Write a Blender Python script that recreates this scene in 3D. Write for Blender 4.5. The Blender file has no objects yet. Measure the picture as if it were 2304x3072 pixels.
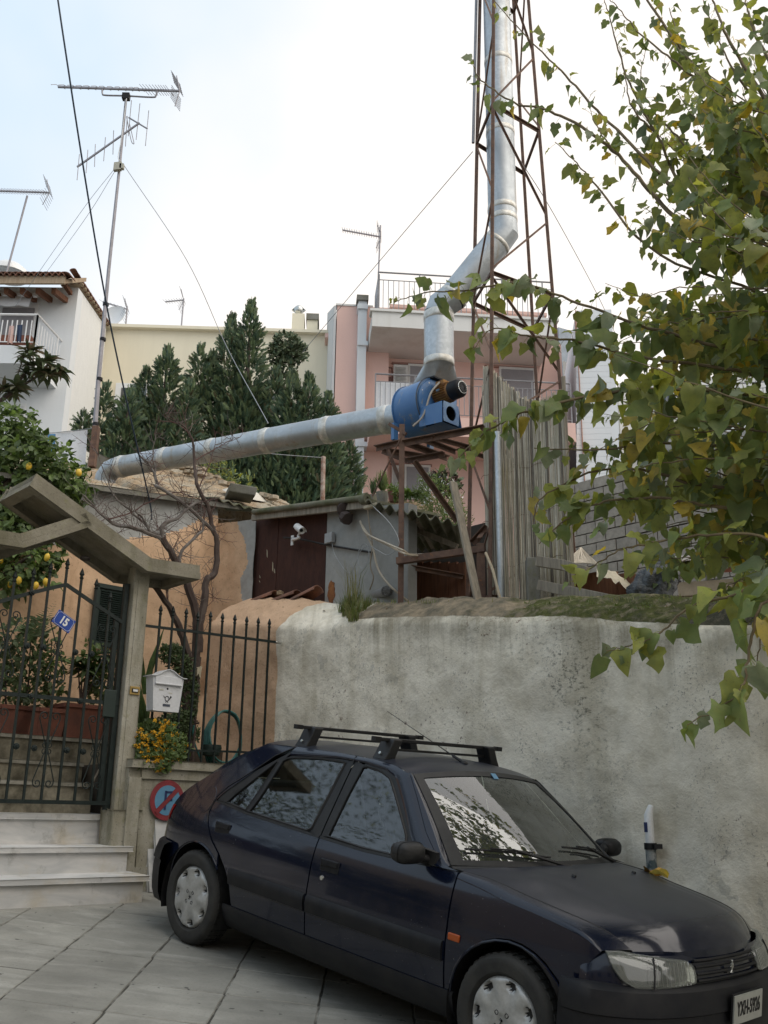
import bpy, bmesh, math, random
from mathutils import Vector as V, Matrix, noise
from mathutils.geometry import tessellate_polygon
random.seed(7)
sc = bpy.context.scene
COL = sc.collection
# ------------------------------------------------------------------ camera
PI_, RO_, FPX, EYE = .3058, .0132, 2944.0, 1.665
_f = V((0, math.cos(PI_), math.sin(PI_))); _r = V((1, 0, 0)); _u = _r.cross(_f)
_c, _s = math.cos(RO_), math.sin(RO_)
CR, CU, CF = _r*_c + _u*_s, _u*_c - _r*_s, _f
CAM = V((0, 0, EYE))
cd = bpy.data.cameras.new('camera'); cam = bpy.data.objects.new('camera', cd); COL.objects.link(cam)
cd.sensor_fit = 'VERTICAL'; cd.sensor_height = 36; cd.sensor_width = 27; cd.lens = FPX/3072*36
cd.clip_start = .05; cd.clip_end = 2000
M = Matrix((CR, CU, -CF)).transposed().to_4x4(); M.translation = CAM
cam.matrix_world = M; sc.camera = cam
# ------------------------------------------------------------------ world and sun
SUN_EL, SUN_AZ = math.radians(50), math.radians(112)      # azimuth measured from +Y towards +X
w = bpy.data.worlds.new("World"); sc.world = w; w.use_nodes = True
nt = w.node_tree; nt.nodes.clear()
o = nt.nodes.new('ShaderNodeOutputWorld'); bg = nt.nodes.new('ShaderNodeBackground')
sky = nt.nodes.new('ShaderNodeTexSky'); sky.sky_type = 'NISHITA'; sky.sun_disc = False
sky.sun_elevation = SUN_EL; sky.sun_rotation = SUN_AZ; sky.air_density = 1.0; sky.dust_density = 2.0
tc = nt.nodes.new('ShaderNodeTexCoord'); nz = nt.nodes.new('ShaderNodeTexNoise')
nz.inputs['Scale'].default_value = 1.6; nz.inputs['Detail'].default_value = 5; nz.inputs['Roughness'].default_value = .5
rp = nt.nodes.new('ShaderNodeValToRGB')
rp.color_ramp.elements[0].position = .32; rp.color_ramp.elements[0].color = (6.1, 7.3, 8.5, 1)
rp.color_ramp.elements[1].position = .62; rp.color_ramp.elements[1].color = (9.7, 9.1, 8.5, 1)
mx = nt.nodes.new('ShaderNodeMix'); mx.data_type = 'RGBA'; mx.inputs[0].default_value = .9
nt.links.new(tc.outputs['Generated'], nz.inputs['Vector']); sx = nt.nodes.new('ShaderNodeSeparateXYZ'); nt.links.new(tc.outputs['Generated'], sx.inputs[0])
ma = nt.nodes.new('ShaderNodeMath'); ma.operation = 'MULTIPLY_ADD'; ma.inputs[1].default_value = .46; nt.links.new(sx.outputs[0], ma.inputs[0]); nt.links.new(nz.outputs['Fac'], ma.inputs[2]); nt.links.new(ma.outputs[0], rp.inputs[0])
nt.links.new(sky.outputs[0], mx.inputs[6]); nt.links.new(rp.outputs[0], mx.inputs[7])
nt.links.new(mx.outputs[2], bg.inputs[0]); bg.inputs[1].default_value = .1
nt.links.new(bg.outputs[0], o.inputs[0])
sl = bpy.data.lights.new('sun', 'SUN'); sl.energy = 1.5; sl.angle = math.radians(70); sl.color = (1, .94, .85)
so = bpy.data.objects.new('sun', sl); COL.objects.link(so)
sdir = V((math.sin(SUN_AZ)*math.cos(SUN_EL), math.cos(SUN_AZ)*math.cos(SUN_EL), math.sin(SUN_EL)))
so.rotation_euler = sdir.to_track_quat('Z', 'Y').to_euler(); so.location = (0, 0, 30)
sc.view_settings.view_transform = 'Standard'; sc.view_settings.look = 'None'
sc.view_settings.exposure = 0.38; sc.view_settings.gamma = 1; sc.view_settings.use_curve_mapping = False
# ------------------------------------------------------------------ geometry of the place
def ray(u, v): return CR*((u-1152)/FPX) - CU*((v-1536)/FPX) + CF
def at(u, v, Y): d = ray(u, v); return CAM + d*(Y/d.y)
def on(u, v, p, n): d = ray(u, v); return CAM + d*(((p-CAM).dot(n))/d.dot(n))
def gz(x, y): return -.1033*x + .1124*y
def gnd(u, v): d = ray(u, v); return CAM + d*(EYE/(-.1033*d.x + .1124*d.y - d.z))
D1 = V((.7314, .6820, 0)); N1 = V((-.6820, .7314, 0))     # along / into the gate front
D2 = V((.7056, -.7086, 0)); N2 = V((.7086, .7056, 0))     # along / into the plastered wall
Z = V((0, 0, 1))
CARO = V((-.6676, 7.4479, .9061))
FACE = V((-1.72, 8.42, 0)); RAIL = FACE + N1*.12; WH = CARO + N2*1.13
H1P = V((-1.803, 10.189, 0)); H2P = WH + N2*.50
# ------------------------------------------------------------------ object helpers
OFF = {}
def thing(name, label, cat, loc=(0, 0, 0), group=None):
    ob = bpy.data.objects.new(name, None); COL.objects.link(ob); ob.location = loc
    ob.empty_display_size = .1
    ob['label'] = label; ob['category'] = cat
    if group: ob['group'] = group
    OFF[ob.name] = V(loc); return ob
def tag(ob, label, cat, group=None):
    ob['label'] = label; ob['category'] = cat
    if group: ob['group'] = group
    return ob
def basis(d, up=Z):
    d = d.normalized()
    if abs(d.dot(up)) > .995: up = V((1, 0, 0)) if abs(d.x) < .9 else V((0, 1, 0))
    a = up.cross(d).normalized(); b = d.cross(a).normalized(); return d, a, b
class MB:
    def __init__(s): s.v = []; s.f = []; s.m = []
    def face(s, idx, m=0): s.f.append(tuple(idx)); s.m.append(m)
    def poly(s, pts, m=0):
        k = len(s.v); s.v += [V(p) for p in pts]; s.face(range(k, k+len(pts)), m)
    def obb(s, c, ax, ay, az, m=0):       # half-axis vectors
        k = len(s.v); c = V(c)
        for i in (-1, 1):
            for j in (-1, 1):
                for l in (-1, 1): s.v.append(c + ax*i + ay*j + az*l)
        for q in ((0, 1, 3, 2), (4, 6, 7, 5), (0, 4, 5, 1), (2, 3, 7, 6), (0, 2, 6, 4), (1, 5, 7, 3)):
            s.face([k+i for i in q], m)
        return s
    def box(s, c, sx, sy, sz, m=0): return s.obb(c, V((sx/2, 0, 0)), V((0, sy/2, 0)), V((0, 0, sz/2)), m)
    def beam(s, a, b, w, h=None, up=Z, m=0):
        h = h or w; a = V(a); b = V(b); d, p, q = basis(b-a, up)
        return s.obb((a+b)/2, (b-a)/2, p*(w/2), q*(h/2), m)
    def angle(s, a, b, w, t, up=Z, m=0):   # L-profile
        a = V(a); b = V(b); d, p, q = basis(b-a, up)
        s.obb((a+b)/2 + q*(w/2-t/2), (b-a)/2, p*(w/2), q*(t/2), m)
        s.obb((a+b)/2 + p*(w/2-t/2) - q*(t/2), (b-a)/2, p*(t/2), q*(w/2-t/2), m); return s
    def tube(s, path, r, n=8, cap=True, m=0, closed=False):
        P = [V(p) for p in path]; R = r if isinstance(r, (list, tuple)) else [r]*len(P)
        L = len(P); rings = []; a = None
        for i in range(L):
            if closed: d = P[(i+1) % L] - P[i-1]
            else: d = P[min(i+1, L-1)] - P[max(i-1, 0)]
            if d.length < 1e-9: d = V((0, 0, 1))
            d.normalize()
            if a is None: _, a, b = basis(d)
            else:
                a = a - d*a.dot(d)
                if a.length < 1e-6: _, a, b = basis(d)
                a.normalize(); b = d.cross(a)
            k = len(s.v); rings.append(k)
            for j in range(n):
                t = 2*math.pi*j/n; s.v.append(P[i] + (a*math.cos(t) + b*math.sin(t))*R[i])
        for i in range(L if closed else L-1):
            k, l = rings[i], rings[(i+1) % L]
            for j in range(n): s.face((k+j, k+(j+1) % n, l+(j+1) % n, l+j), m)
        if cap and not closed:
            s.face([rings[0]+j for j in range(n)][::-1], m); s.face([rings[-1]+j for j in range(n)], m)
        return s
    def grid(s, fn, nu, nv, m=0, mf=None, wrap=False):
        k = len(s.v)
        for i in range(nu+1):
            for j in range(nv+1): s.v.append(V(fn(i/nu, j/nv)))
        for i in range(nu):
            for j in range(nv):
                a = k+i*(nv+1)+j; s.face((a, a+nv+1, a+nv+2, a+1), mf(i, j) if mf else m)
        return s
    def lathe(s, prof, o, axis, n=24, m=0, a0=0, a1=2*math.pi):   # prof: (r, h)
        d, p, q = basis(V(axis)); o = V(o); k = len(s.v); full = abs(a1-a0-2*math.pi) < 1e-6
        cnt = n if full else n+1
        for r, h in prof:
            for j in range(cnt):
                t = a0+(a1-a0)*j/n; s.v.append(o + d*h + (p*math.cos(t)+q*math.sin(t))*r)
        for i in range(len(prof)-1):
            for j in range(n):
                a = k+i*cnt+j; b = k+i*cnt+(j+1) % cnt; s.face((a, b, b+cnt, a+cnt), m)
        return s
    def ball(s, c, r, n=8, m=0, sz=1.0):
        k = len(s.v); c = V(c)
        for i in range(n//2+1):
            t = math.pi*i/(n//2)
            for j in range(n):
                a = 2*math.pi*j/n; s.v.append(c + V((math.sin(t)*math.cos(a)*r, math.sin(t)*math.sin(a)*r, math.cos(t)*r*sz)))
        for i in range(n//2):
            for j in range(n): s.face((k+i*n+j, k+(i+1)*n+j, k+(i+1)*n+(j+1) % n, k+i*n+(j+1) % n), m)
        return s
    def prism(s, pts, vec, m=0):
        pts = [V(p) for p in pts]; vec = V(vec); k = len(s.v); n = len(pts)
        s.v += pts + [p+vec for p in pts]
        for tri in tessellate_polygon([pts]):
            s.face([k+i for i in tri], m); s.face([k+n+i for i in tri][::-1], m)
        for i in range(n): j = (i+1) % n; s.face((k+i, k+j, k+n+j, k+n+i), m)
        return s
    def build(s, name, mats, parent=None, smooth=False, kind=None, label=None, local=False, loc=None):
        if not isinstance(mats, (list, tuple)): mats = [mats]
        me = bpy.data.meshes.new(name)
        off = V((0, 0, 0))
        if parent is not None: off = OFF.get(parent.name, V((0, 0, 0)))
        if loc is not None: off = off + V(loc) if local else V(loc)
        vs = s.v if local else [p-off for p in s.v]
        me.from_pydata([tuple(p) for p in vs], [], s.f)
        for mt in mats: me.materials.append(mt)
        if len(mats) > 1: me.polygons.foreach_set('material_index', s.m)
        if smooth:
            me.polygons.foreach_set('use_smooth', [True]*len(me.polygons))
            me.set_sharp_from_angle(angle=math.radians(smooth if smooth > 1 else 42))
        me.update()
        ob = bpy.data.objects.new(name, me); COL.objects.link(ob)
        if parent is not None:
            ob.parent = parent; OFF[ob.name] = OFF.get(parent.name, V((0, 0, 0)))
        else: OFF[ob.name] = off
        if parent is None and loc is not None: ob.location = loc
        if kind: ob['kind'] = kind
        if label: ob['label'] = label
        return ob
def fixn(ob):
    bm = bmesh.new(); bm.from_mesh(ob.data); bmesh.ops.recalc_face_normals(bm, faces=bm.faces); bm.to_mesh(ob.data); bm.free(); return ob
def bevel(ob, wd=.004, seg=2):
    md = ob.modifiers.new('bevel', 'BEVEL'); md.width = wd; md.segments = seg; md.limit_method = 'ANGLE'; return ob
def piece(me, name, loc, parent, rot=None):
    ob = bpy.data.objects.new(name, me); COL.objects.link(ob); ob.parent = parent; ob.location = V(loc) - OFF[parent.name]
    if rot: ob.rotation_euler = rot
    return ob
def copy_tree(root, loc, label=None):
    r = root.copy(); COL.objects.link(r); r.location = loc
    if label: r['label'] = label
    for ch in list(root.children):
        c = ch.copy(); COL.objects.link(c); c.parent = r
        for g in ch.children:
            d = g.copy(); COL.objects.link(d); d.parent = c
    return r
def fbm(p, sc_=1.0, o=4):
    return noise.fractal(V(p)*sc_, 1.0, 2.0, o)
def R(a, b): return random.uniform(a, b)
def bez(pts, n=8):        # smooth polyline through points (Catmull-Rom)
    P = [V(p) for p in pts]; P = [P[0]*2-P[1]] + P + [P[-1]*2-P[-2]]; out = []
    for i in range(1, len(P)-2):
        for k in range(n):
            t = k/n; a, b, c, d = P[i-1:i+3]
            out.append(.5*((2*b) + (c-a)*t + (2*a-5*b+4*c-d)*t*t + (3*b-a-3*c+d)*t**3))
    out.append(P[-2]); return out
def interp(t, tab):
    if t <= tab[0][0]: return tab[0][1]
    for (a, x), (b, y) in zip(tab, tab[1:]):
        if t <= b: return x + (y-x)*(t-a)/(b-a)
    return tab[-1][1]
def sinterp(t, tab):
    if t <= tab[0][0]: return tab[0][1]
    n = len(tab)
    for i in range(n-1):
        (a, x), (b, y) = tab[i], tab[i+1]
        if t <= b:
            m0 = (y-tab[i-1][1])/(b-tab[i-1][0]) if i > 0 else (y-x)/(b-a)
            m1 = (tab[i+2][1]-x)/(tab[i+2][0]-a) if i+2 < n else (y-x)/(b-a)
            h = b-a; s = (t-a)/h
            return x*(2*s**3-3*s*s+1) + m0*h*(s**3-2*s*s+s) + y*(-2*s**3+3*s*s) + m1*h*(s**3-s*s)
    return tab[-1][1]
# ------------------------------------------------------------------ materials
class NT:
    def __init__(s, name):
        s.mat = bpy.data.materials.new(name); s.mat.use_nodes = True; s.t = s.mat.node_tree
        s.b = s.t.nodes['Principled BSDF']; s.out = s.t.nodes['Material Output']
        g = s.n('ShaderNodeNewGeometry'); s.pos = g.outputs['Position']; s.nor = g.outputs['Normal']
    def n(s, k, **kw):
        nd = s.t.nodes.new(k)
        for a, b in kw.items(): setattr(nd, a, b)
        return nd
    def l(s, a, b): s.t.links.new(a, b)
    def map(s, scale=(1, 1, 1), rz=0, loc=(0, 0, 0)):
        m = s.n('ShaderNodeMapping'); m.inputs['Scale'].default_value = scale
        m.inputs['Rotation'].default_value = (0, 0, rz); m.inputs['Location'].default_value = loc
        s.l(s.pos, m.inputs[0])
        return m.outputs[0]
    def noise(s, scale, detail=5, rough=.6, vec=None, lo=0, hi=1, dist=0):
        nd = s.n('ShaderNodeTexNoise'); nd.inputs['Scale'].default_value = scale
        nd.inputs['Detail'].default_value = detail; nd.inputs['Roughness'].default_value = rough
        nd.inputs['Distortion'].default_value = dist
        s.l(vec if vec is not None else s.pos, nd.inputs['Vector'])
        if (lo, hi) == (0, 1): return nd.outputs['Fac']
        return s.rng(nd.outputs['Fac'], lo, hi)
    def rng(s, x, lo, hi, a=0, b=1):
        r = s.n('ShaderNodeMapRange'); r.inputs[1].default_value = lo; r.inputs[2].default_value = hi
        r.inputs[3].default_value = a; r.inputs[4].default_value = b; r.clamp = True; s.l(x, r.inputs[0]); return r.outputs[0]
    def mix(s, f, a, b):
        m = s.n('ShaderNodeMix', data_type='RGBA')
        if isinstance(f, (int, float)): m.inputs[0].default_value = f
        else: s.l(f, m.inputs[0])
        for x, i in ((a, 6), (b, 7)):
            if isinstance(x, tuple): m.inputs[i].default_value = (*x[:3], 1)
            else: s.l(x, m.inputs[i])
        return m.outputs[2]
    def math(s, op, a, b=0.0, c=None):
        m = s.n('ShaderNodeMath', operation=op)
        for x, i in ((a, 0), (b, 1)) + (((c, 2),) if c is not None else ()):
            if isinstance(x, (int, float)): m.inputs[i].default_value = x
            else: s.l(x, m.inputs[i])
        return m.outputs[0]
    def bump(s, h, st=.3, dist=.01, prev=None):
        b = s.n('ShaderNodeBump'); b.inputs['Strength'].default_value = st; b.inputs['Distance'].default_value = dist
        s.l(h, b.inputs['Height'])
        if prev is not None: s.l(prev, b.inputs['Normal'])
        return b.outputs[0]
    def done(s, col, rough=.8, normal=None, metal=0.0, spec=None, coat=0):
        for x, k in ((col, 'Base Color'), (rough, 'Roughness'), (metal, 'Metallic')):
            if isinstance(x, tuple): s.b.inputs[k].default_value = (*x[:3], 1)
            elif isinstance(x, (int, float)): s.b.inputs[k].default_value = x
            else: s.l(x, s.b.inputs[k])
        if normal is not None: s.l(normal, s.b.inputs['Normal'])
        if spec is not None: s.b.inputs['Specular IOR Level'].default_value = spec
        if coat: s.b.inputs['Coat Weight'].default_value = coat; s.b.inputs['Coat Roughness'].default_value = .06
        return s.mat
    def sep(s, v=None):
        x = s.n('ShaderNodeSeparateXYZ'); s.l(v if v is not None else s.pos, x.inputs[0]); return x.outputs
def simple(name, c, rough=.8, var=.25, scale=4, bump=.15, bscale=60, metal=0, c2=None, spec=None, coat=0, lo=.35, hi=.65, rnd=0, bd=.004):
    t = NT(name); c2 = c2 or tuple(x*(1-var) for x in c)
    f = t.noise(scale, 6, .62, lo=lo, hi=hi); col = t.mix(f, c, c2)
    f2 = t.noise(scale*9, 4, .6, lo=.4, hi=.7); col = t.mix(t.math('MULTIPLY', f2, .35), col, tuple(x*.72 for x in c2))
    if rnd:
        oi = t.n('ShaderNodeObjectInfo'); hs = t.n('ShaderNodeHueSaturation')
        t.l(t.rng(oi.outputs['Random'], 0, 1, 1-rnd, 1+rnd), hs.inputs['Value']); t.l(col, hs.inputs['Color']); col = hs.outputs[0]
    nr = t.bump(t.noise(bscale, 5, .65), bump, bd) if bump else None
    return t.done(col, rough, nr, metal, spec, coat)
def leafmat(name, c, c2, trans=.45, scale=30):
    t = NT(name); oi = t.n('ShaderNodeObjectInfo')
    f = t.noise(scale, 4, .6, lo=.35, hi=.65); col = t.mix(f, c, c2); col = t.mix(t.math('MULTIPLY', t.noise(scale*2.2, 4, .65, lo=.60, hi=.68), .7), col, (.14, .085, .03))
    hs = t.n('ShaderNodeHueSaturation'); t.l(t.noise(2.5, 2, .5, lo=.3, hi=.7), hs.inputs['Value'])
    v = t.rng(t.noise(6, 2, .5), .3, .7, .8, 1.6); t.l(v, hs.inputs['Value']); t.l(col, hs.inputs['Color']); col = hs.outputs[0]
    # pale underside
    g = t.n('ShaderNodeNewGeometry'); col = t.mix(t.math('MULTIPLY', g.outputs['Backfacing'], .3), col, (.2, .25, .14))
    t.done(col, .5, t.bump(t.noise(scale*4, 3, .6), .3, .002), spec=.35)
    tr = t.n('ShaderNodeBsdfTranslucent'); t.l(col, tr.inputs[0]); ms = t.n('ShaderNodeMixShader'); ms.inputs[0].default_value = trans
    t.l(t.b.outputs[0], ms.inputs[1]); t.l(tr.outputs[0], ms.inputs[2]); t.l(ms.outputs[0], t.out.inputs[0]); return t.mat
def glassmat(name, tint, refl_rough=.01, base=.0, ior=1.6, dirt=None):
    t = NT(name); tr = t.n('ShaderNodeBsdfTransparent'); tr.inputs[0].default_value = (*tint, 1)
    gl = t.n('ShaderNodeBsdfGlossy'); gl.inputs['Roughness'].default_value = refl_rough; gl.inputs[0].default_value = (.95, .97, .98, 1)
    fr = t.n('ShaderNodeFresnel'); fr.inputs[0].default_value = ior
    fac = t.math('ADD', fr.outputs[0], base)
    ms = t.n('ShaderNodeMixShader'); t.l(fac, ms.inputs[0]); t.l(tr.outputs[0], ms.inputs[1]); t.l(gl.outputs[0], ms.inputs[2])
    if dirt:
        df = t.n('ShaderNodeBsdfDiffuse'); df.inputs[0].default_value = (.35, .37, .34, 1)
        m2 = t.n('ShaderNodeMixShader'); m2.inputs[0].default_value = dirt
        t.l(ms.outputs[0], m2.inputs[1]); t.l(df.outputs[0], m2.inputs[2]); t.l(m2.outputs[0], t.out.inputs[0])
    else: t.l(ms.outputs[0], t.out.inputs[0])
    return t.mat
def grad_flat(name, c, rough=.5, metal=0, **k): return simple(name, c, rough, var=.12, metal=metal, bump=0, **k)

def m_plaster():       # big street wall: dirty whitewashed render
    t = NT('old_white_render'); RZ = .7875
    W = t.map((1, 1, 1), RZ)                                  # x = along the wall
    base = t.mix(t.noise(1.3, 6, .6, lo=.35, hi=.68), (.88, .82, .69), (.77, .71, .59))
    base = t.mix(t.noise(4.5, 5, .6, lo=.46, hi=.72), base, (.63, .57, .45))
    st = t.map((3.2, .5, .32), RZ)
    streak = t.noise(1.5, 6, .62, vec=st, lo=.50, hi=.72, dist=.4)
    base = t.mix(t.math('MULTIPLY', streak, .48), base, (.44, .385, .27))
    # mould patches broken into specks
    area = t.noise(.9, 3, .5, vec=t.map((1, 1, .8), RZ, (3.1, 0, .4)), lo=.55, hi=.70)
    speck = t.noise(21, 8, .78, vec=t.map((1, 1, 1.5), RZ), lo=.53, hi=.61)
    sp = t.math('MULTIPLY', speck, t.math('MULTIPLY', area, .8))
    base = t.mix(sp, base, (.085, .085, .06))
    fine = t.noise(60, 5, .72, lo=.565, hi=.66); fine = t.math('MULTIPLY', fine, t.noise(2.3, 3, .5, lo=.45, hi=.6))
    base = t.mix(t.math('MULTIPLY', fine, .75), base, (.13, .12, .10))
    # reddish flakes
    fl = t.math('MULTIPLY', t.noise(26, 6, .7, lo=.60, hi=.64), t.noise(1.7, 3, .5, vec=t.map((1, 1, 1), RZ, (7, 2, 1)), lo=.57, hi=.63))
    base = t.mix(t.math('MULTIPLY', fl, .9), base, (.20, .14, .11))
    gp = t.math('MULTIPLY', t.noise(7, 3, .6, lo=.60, hi=.62), t.noise(1.1, 2, .5, vec=t.map((1, 1, 1), RZ, (1, 5, 1)), lo=.52, hi=.6))
    base = t.mix(t.math('MULTIPLY', gp, .35), base, (.27, .265, .24))
    # darker mid tone towards the bottom of the wall (band follows the street)
    z = t.sep()[2]; x = t.sep()[0]; y = t.sep()[1]
    gl = t.math('ADD', t.math('MULTIPLY', x, -.1033), t.math('MULTIPLY', y, .1124)); h = t.math('SUBTRACT', z, gl)
    base = t.mix(t.math('MULTIPLY', t.rng(t.math('ADD', h, t.math('MULTIPLY', t.noise(2, 4, .6), .6)), .1, 1.0, 1, 0), .28), base, (.30, .28, .23))
    # dirt band just under the coping: attribute painted by height of the front edge
    at_ = t.n('ShaderNodeAttribute', attribute_name='top'); up = at_.outputs['Fac']
    nn = t.noise(3.5, 6, .7, vec=t.map((1, 1, .5), RZ), lo=.36, hi=.62)
    drip = t.noise(1.6, 7, .7, vec=t.map((9, .6, .5), RZ), lo=.47, hi=.66, dist=.3)
    base = t.mix(t.math('MULTIPLY', t.rng(up, .0, .75), t.math('MULTIPLY', drip, .6)), base, (.28, .24, .155))
    base = t.mix(t.math('MULTIPLY', t.rng(up, .45, .85), t.math('MULTIPLY', nn, .8)), base, (.16, .14, .095))
    xs = t.sep(W)[0]
    # coping colours: ochre render at one end, moss along the other
    nm = t.noise(5, 5, .65); cop = t.mix(t.noise(9, 5, .7, lo=.38, hi=.62), (.28, .225, .155), (.13, .115, .085))
    moss = t.mix(t.noise(16, 5, .7, lo=.35, hi=.65), (.045, .052, .018), (.095, .100, .030)); dk = t.mix(t.noise(20, 4, .6), (.045, .045, .032), (.085, .08, .055))
    a2 = t.n('ShaderNodeAttribute', attribute_name='moss').outputs['Fac']
    mossf = t.math('MULTIPLY', t.rng(t.math('ADD', a2, t.math('MULTIPLY', t.math('SUBTRACT', nm, .5), 2.6)), .38, .75), t.noise(14, 5, .75, lo=.30, hi=.52))
    a3 = t.n('ShaderNodeAttribute', attribute_name='dark').outputs['Fac']
    md = t.mix(t.rng(t.math('ADD', a3, t.math('MULTIPLY', t.math('SUBTRACT', nm, .5), 2.6)), .30, .70), moss, dk)
    cop = t.mix(mossf, cop, md)
    edge = t.rng(t.math('ADD', up, t.math('MULTIPLY', t.math('SUBTRACT', t.noise(8, 5, .7), .5), .35)), .93, 1.05)
    base = t.mix(edge, base, cop)
    # peach paint beyond the corner line
    a4 = t.n('ShaderNodeAttribute', attribute_name='peach').outputs['Fac']
    pk = t.mix(t.noise(2.0, 6, .6, lo=.3, hi=.7), (.70, .48, .32), (.60, .40, .255)); pk = t.mix(t.math('MULTIPLY', t.noise(30, 5, .7, lo=.58, hi=.66), .6), pk, (.30, .19, .11))
    pf = t.rng(t.math('ADD', a4, t.math('MULTIPLY', t.math('SUBTRACT', t.noise(9, 4, .6), .5), .16)), .47, .52)
    base = t.mix(pf, base, pk)
    n1 = t.bump(t.noise(11, 8, .66), .55, .03); n2 = t.bump(t.noise(60, 6, .7), .45, .007, n1); n3 = t.bump(sp, -.5, .006, n2)
    return t.done(base, .95, n3, spec=.15)
def m_peach():
    t = NT('peach_render')
    c = t.mix(t.noise(1.8, 6, .62, lo=.3, hi=.7), (.70, .49, .32), (.60, .405, .26))
    c = t.mix(t.math('MULTIPLY', t.noise(7, 5, .6, lo=.45, hi=.75), .5), c, (.40, .26, .16))
    c = t.mix(t.math('MULTIPLY', t.noise(1.5, 6, .62, vec=t.map((3, 3, .3)), lo=.56, hi=.72), .5), c, (.33, .19, .10))
    c = t.mix(t.math('MULTIPLY', t.noise(40, 5, .7, lo=.60, hi=.66), .6), c, (.22, .14, .09))
    return t.done(c, .93, t.bump(t.noise(70, 5, .65), .35, .004, t.bump(t.noise(5, 5, .6), .5, .03)), spec=.15)
def m_paving():
    t = NT('paving_concrete'); oi = t.n('ShaderNodeObjectInfo'); rn = oi.outputs['Random']
    c = t.mix(t.noise(2.2, 6, .62, lo=.33, hi=.66), (.29, .285, .255), (.195, .192, .17))
    sw = t.noise(3.2, 5, .6, vec=t.map((.45, 1.7, 1), .5), lo=.45, hi=.75, dist=1.2)
    c = t.mix(t.math('MULTIPLY', sw, .55), c, (.145, .145, .13))
    c = t.mix(t.math('MULTIPLY', t.noise(4.1, 5, .6, vec=t.map((.5, 1.6, 1), -.4, (4, 2, 0)), lo=.52, hi=.74, dist=.8), .4), c, (.44, .435, .40))
    c = t.mix(t.math('MULTIPLY', t.noise(55, 5, .7, lo=.52, hi=.72), .4), c, (.13, .13, .12))
    c = t.mix(t.math('MULTIPLY', t.noise(13, 3, .5, lo=.69, hi=.72), .75), c, (.05, .05, .045))
    hs = t.n('ShaderNodeHueSaturation'); t.l(t.rng(rn, 0, 1, .86, 1.12), hs.inputs['Value']); t.l(c, hs.inputs['Color'])
    return t.done(hs.outputs[0], t.rng(sw, 0, 1, .8, .6), t.bump(t.noise(90, 6, .7), .4, .003, t.bump(t.noise(9, 5, .6), .4, .01)), spec=.3)
def m_marble():
    t = NT('weathered_marble')
    c = t.mix(t.noise(3, 6, .6, vec=t.map((.6, .6, 2.4), .3), lo=.35, hi=.65, dist=1.5), (.60, .59, .57), (.45, .455, .45))
    c = t.mix(t.math('MULTIPLY', t.noise(2.4, 6, .65, lo=.5, hi=.72), .7), c, (.46, .385, .25))
    c = t.mix(t.math('MULTIPLY', t.noise(3.4, 6, .7, vec=t.map((1, 1, .8), 0, (2, 5, 3)), lo=.56, hi=.72), .8), c, (.13, .12, .10))
    return t.done(c, .55, t.bump(t.noise(40, 5, .6), .12, .004), spec=.4)
def m_oldstep():
    return simple('stained_stone', (.30, .27, .20), .9, scale=3.2, c2=(.07, .062, .04), bump=.5, bscale=30, lo=.38, hi=.6)
def m_conc(name='aged_concrete', c=(.40, .38, .32), c2=(.27, .25, .19)):
    t = NT(name)
    col = t.mix(t.noise(3, 6, .62, lo=.33, hi=.66), c, c2)
    col = t.mix(t.math('MULTIPLY', t.noise(2.2, 6, .65, vec=t.map((3, 3, .6)), lo=.5, hi=.72), .65), col, (.11, .105, .065))
    col = t.mix(t.math('MULTIPLY', t.noise(60, 5, .7, lo=.60, hi=.66), .7), col, (.06, .055, .045))
    col = t.mix(t.math('MULTIPLY', t.noise(9, 5, .7, lo=.55, hi=.7), .5), col, (.17, .17, .07))
    return t.done(col, .95, t.bump(t.noise(60, 7, .72), .6, .006, t.bump(t.noise(8, 4, .6), .4, .02)), spec=.12)
def m_galv():
    t = NT('galvanised_sheet')
    v = t.n('ShaderNodeTexVoronoi'); v.inputs['Scale'].default_value = 38; t.l(t.pos, v.inputs[0])
    c = t.mix(t.rng(t.sep(v.outputs['Color'])[0], 0, 1), (.52, .55, .57), (.42, .45, .47))
    c = t.mix(t.noise(2.2, 5, .6, vec=t.map((1, 1, .6)), lo=.38, hi=.66), c, (.36, .385, .40))
    c = t.mix(t.math('MULTIPLY', t.noise(1.5, 6, .65, vec=t.map((6, 6, .4)), lo=.57, hi=.74), .7), c, (.34, .26, .16))
    return t.done(c, t.rng(t.noise(6, 4, .6), .3, .7, .36, .55), t.bump(t.noise(5, 3, .5), .15, .02), metal=.72)
def m_rust(name='rusty_steel', c=(.10, .062, .048), c2=(.17, .105, .075)):
    t = NT(name); col = t.mix(t.noise(9, 6, .65, lo=.4, hi=.66), c, c2)
    col = t.mix(t.math('MULTIPLY', t.noise(28, 4, .6, lo=.6, hi=.7), .6), col, (.28, .12, .05))
    return t.done(col, .78, t.bump(t.noise(70, 5, .7), .4, .002), spec=.3)
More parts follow.
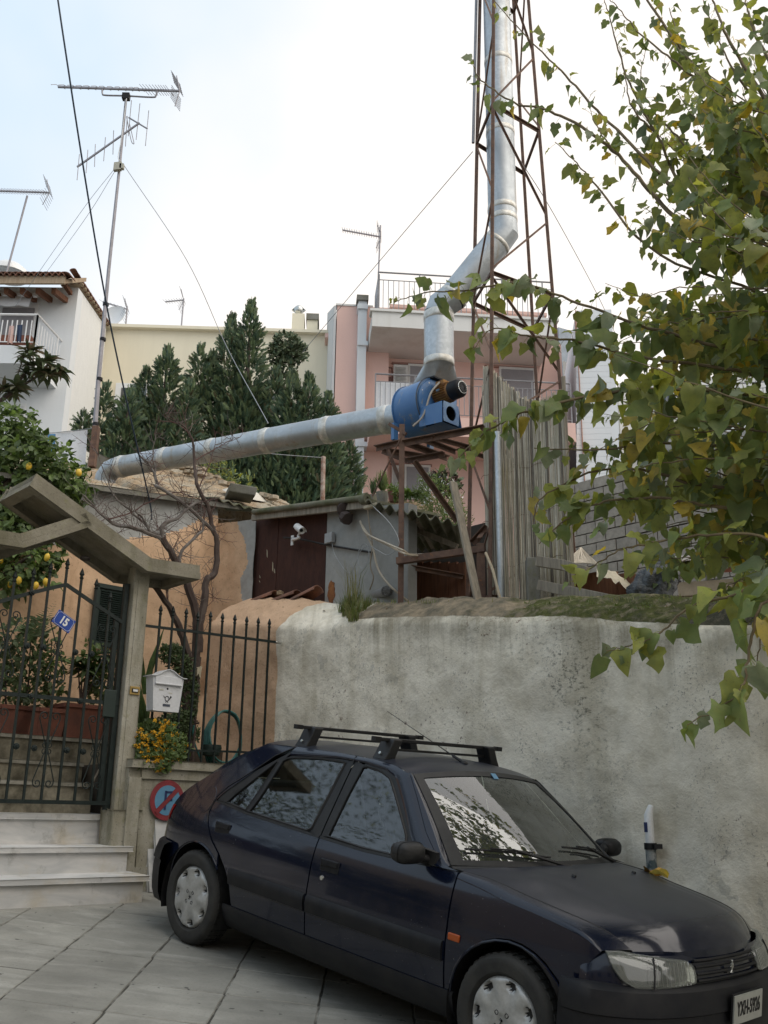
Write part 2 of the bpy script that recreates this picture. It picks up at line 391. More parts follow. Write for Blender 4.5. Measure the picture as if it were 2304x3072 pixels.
def m_carpaint():
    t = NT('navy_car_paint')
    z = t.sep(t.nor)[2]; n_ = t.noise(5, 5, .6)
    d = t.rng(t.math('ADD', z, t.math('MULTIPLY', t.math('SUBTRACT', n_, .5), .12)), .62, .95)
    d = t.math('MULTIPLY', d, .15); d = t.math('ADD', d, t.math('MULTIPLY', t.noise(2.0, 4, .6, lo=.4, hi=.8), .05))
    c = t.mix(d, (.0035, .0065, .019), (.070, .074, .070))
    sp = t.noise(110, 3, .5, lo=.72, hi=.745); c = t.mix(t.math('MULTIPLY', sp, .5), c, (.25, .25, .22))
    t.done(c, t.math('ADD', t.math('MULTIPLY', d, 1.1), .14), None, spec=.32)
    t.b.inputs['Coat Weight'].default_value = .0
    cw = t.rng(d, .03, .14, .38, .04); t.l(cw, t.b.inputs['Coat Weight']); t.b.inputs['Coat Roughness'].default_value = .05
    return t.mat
def m_blue():
    t = NT('chipped_blue_paint')
    c = t.mix(t.noise(4, 5, .6, lo=.35, hi=.7), (.04, .13, .31), (.07, .17, .34))
    c = t.mix(t.noise(10, 6, .7, lo=.645, hi=.67), c, (.10, .06, .045))
    c = t.mix(t.math('MULTIPLY', t.noise(3.4, 6, .7, vec=t.map((5, 5, 1)), lo=.58, hi=.66), .8), c, (.25, .24, .18))
    return t.done(c, .42, t.bump(t.noise(12, 4, .6), .12, .01), spec=.5)
def m_reed():
    t = NT('weathered_reed')
    c = t.mix(t.noise(30, 3, .5, vec=t.map((3, 3, .05)), lo=.38, hi=.62), (.60, .56, .47), (.24, .21, .17))
    c = t.mix(t.noise(1.4, 4, .6, lo=.4, hi=.65), c, (.37, .32, .21))
    return t.done(c, .7, t.bump(t.noise(60, 3, .6, vec=t.map((1, 1, .1))), .3, .002), spec=.3)
def m_rubble():
    t = NT('rubble_roof_stone'); oi = t.n('ShaderNodeObjectInfo')
    c = t.mix(t.noise(9, 6, .7, lo=.35, hi=.65), (.48, .35, .22), (.30, .225, .15))
    c = t.mix(t.noise(3, 5, .6, lo=.45, hi=.65), c, (.42, .38, .30))
    c = t.mix(t.math('MULTIPLY', t.noise(25, 5, .7, lo=.55, hi=.64), .8), c, (.08, .065, .05))
    return t.done(c, .95, t.bump(t.noise(35, 7, .75), .9, .03), spec=.1)
def m_wood(name, c, c2, sc_=(3, 3, .25)):
    t = NT(name); col = t.mix(t.noise(12, 6, .65, vec=t.map(sc_), lo=.35, hi=.65, dist=.3), c, c2)
    return t.done(col, .8, t.bump(t.noise(40, 5, .6, vec=t.map(sc_)), .4, .004), spec=.25)
def m_render(name, c, var=.1, st=.3, stc=None):
    t = NT(name); col = t.mix(t.noise(.6, 5, .6, lo=.3, hi=.7), c, tuple(x*(1-var) for x in c))
    col = t.mix(t.math('MULTIPLY', t.noise(1.0, 6, .65, vec=t.map((1.4, 1.4, .12)), lo=.52, hi=.75), st), col, stc or tuple(x*.6 for x in c))
    return t.done(col, .9, t.bump(t.noise(25, 4, .6), .2, .01), spec=.15)

PLASTER = m_plaster(); PEACH = m_peach(); PAVE = m_paving(); MARBLE = m_marble(); OLDSTEP = m_oldstep(); CONC = m_conc()
CONCD = m_conc('dark_canopy_concrete', (.27, .25, .20), (.17, .155, .115))
CONC2 = m_conc('grey_roof_concrete', (.23, .225, .20), (.15, .145, .125)); GALV = m_galv(); RUST = m_rust(); PAINT = m_carpaint(); BLUE = m_blue(); REED = m_reed(); RUBBLE = m_rubble()
MOSSC = simple('mossy_cement', (.20, .19, .15), .95, scale=4, c2=(.09, .10, .045), bump=.6, bscale=30)
BAND = simple('foil_joint_tape', (.70, .69, .65), .38, scale=18, c2=(.45, .43, .38), bump=.25, metal=.5)
DUST = simple('joint_mortar', (.27, .265, .235), .95, scale=2.6, c2=(.05, .048, .04), bump=.6, bscale=40, lo=.42, hi=.55)
SOIL = simple('soil', (.10, .075, .05), .98, scale=5, c2=(.05, .04, .03), bump=.8, bscale=25)
IRON = simple('green_black_iron_paint', (.005, .011, .010), .5, scale=20, c2=(.014, .022, .02), bump=.2, bscale=120, spec=.3)
IRON2 = simple('dark_green_sheet', (.01, .026, .02), .55, scale=6, bump=.1)
WHITEM = simple('white_enamel', (.66, .67, .69), .4, var=.08, scale=6, bump=.03)
WHITEP = simple('white_plastic', (.74, .74, .73), .35, var=.06, scale=8, bump=0)
BLACKP = simple('black_plastic', (.009, .009, .010), .5, scale=12, c2=(.018, .018, .018), bump=.1, spec=.35)
BLACKG = simple('dark_grey_trim', (.010, .011, .014), .48, scale=8, c2=(.020, .020, .021), bump=.1, bscale=200, spec=.18)
RUBBER = simple('tyre_rubber', (.016, .016, .016), .8, scale=9, c2=(.035, .034, .03), bump=.25, bscale=90)
CAPS = simple('silver_wheel_cover', (.46, .465, .46), .38, scale=7, c2=(.33, .33, .31), bump=.05, metal=.25)
TERRA = simple('terracotta', (.22, .075, .045), .8, scale=6, c2=(.12, .05, .035), bump=.25)
TILE = simple('old_clay_tile', (.30, .13, .08), .9, scale=7, c2=(.13, .08, .06), bump=.5, rnd=.2)
BROWNM = m_wood('brown_painted_metal', (.050, .024, .019), (.075, .033, .024), (1.2, 1.2, .5))
GREYR = simple('grey_cement_render', (.35, .35, .33), .95, var=.2, scale=1.6, bump=.4, bscale=30)
GREYR2 = simple('pale_bluish_render', (.40, .41, .40), .93, scale=2.2, c2=(.33, .33, .31), bump=.3, bscale=40)
RUSTSTAIN = simple('orange_rust_stain', (.30, .12, .035), .9, scale=14, c2=(.16, .06, .025), bump=.3)
OLDWOOD = m_wood('weathered_grey_wood', (.33, .29, .23), (.19, .165, .13))
DARKWOOD = m_wood('brown_boards', (.19, .085, .045), (.11, .05, .03))
PINK = m_render('pink_render', (.72, .49, .425), .08, .35, (.50, .36, .31))
PINKL = m_render('pale_grey_render', (.58, .58, .57), .06)
CREAM = m_render('cream_render', (.72, .665, .52), .05, .2)
WHITEB = m_render('white_render', (.70, .72, .73), .05, .15)
WHITEB2 = m_render('white_balcony_render', (.68, .67, .64), .1, .5, (.42, .38, .33))
SHUT = simple('white_shutter', (.66, .66, .64), .6, var=.08, bump=0)
WIN = glassmat('dark_window_glass', (.16, .18, .20), .05, .05)
CURT = simple('grey_roller_blind', (.27, .26, .27), .8, var=.1, bump=0)
BARK = simple('grey_brown_bark', (.050, .030, .024), .9, scale=9, c2=(.095, .072, .06), bump=.6, bscale=50)
BARKL = simple('pale_twig_bark', (.20, .185, .17), .9, scale=9, c2=(.10, .08, .07), bump=.4, bscale=60)
TWIG = simple('reddish_twig', (.11, .055, .045), .8, scale=12, bump=.2)
MBARK = simple('mulberry_bark', (.11, .085, .05), .85, scale=12, c2=(.20, .15, .08), bump=.4)
HUB = simple('gate_blue_enamel', (.012, .055, .30), .25, var=.1, bump=0)
SIGNW = simple('sign_white', (.72, .73, .72), .35, var=.05, bump=0)
SIGNR = simple('faded_red_paint', (.27, .035, .045), .5, scale=9, c2=(.20, .03, .035), bump=.1)
SIGNB = simple('faded_light_blue_paint', (.12, .30, .46), .5, scale=9, c2=(.10, .24, .38), bump=.1)
SIGNK = simple('dark_blue_paint', (.02, .035, .12), .5, bump=0)
BRASS = simple('old_brass', (.42, .29, .10), .45, scale=20, bump=.1, metal=.6)
LEMON = simple('lemon_peel', (.72, .42, .02), .45, scale=20, c2=(.62, .45, .05), bump=.2, bscale=200)
HOSE = simple('blue_green_hose', (.03, .13, .13), .4, scale=14, c2=(.05, .19, .17), bump=0)
CABLEW = simple('cream_cable', (.46, .40, .31), .6, bump=0); CABLEB = simple('black_cable', (.015, .035, .06), .5, bump=0)
WIREG = simple('thin_grey_wire', (.30, .32, .34), .5, bump=0)
ALU = simple('antenna_aluminium', (.30, .29, .31), .45, scale=10, bump=0, metal=.4)
LEAF_G = leafmat('mulberry_leaf_green', (.125, .175, .035), (.18, .215, .045))
LEAF_D = leafmat('mulberry_leaf_dark', (.075, .11, .028), (.11, .14, .04), .45)
LEAF_Y = leafmat('mulberry_leaf_yellow_green', (.31, .31, .045), (.23, .25, .04), .5)
LEAF_O = leafmat('mulberry_leaf_yellow', (.52, .36, .03), (.38, .28, .035), .5)
LEAF_P = leafmat('mulberry_leaf_pale', (.17, .20, .11), (.23, .25, .15), .35)
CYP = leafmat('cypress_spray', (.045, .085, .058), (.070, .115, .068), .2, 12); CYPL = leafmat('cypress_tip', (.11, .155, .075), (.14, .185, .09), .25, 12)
LEML = leafmat('lemon_leaf', (.10, .17, .03), (.15, .21, .05), .45); LEMD = leafmat('lemon_leaf_dark', (.03, .06, .014), (.05, .085, .02), .3)
LOQ = leafmat('loquat_leaf', (.035, .055, .025), (.06, .075, .035), .25); LOQB = leafmat('loquat_leaf_brown', (.14, .11, .07), (.09, .075, .04), .3)
POTL = leafmat('pot_plant_leaf', (.035, .07, .02), (.07, .11, .03), .3); POTY = leafmat('pot_plant_variegated', (.14, .20, .06), (.07, .12, .03), .35)
FLOW = simple('yellow_petals', (.70, .40, .01), .6, scale=30, c2=(.62, .32, .01), bump=0); DRYL = simple('fallen_leaf', (.45, .20, .04), .7, scale=40, c2=(.55, .32, .06), bump=.3)
GRASS = leafmat('wall_grass', (.085, .13, .02), (.15, .17, .05), .4); GRASSD = leafmat('dry_grass', (.28, .24, .10), (.20, .20, .08), .3)
IVY = leafmat('ivy_leaf', (.028, .045, .018), (.05, .065, .03), .2)
CLOTH = simple('white_cloth', (.76, .77, .79), .85, var=.08, scale=4, bump=.3, bscale=8); CLOTHB = simple('blue_towel', (.06, .16, .33), .9, scale=8, c2=(.10, .25, .45), bump=.3)
CLOTHP = simple('pink_cloth', (.60, .42, .38), .9, bump=.2); CLOTHK = simple('dark_blue_cloth', (.03, .05, .10), .9, bump=.2)
BAG = simple('black_plastic_bag', (.02, .022, .025), .25, scale=9, c2=(.10, .11, .12), bump=1.0, bscale=12, bd=.03)
TARP = simple('cream_tarpaulin', (.48, .42, .30), .7, scale=4, bump=.5, bscale=9)
BLOCK = simple('cinder_block', (.34, .305, .255), .95, scale=9, c2=(.24, .215, .18), bump=.7, bscale=50, rnd=.12)
MORT = simple('block_mortar', (.17, .16, .15), .95, bump=.5)
DISH = simple('pale_dish', (.62, .58, .50), .6, var=.1, bump=.05)
GLASSC = glassmat('car_side_glass', (.45, .53, .50), .035, .03, 1.7); GLASSW = glassmat('windscreen_glass', (.50, .60, .55), .008, .10, 1.7, .08)
LENS = glassmat('headlamp_lens', (.80, .83, .80), .06, .05, 1.5, .22)
CHROME = simple('lamp_reflector', (.62, .63, .60), .22, bump=0, metal=.8, scale=14, var=.3); AMBER = simple('amber_lens', (.45, .09, .015), .25, bump=0); REDL = simple('red_lens', (.34, .012, .012), .2, bump=0)
SEAT = simple('grey_seat_fabric', (.06, .062, .065), .95, bump=.3); DASH = simple('dark_dashboard', (.035, .035, .036), .7, bump=.2, bscale=150)
PLATEW = simple('licence_plate_white', (.36, .37, .34), .4, var=.12, bump=0)
# ------------------------------------------------------------------ ground, pavement
def struct(ob): ob['kind'] = 'structure'; return ob
m = MB()
def gfn(a, b):
    x = -60+120*a; y = -40+130*b
    cx = max(-5, min(9, x)); cy = max(-6, min(11, y)); return V((x, y, gz(cx, cy)-.006))
m.grid(gfn, 120, 130); struct(m.build('ground', DUST))
pav = thing('pavement', '', ''); del pav['label']; del pav['category']; struct(pav)
vars_ = []
for k in range(6):
    m = MB(); S = .2584; pts = []
    for (a, b) in (((-S, -S), (S, -S)), ((S, -S), (S, S)), ((S, S), (-S, S)), ((-S, S), (-S, -S))):
        for i in range(7):
            t = i/7; x = a[0]+(b[0]-a[0])*t; y = a[1]+(b[1]-a[1])*t
            q = R(-.0045, .001)
            pts.append(V((x*(1+q/S), y*(1+q/S), 0)))
    top = [p*.985 + V((0, 0, .0)) for p in pts]; mid = [p+V((0, 0, -.005)) for p in pts]; bot = [p+V((0, 0, -.03)) for p in pts]
    kk = 0; m.v = top+mid+bot; n = len(pts); m.face(range(n))
    for i in range(n):
        j = (i+1) % n; m.face((i, n+i, n+j, j)[::-1]); m.face((n+i, 2*n+i, 2*n+j, n+j)[::-1])
    m.m = [0]*len(m.f)
    me = bpy.data.meshes.new('paving_slab'); me.from_pydata([tuple(p) for p in m.v], [], m.f); me.materials.append(PAVE); vars_.append(me)
gn = V((.1033, -.1124, 1)).normalized(); gq = Z.rotation_difference(gn).to_euler()
for i in range(-6, 10):
    for j in range(-10, 5):
        cx = -1.88+.52*(i+.5); cy = 5.41+.52*(j+.5)
        if (V((cx, cy, 0))-FACE).dot(N1) > .05 or (V((cx, cy, 0))-WH).dot(N2) > .05: continue
        if (V((cx, cy, 0))-V((-1.73, 7.89, 0))).dot(N1) > .35 and cx < -1.9: continue
        piece(random.choice(vars_), 'paving_slab', (cx, cy, gz(cx, cy)+R(-.003, .002)), pav, (gq.x+R(-.003, .003), gq.y+R(-.003, .003), 0))
# ------------------------------------------------------------------ steps in front of the gate
SF = V((-1.731, 7.890, 0))
def slab(m, p, length, depth, th, nose=.02, tilt=.045):   # p: front right top corner
    a = V(p); L = -D1*length; B = N1*depth + V((0, 0, depth*tilt)); dn = V((0, 0, -th))
    m.prism([a, a+L, a+L+B, a+B], dn)
stp = thing('marble_steps', 'three worn white marble steps with stained risers below the iron gate', 'steps', (-2.2, 7.6, 1.1))
tr = [(on(449, 2627, SF, N1), 0.0), (on(401, 2540, SF+N1*.30, N1), .30), (on(355, 2446, SF+N1*.60, N1), .60)]
for i, (p, off) in enumerate(tr):
    m = MB(); slab(m, p, 3.2, .52, .038); bevel(m.build('tread', MARBLE, stp), .012, 3)
    m = MB(); q = p + N1*.025 - D1*.035 + V((0, 0, -.038)); zb = 1.0 if i == 0 else tr[i-1][0].z-.03
    m.prism([q, q-D1*3.1, q-D1*3.1+N1*.05, q+N1*.05], V((0, 0, zb-q.z))); bevel(m.build('riser', MARBLE, stp), .003, 1)
m = MB(); m.prism([SF+N1*.10-D1*.1+Z*.7, SF-D1*3.1+N1*.10+Z*.7, SF-D1*3.1+N1*.62+Z*.7, SF+N1*.62-D1*.22+Z*.7], V((0, 0, .52))); m.build('core', DUST, stp)
LAND = tr[2][0].z
# landing and inner flight
inn = thing('garden_steps', 'stained stone steps rising behind the gate to the potted plants', 'steps', (-2.6, 8.2, 1.7))
p = on(355, 2446, SF+N1*.60, N1)
m = MB(); a = p+N1*.50+Z*.004; m.prism([a+D1*.1, a-D1*3.2, a-D1*3.2+N1*.9, a+D1*.1+N1*.9], V((0, 0, -.04))); m.build('landing', MARBLE, inn)
prev = LAND
for (u0, v0, u1, v1, off) in ((0, 2337, 282, 2349, .30), (0, 2274, 252, 2288, .58), (0, 2200, 330, 2221, .86)):
    pl = RAIL+N1*off; b = on(u1, v1, pl, N1); a = on(u0, v0, pl, N1); a = a - (b-a).normalized()*1.4
    m = MB(); z = b.z; m.prism([b, V((a.x, a.y, z)), V((a.x, a.y, z))+N1*.4, b+N1*.4], V((0, 0, -.028))); bevel(m.build('tread', simple('worn_step_edge', (.36, .34, .29), .85, scale=5, c2=(.16, .15, .11), bump=.3), inn), .008, 2)
    m = MB(); q = b+N1*.02-Z*.028; m.prism([q, V((a.x, a.y, q.z))+N1*.02, V((a.x, a.y, q.z))+N1*.09, q+N1*.07], V((0, 0, prev-q.z-.04))); m.build('riser', OLDSTEP, inn)
    prev = z
TERR = prev
ter = MB(); a = RAIL+N1*.90-D1*4.5; 
ter.prism([V((a.x, a.y, TERR-.03)), V((a.x, a.y, TERR-.03))+N1*2.2, V((a.x, a.y, TERR-.03))+N1*2.2+D1*7, V((a.x, a.y, TERR-.03))+D1*7], V((0, 0, -.9)))
a = RAIL+N1*.13-D1*.38; ter.prism([V((a.x, a.y, 2.10)), V((a.x, a.y, 2.10))+N1*.78, V((a.x, a.y, 2.10))+N1*.78+D1*1.7, V((a.x, a.y, 2.10))+D1*1.7], V((0, 0, -1.1)))
struct(ter.build('garden_soil', SOIL))
# ------------------------------------------------------------------ street wall (plastered)
B0 = on(835, 1900, WH, N2)                 # paint line on the wall, s = 0
def s_of(u, v, off=0.0): q = on(u, v, WH+N2*off, N2); return (q-B0).dot(D2), q.z
ze = [s_of(u, v) for u, v in ((634, 1858), (740, 1862), (837, 1863), (905, 1866), (935, 1871), (1000, 1866), (1057, 1855), (1303, 1850), (1500, 1853), (1616, 1849), (1800, 1858), (1985, 1870), (2227, 1871), (2304, 1868))]
zt = [s_of(u, v, .36) for u, v in ((650, 1843), (700, 1812), (760, 1800), (906, 1803), (991, 1809), (1134, 1813), (1300, 1803), (1500, 1797), (1839, 1793), (2033, 1789), (2304, 1779))]
ze.append((ze[-1][0]+3, ze[-1][1]-.35)); zt.append((zt[-1][0]+3, zt[-1][1]-.3))
su = {u: s_of(u, 1850)[0] for u in (975, 1040, 1420, 1560, 1950, 2100)}
NS, NF = 300, 62; S0, S1 = -1.15, 7.4
m = MB(); attrs = {'top': [], 'moss': [], 'dark': [], 'peach': []}
NC = 16
for i in range(NS+1):
    s = S0+(S1-S0)*i/NS; base = B0+D2*s; g = gz(base.x, base.y)-.12; zf = sinterp(s, ze); z2 = max(sinterp(s, zt), zf+.02)
    wob = fbm((s*1.3, 0, 3), 1, 3)*.03
    for j in range(NF+NC+4):
        if j <= NF:
            t = j/NF; z = g+(zf-g)*t**.9; d = 0
            tp = max(0, 1-(zf-z)/.55)*.85
            if zf-z < .07: d += .045*((.07-(zf-z))/.07)**2
        elif j <= NF+NC:
            t = (j-NF)/NC; a = t*math.pi/2; z = zf+(z2-zf)*(.25*math.sin(a)+.75*t); d = .045+.315*(t**1.15); tp = 1.3
        else:
            t = (j-NF-NC)/3; z = z2-.03*t; d = .36+.5*t; tp = 1.3
        q = base+N2*d
        P3 = V((q.x, q.y, z))
        dis = fbm(P3*.9, 1, 3)*.045 + fbm(P3*4, 1, 4)*(.013 if j <= NF else .026) + fbm(P3*15, 1, 3)*(.004 if j <= NF else .011)
        sk = 1 if j <= NF else .6
        if -.05 < s < .0 or abs(s) < .06: dis *= .9
        P3 = P3 - N2*(dis*sk)*(1 if j <= NF+NC else 0) + (Z*dis*.8 if j > NF else V((0, 0, 0)))
        m.v.append(P3)
        wl = 1/(1+math.exp((s-su[1040])/.05))          # coping still whitewashed on the left
        attrs['top'].append(tp*(1-wl)+min(tp, .25)*wl)
        attrs['moss'].append(max(0, min(1, (s-su[1420])/(su[1560]+.25-su[1420]))))
        attrs['dark'].append(max(0, min(1, (s-su[1950])/(su[2100]-su[1950]))))
        attrs['peach'].append(max(0, min(1, .5-(s + (.10*max(0, (z-3.40))*8 if j > NF-4 else 0)*-1)/.12)))
n = NF+NC+4
for i in range(NS):
    for j in range(n-1): a = i*n+j; m.face((a, a+n, a+n+1, a+1))
sw = m.build('street_wall', PLASTER, smooth=80)
tag(sw, 'long dirty whitewashed wall with mossy sloping top behind the car', 'wall')
for k, vals in attrs.items():
    at_ = sw.data.attributes.new(k, 'FLOAT', 'POINT'); at_.data.foreach_set('value', vals)
# ------------------------------------------------------------------ low wall with the railing
HC = on(640, 1750, H2P, N2); H1 = V((HC.x, HC.y, 0))
lw = thing('low_wall', 'low beige concrete wall with a recessed panel under the railing', 'wall', (-1.5, 8.6, 1.1))
x0 = (on(425, 2300, FACE, N1)-FACE).dot(D1)-.10; x1 = .98
m = MB()
def wb(m, s0, s1, z0, z1, d0, d1):
    a = FACE+D1*s0+N1*d0; m.prism([V((a.x, a.y, z0)), V((a.x, a.y, z0))+D1*(s1-s0), V((a.x, a.y, z0))+D1*(s1-s0)+N1*(d1-d0), V((a.x, a.y, z0))+N1*(d1-d0)], V((0, 0, z1-z0)))
wb(m, x0, x1, .75, 2.06, .02, .24); m.build('wall_body', CONC, lw)
m = MB(); wb(m, x0, x0+.11, .75, 1.985, 0, .02); wb(m, x0+.11, x1, 1.975, 2.06, 0, .02); wb(m, x0+.11, x1, .75, 1.30, .0, .02); bevel(m.build('panel_frame', CONC, lw), .006)
m = MB(); wb(m, x0, x1, 2.06, 2.125, -.025, .26); bevel(m.build('coping', CONC, lw), .01)
# pillar
pf = RAIL - N1*.05
pa = on(403, 1755, pf, N1); pb = on(448, 1755, pf, N1); pw_ = (pb-pa).dot(D1)
pil = thing('gate_pillar', 'slim concrete gate pillar with a brass doorbell between gate and railing', 'pillar', (pa.x, pa.y, 1.1))
PT = on(425, 1712, pf, N1).z
m = MB(); a = V((pa.x, pa.y, .95)); m.prism([a, a+D1*pw_, a+D1*pw_+N1*.11, a+N1*.11], V((0, 0, PT-.95+.05))); bevel(m.build('shaft', CONC, pil), .008)
m = MB(); a = V((pa.x, pa.y, 1.5))+D1*.035-N1*.006; m.prism([a, a+D1*(pw_-.07), a+D1*(pw_-.07)+N1*.006, a+N1*.006], V((0, 0, PT-1.55))); bevel(m.build('raised_band', CONC, pil), .003, 1)
m = MB(); a = V((pa.x, pa.y, .9))-D1*.03-N1*.05; m.prism([a, a+D1*(pw_+.10), a+D1*(pw_+.10)+N1*.18, a+N1*.18], V((0, 0, .83))); bevel(m.build('footing', CONC, pil), .015)
# door bell (on the pillar)
bell = thing('doorbell', 'brass doorbell plate with a white push button on the gate pillar', 'doorbell', on(404, 2072, pf-N1*.012, N1))
c = on(404, 2072, pf-N1*.012, N1)
m = MB(); m.obb(c, D1*.045, N1*.006, Z*.034); bevel(m.build('plate', BRASS, bell), .003)
m = MB(); m.obb(c-N1*.008, D1*.028, N1*.004, Z*.016); m.build('button_frame', BLACKP, bell)
m = MB(); m.obb(c-N1*.013, D1*.021, N1*.003, Z*.009); m.build('button', WHITEP, bell)
# ------------------------------------------------------------------ canopy
cp0 = pf - N1*.16
def cv(x, y, pl=None): return on(x*.3737, 1380+y*.3737, pl or cp0, N1)
vf = cv(1210, 872)
wdt = .3
for k in range(60):
    if cv(930, 957, cp0+N1*wdt).z < vf.z: break
    wdt += .01
wdt = .56
print('canopy width', wdt)
can = thing('concrete_canopy', 'weathered folded concrete canopy rising over the gate pillar', 'canopy', (pa.x, pa.y, PT))
TH = .125
def band(top, names, thk=TH, inset=.0):   # top: list of top front points
    tp = [cv(*q) for q in top]; n = len(tp); lo = []
    for i in range(n):
        d = (tp[min(i+1, n-1)]-tp[max(i-1, 0)]); d = d.normalized(); up = N1.cross(d)
        if up.z < 0: up = -up
        lo.append(tp[i]-up*thk)
    m = MB()
    for i in range(n-1):       # deck, thinner than the rim
        k = .5; q = [tp[i], tp[i+1], tp[i+1]*(1-k)+lo[i+1]*k, tp[i]*(1-k)+lo[i]*k]
        m.prism([x+N1*.012 for x in q], N1*(wdt-.024))
    bevel(m.build('deck', CONCD, can), .008)
    for off in (0, wdt-.07):
        m = MB()
        for i in range(n-1):
            m.prism([x+N1*off for x in (tp[i]+(tp[i]-lo[i])*.02, tp[i+1]+(tp[i+1]-lo[i+1])*.02, lo[i+1], lo[i])], N1*.07)
        if off == 0:
            for i in range(n-1):      # moulding ledge on the fascia
                a = tp[i]*.45+lo[i]*.55; b = tp[i+1]*.45+lo[i+1]*.55; a2 = tp[i]*.02+lo[i]*.98; b2 = tp[i+1]*.02+lo[i+1]*.98
                m.prism([x-N1*.014 for x in (a, b, b2, a2)], N1*.016)
        bevel(m.build('rim', CONCD, can), .008)
    for e in (0, n-1):
        m = MB(); s_ = 1 if e == 0 else -1; d = (tp[1]-tp[0]).normalized() if e == 0 else (tp[-1]-tp[-2]).normalized()
        q = [tp[e], tp[e]+d*.09*s_, lo[e]+d*.09*s_, lo[e]]
        m.prism([x+N1*.07 for x in q], N1*(wdt-.14)); m.build('end_rim', CONCD, can)
band([(1605, 850), (1215, 790), (295, 112)], None)
TH_ = TH; band([(692, 428), (160, 592), (-110, 545), (-700, 250)], None, .115)
m = MB(); q = cv(800, 745)+N1*wdt*.45; m.ball(q, .045, 10, sz=.5); m.build('light_socket', simple('socket', (.06, .05, .045), .7), can, smooth=True)
# ------------------------------------------------------------------ house walls
hs = thing('peach_house', 'old peach house with grey upper band, rubble roof and brown metal panel', 'house', (HC.x, HC.y, 2))
ev = [on(u, v, H1-N1*.10, N1) for u, v in ((263, 1466), (566, 1508), (725, 1528))]
def zeave(s): a = ev[0]; b = ev[1]; sa = (a-H1).dot(D1); sb = (b-H1).dot(D1); return a.z+(b.z-a.z)*(s-sa)/(sb-sa)
bl = [((on(u, v, H1, N1)-H1).dot(D1), on(u, v, H1, N1).z) for u, v in ((0, 1650), (165, 1636), (385, 1614), (500, 1600), (575, 1572), (606, 1549), (640, 1546))]
m = MB(); ns, nz_ = 170, 90
def hf(a, b):
    s = -4.6+4.6*a; z0 = TERR-.1; z1 = zeave(s)+.02; z = z0+(z1-z0)*b
    q = H1+D1*s; P3 = V((q.x, q.y, z)); d = fbm(P3, 1, 3)*.03+fbm(P3*5, 1, 3)*.008
    lip = .012 if z < sinterp(s, bl) else 0
    if s > -.12: d -= .10*((s+.12)/.12)**2*0
    return P3-N1*(d+lip)
def hm(i, j):
    s = -4.6+4.6*i/ns; z0 = TERR-.1; z1 = zeave(s)+.02; z = z0+(z1-z0)*(j+.5)/nz_
    return 0 if z < sinterp(s, bl)+.02*fbm((s*3, z, 0), 2, 3) else 1
m.grid(hf, ns, nz_, mf=hm); m.build('front_wall', [PEACH, GREYR2], hs, smooth=60)
# wall facing the street (above the coping)
sB = (on(760, 1700, H2P, N2)-HC).dot(D2); sB2 = (on(976, 1700, H2P, N2)-HC).dot(D2); sE = (on(1215, 1700, H2P, N2)-HC).dot(D2)
e2 = [on(u, v, H2P-N2*.08, N2) for u, v in ((755, 1553), (1070, 1518))]
def ze2(s): a, b = e2; sa = (a-HC).dot(D2); sb = (b-HC).dot(D2); return a.z+(b.z-a.z)*(s-sa)/(sb-sa)
m = MB()
def h2(a, b):
    s = sB*a; z = 3.0+(ze2(s)-.0-3.0)*b; q = HC+D2*s; P3 = V((q.x, q.y, z)); d = fbm(P3*1.2, 1, 3)*.04+fbm(P3*6, 1, 3)*.012
    t = max(0, 1-s/.25); return P3-N2*(d*.8)-N2*.02*t
gk = [(3.9, .78), (4.1, .74), (4.3, .70), (4.45, .86), (4.7, .80), (4.85, .62), (5.0, .5)]
m.grid(h2, 30, 90, mf=lambda i, j: 0 if (i+.5)/30 < interp(3.0+(ze2(0)-3.0)*(j+.5)/90, gk)+.06*fbm((j*.09, 0, 0), 1, 3) else 1)
m.build('side_wall', [PEACH, GREYR2], hs, smooth=60)
def pan(u0, u1, zb, name, mat, off=0, th=.05, ztop=None, par=hs, sub=1):
    a = (on(u0, 1700, H2P+N2*off, N2)-HC); s0 = a.dot(D2); s1 = (on(u1, 1700, H2P+N2*off, N2)-HC).dot(D2)
    out = []
    for k in range(sub):
        t0 = s0+(s1-s0)*k/sub+.002; t1 = s0+(s1-s0)*(k+1)/sub-.002
        A = H2P; A = HC+D2*t0+N2*(off+.004*(k % 2)); A0 = V((A.x, A.y, zb)); A1 = V((A.x, A.y, ztop or ze2(t0)-.0)); Bq = HC+D2*t1+N2*(off+.004*(k % 2)); B0_ = V((Bq.x, Bq.y, zb)); B1_ = V((Bq.x, Bq.y, ztop or ze2(t1)-.0))
        m = MB(); m.prism([A0, B0_, B1_, A1], N2*th); out.append(m.build(name, mat, par))
    return out
pan(762, 977, 3.2, 'metal_panel', BROWNM, .05, .03, sub=3)
pan(977, 1225, 3.0, 'grey_wall', GREYR, 0, .12)
m = MB(); c = on(993, 1776, H2P-N2*.008, N2)
m.v = []; k = 26; 
stain = [V((c.x, c.y, c.z))+D2*(.052*math.cos(6.283*i/k)*(1+.2*R(-1, 1)))+Z*(.12*math.sin(6.283*i/k)*(1+.15*R(-1, 1))) for i in range(k)]
m.prism(stain, N2*.01); m.build('rust_stain', RUSTSTAIN, hs)
# dark sheet, its colour stands for the shade between wall and panel
m = MB(); c = on(760, 1600, H2P+N2*.2, N2); m.obb(c+Z*-.35, D2*.32, N2*.02, Z*.5); m.build('shadowed_backing', simple('gap_shade_render', (.05, .045, .04), .9), hs)
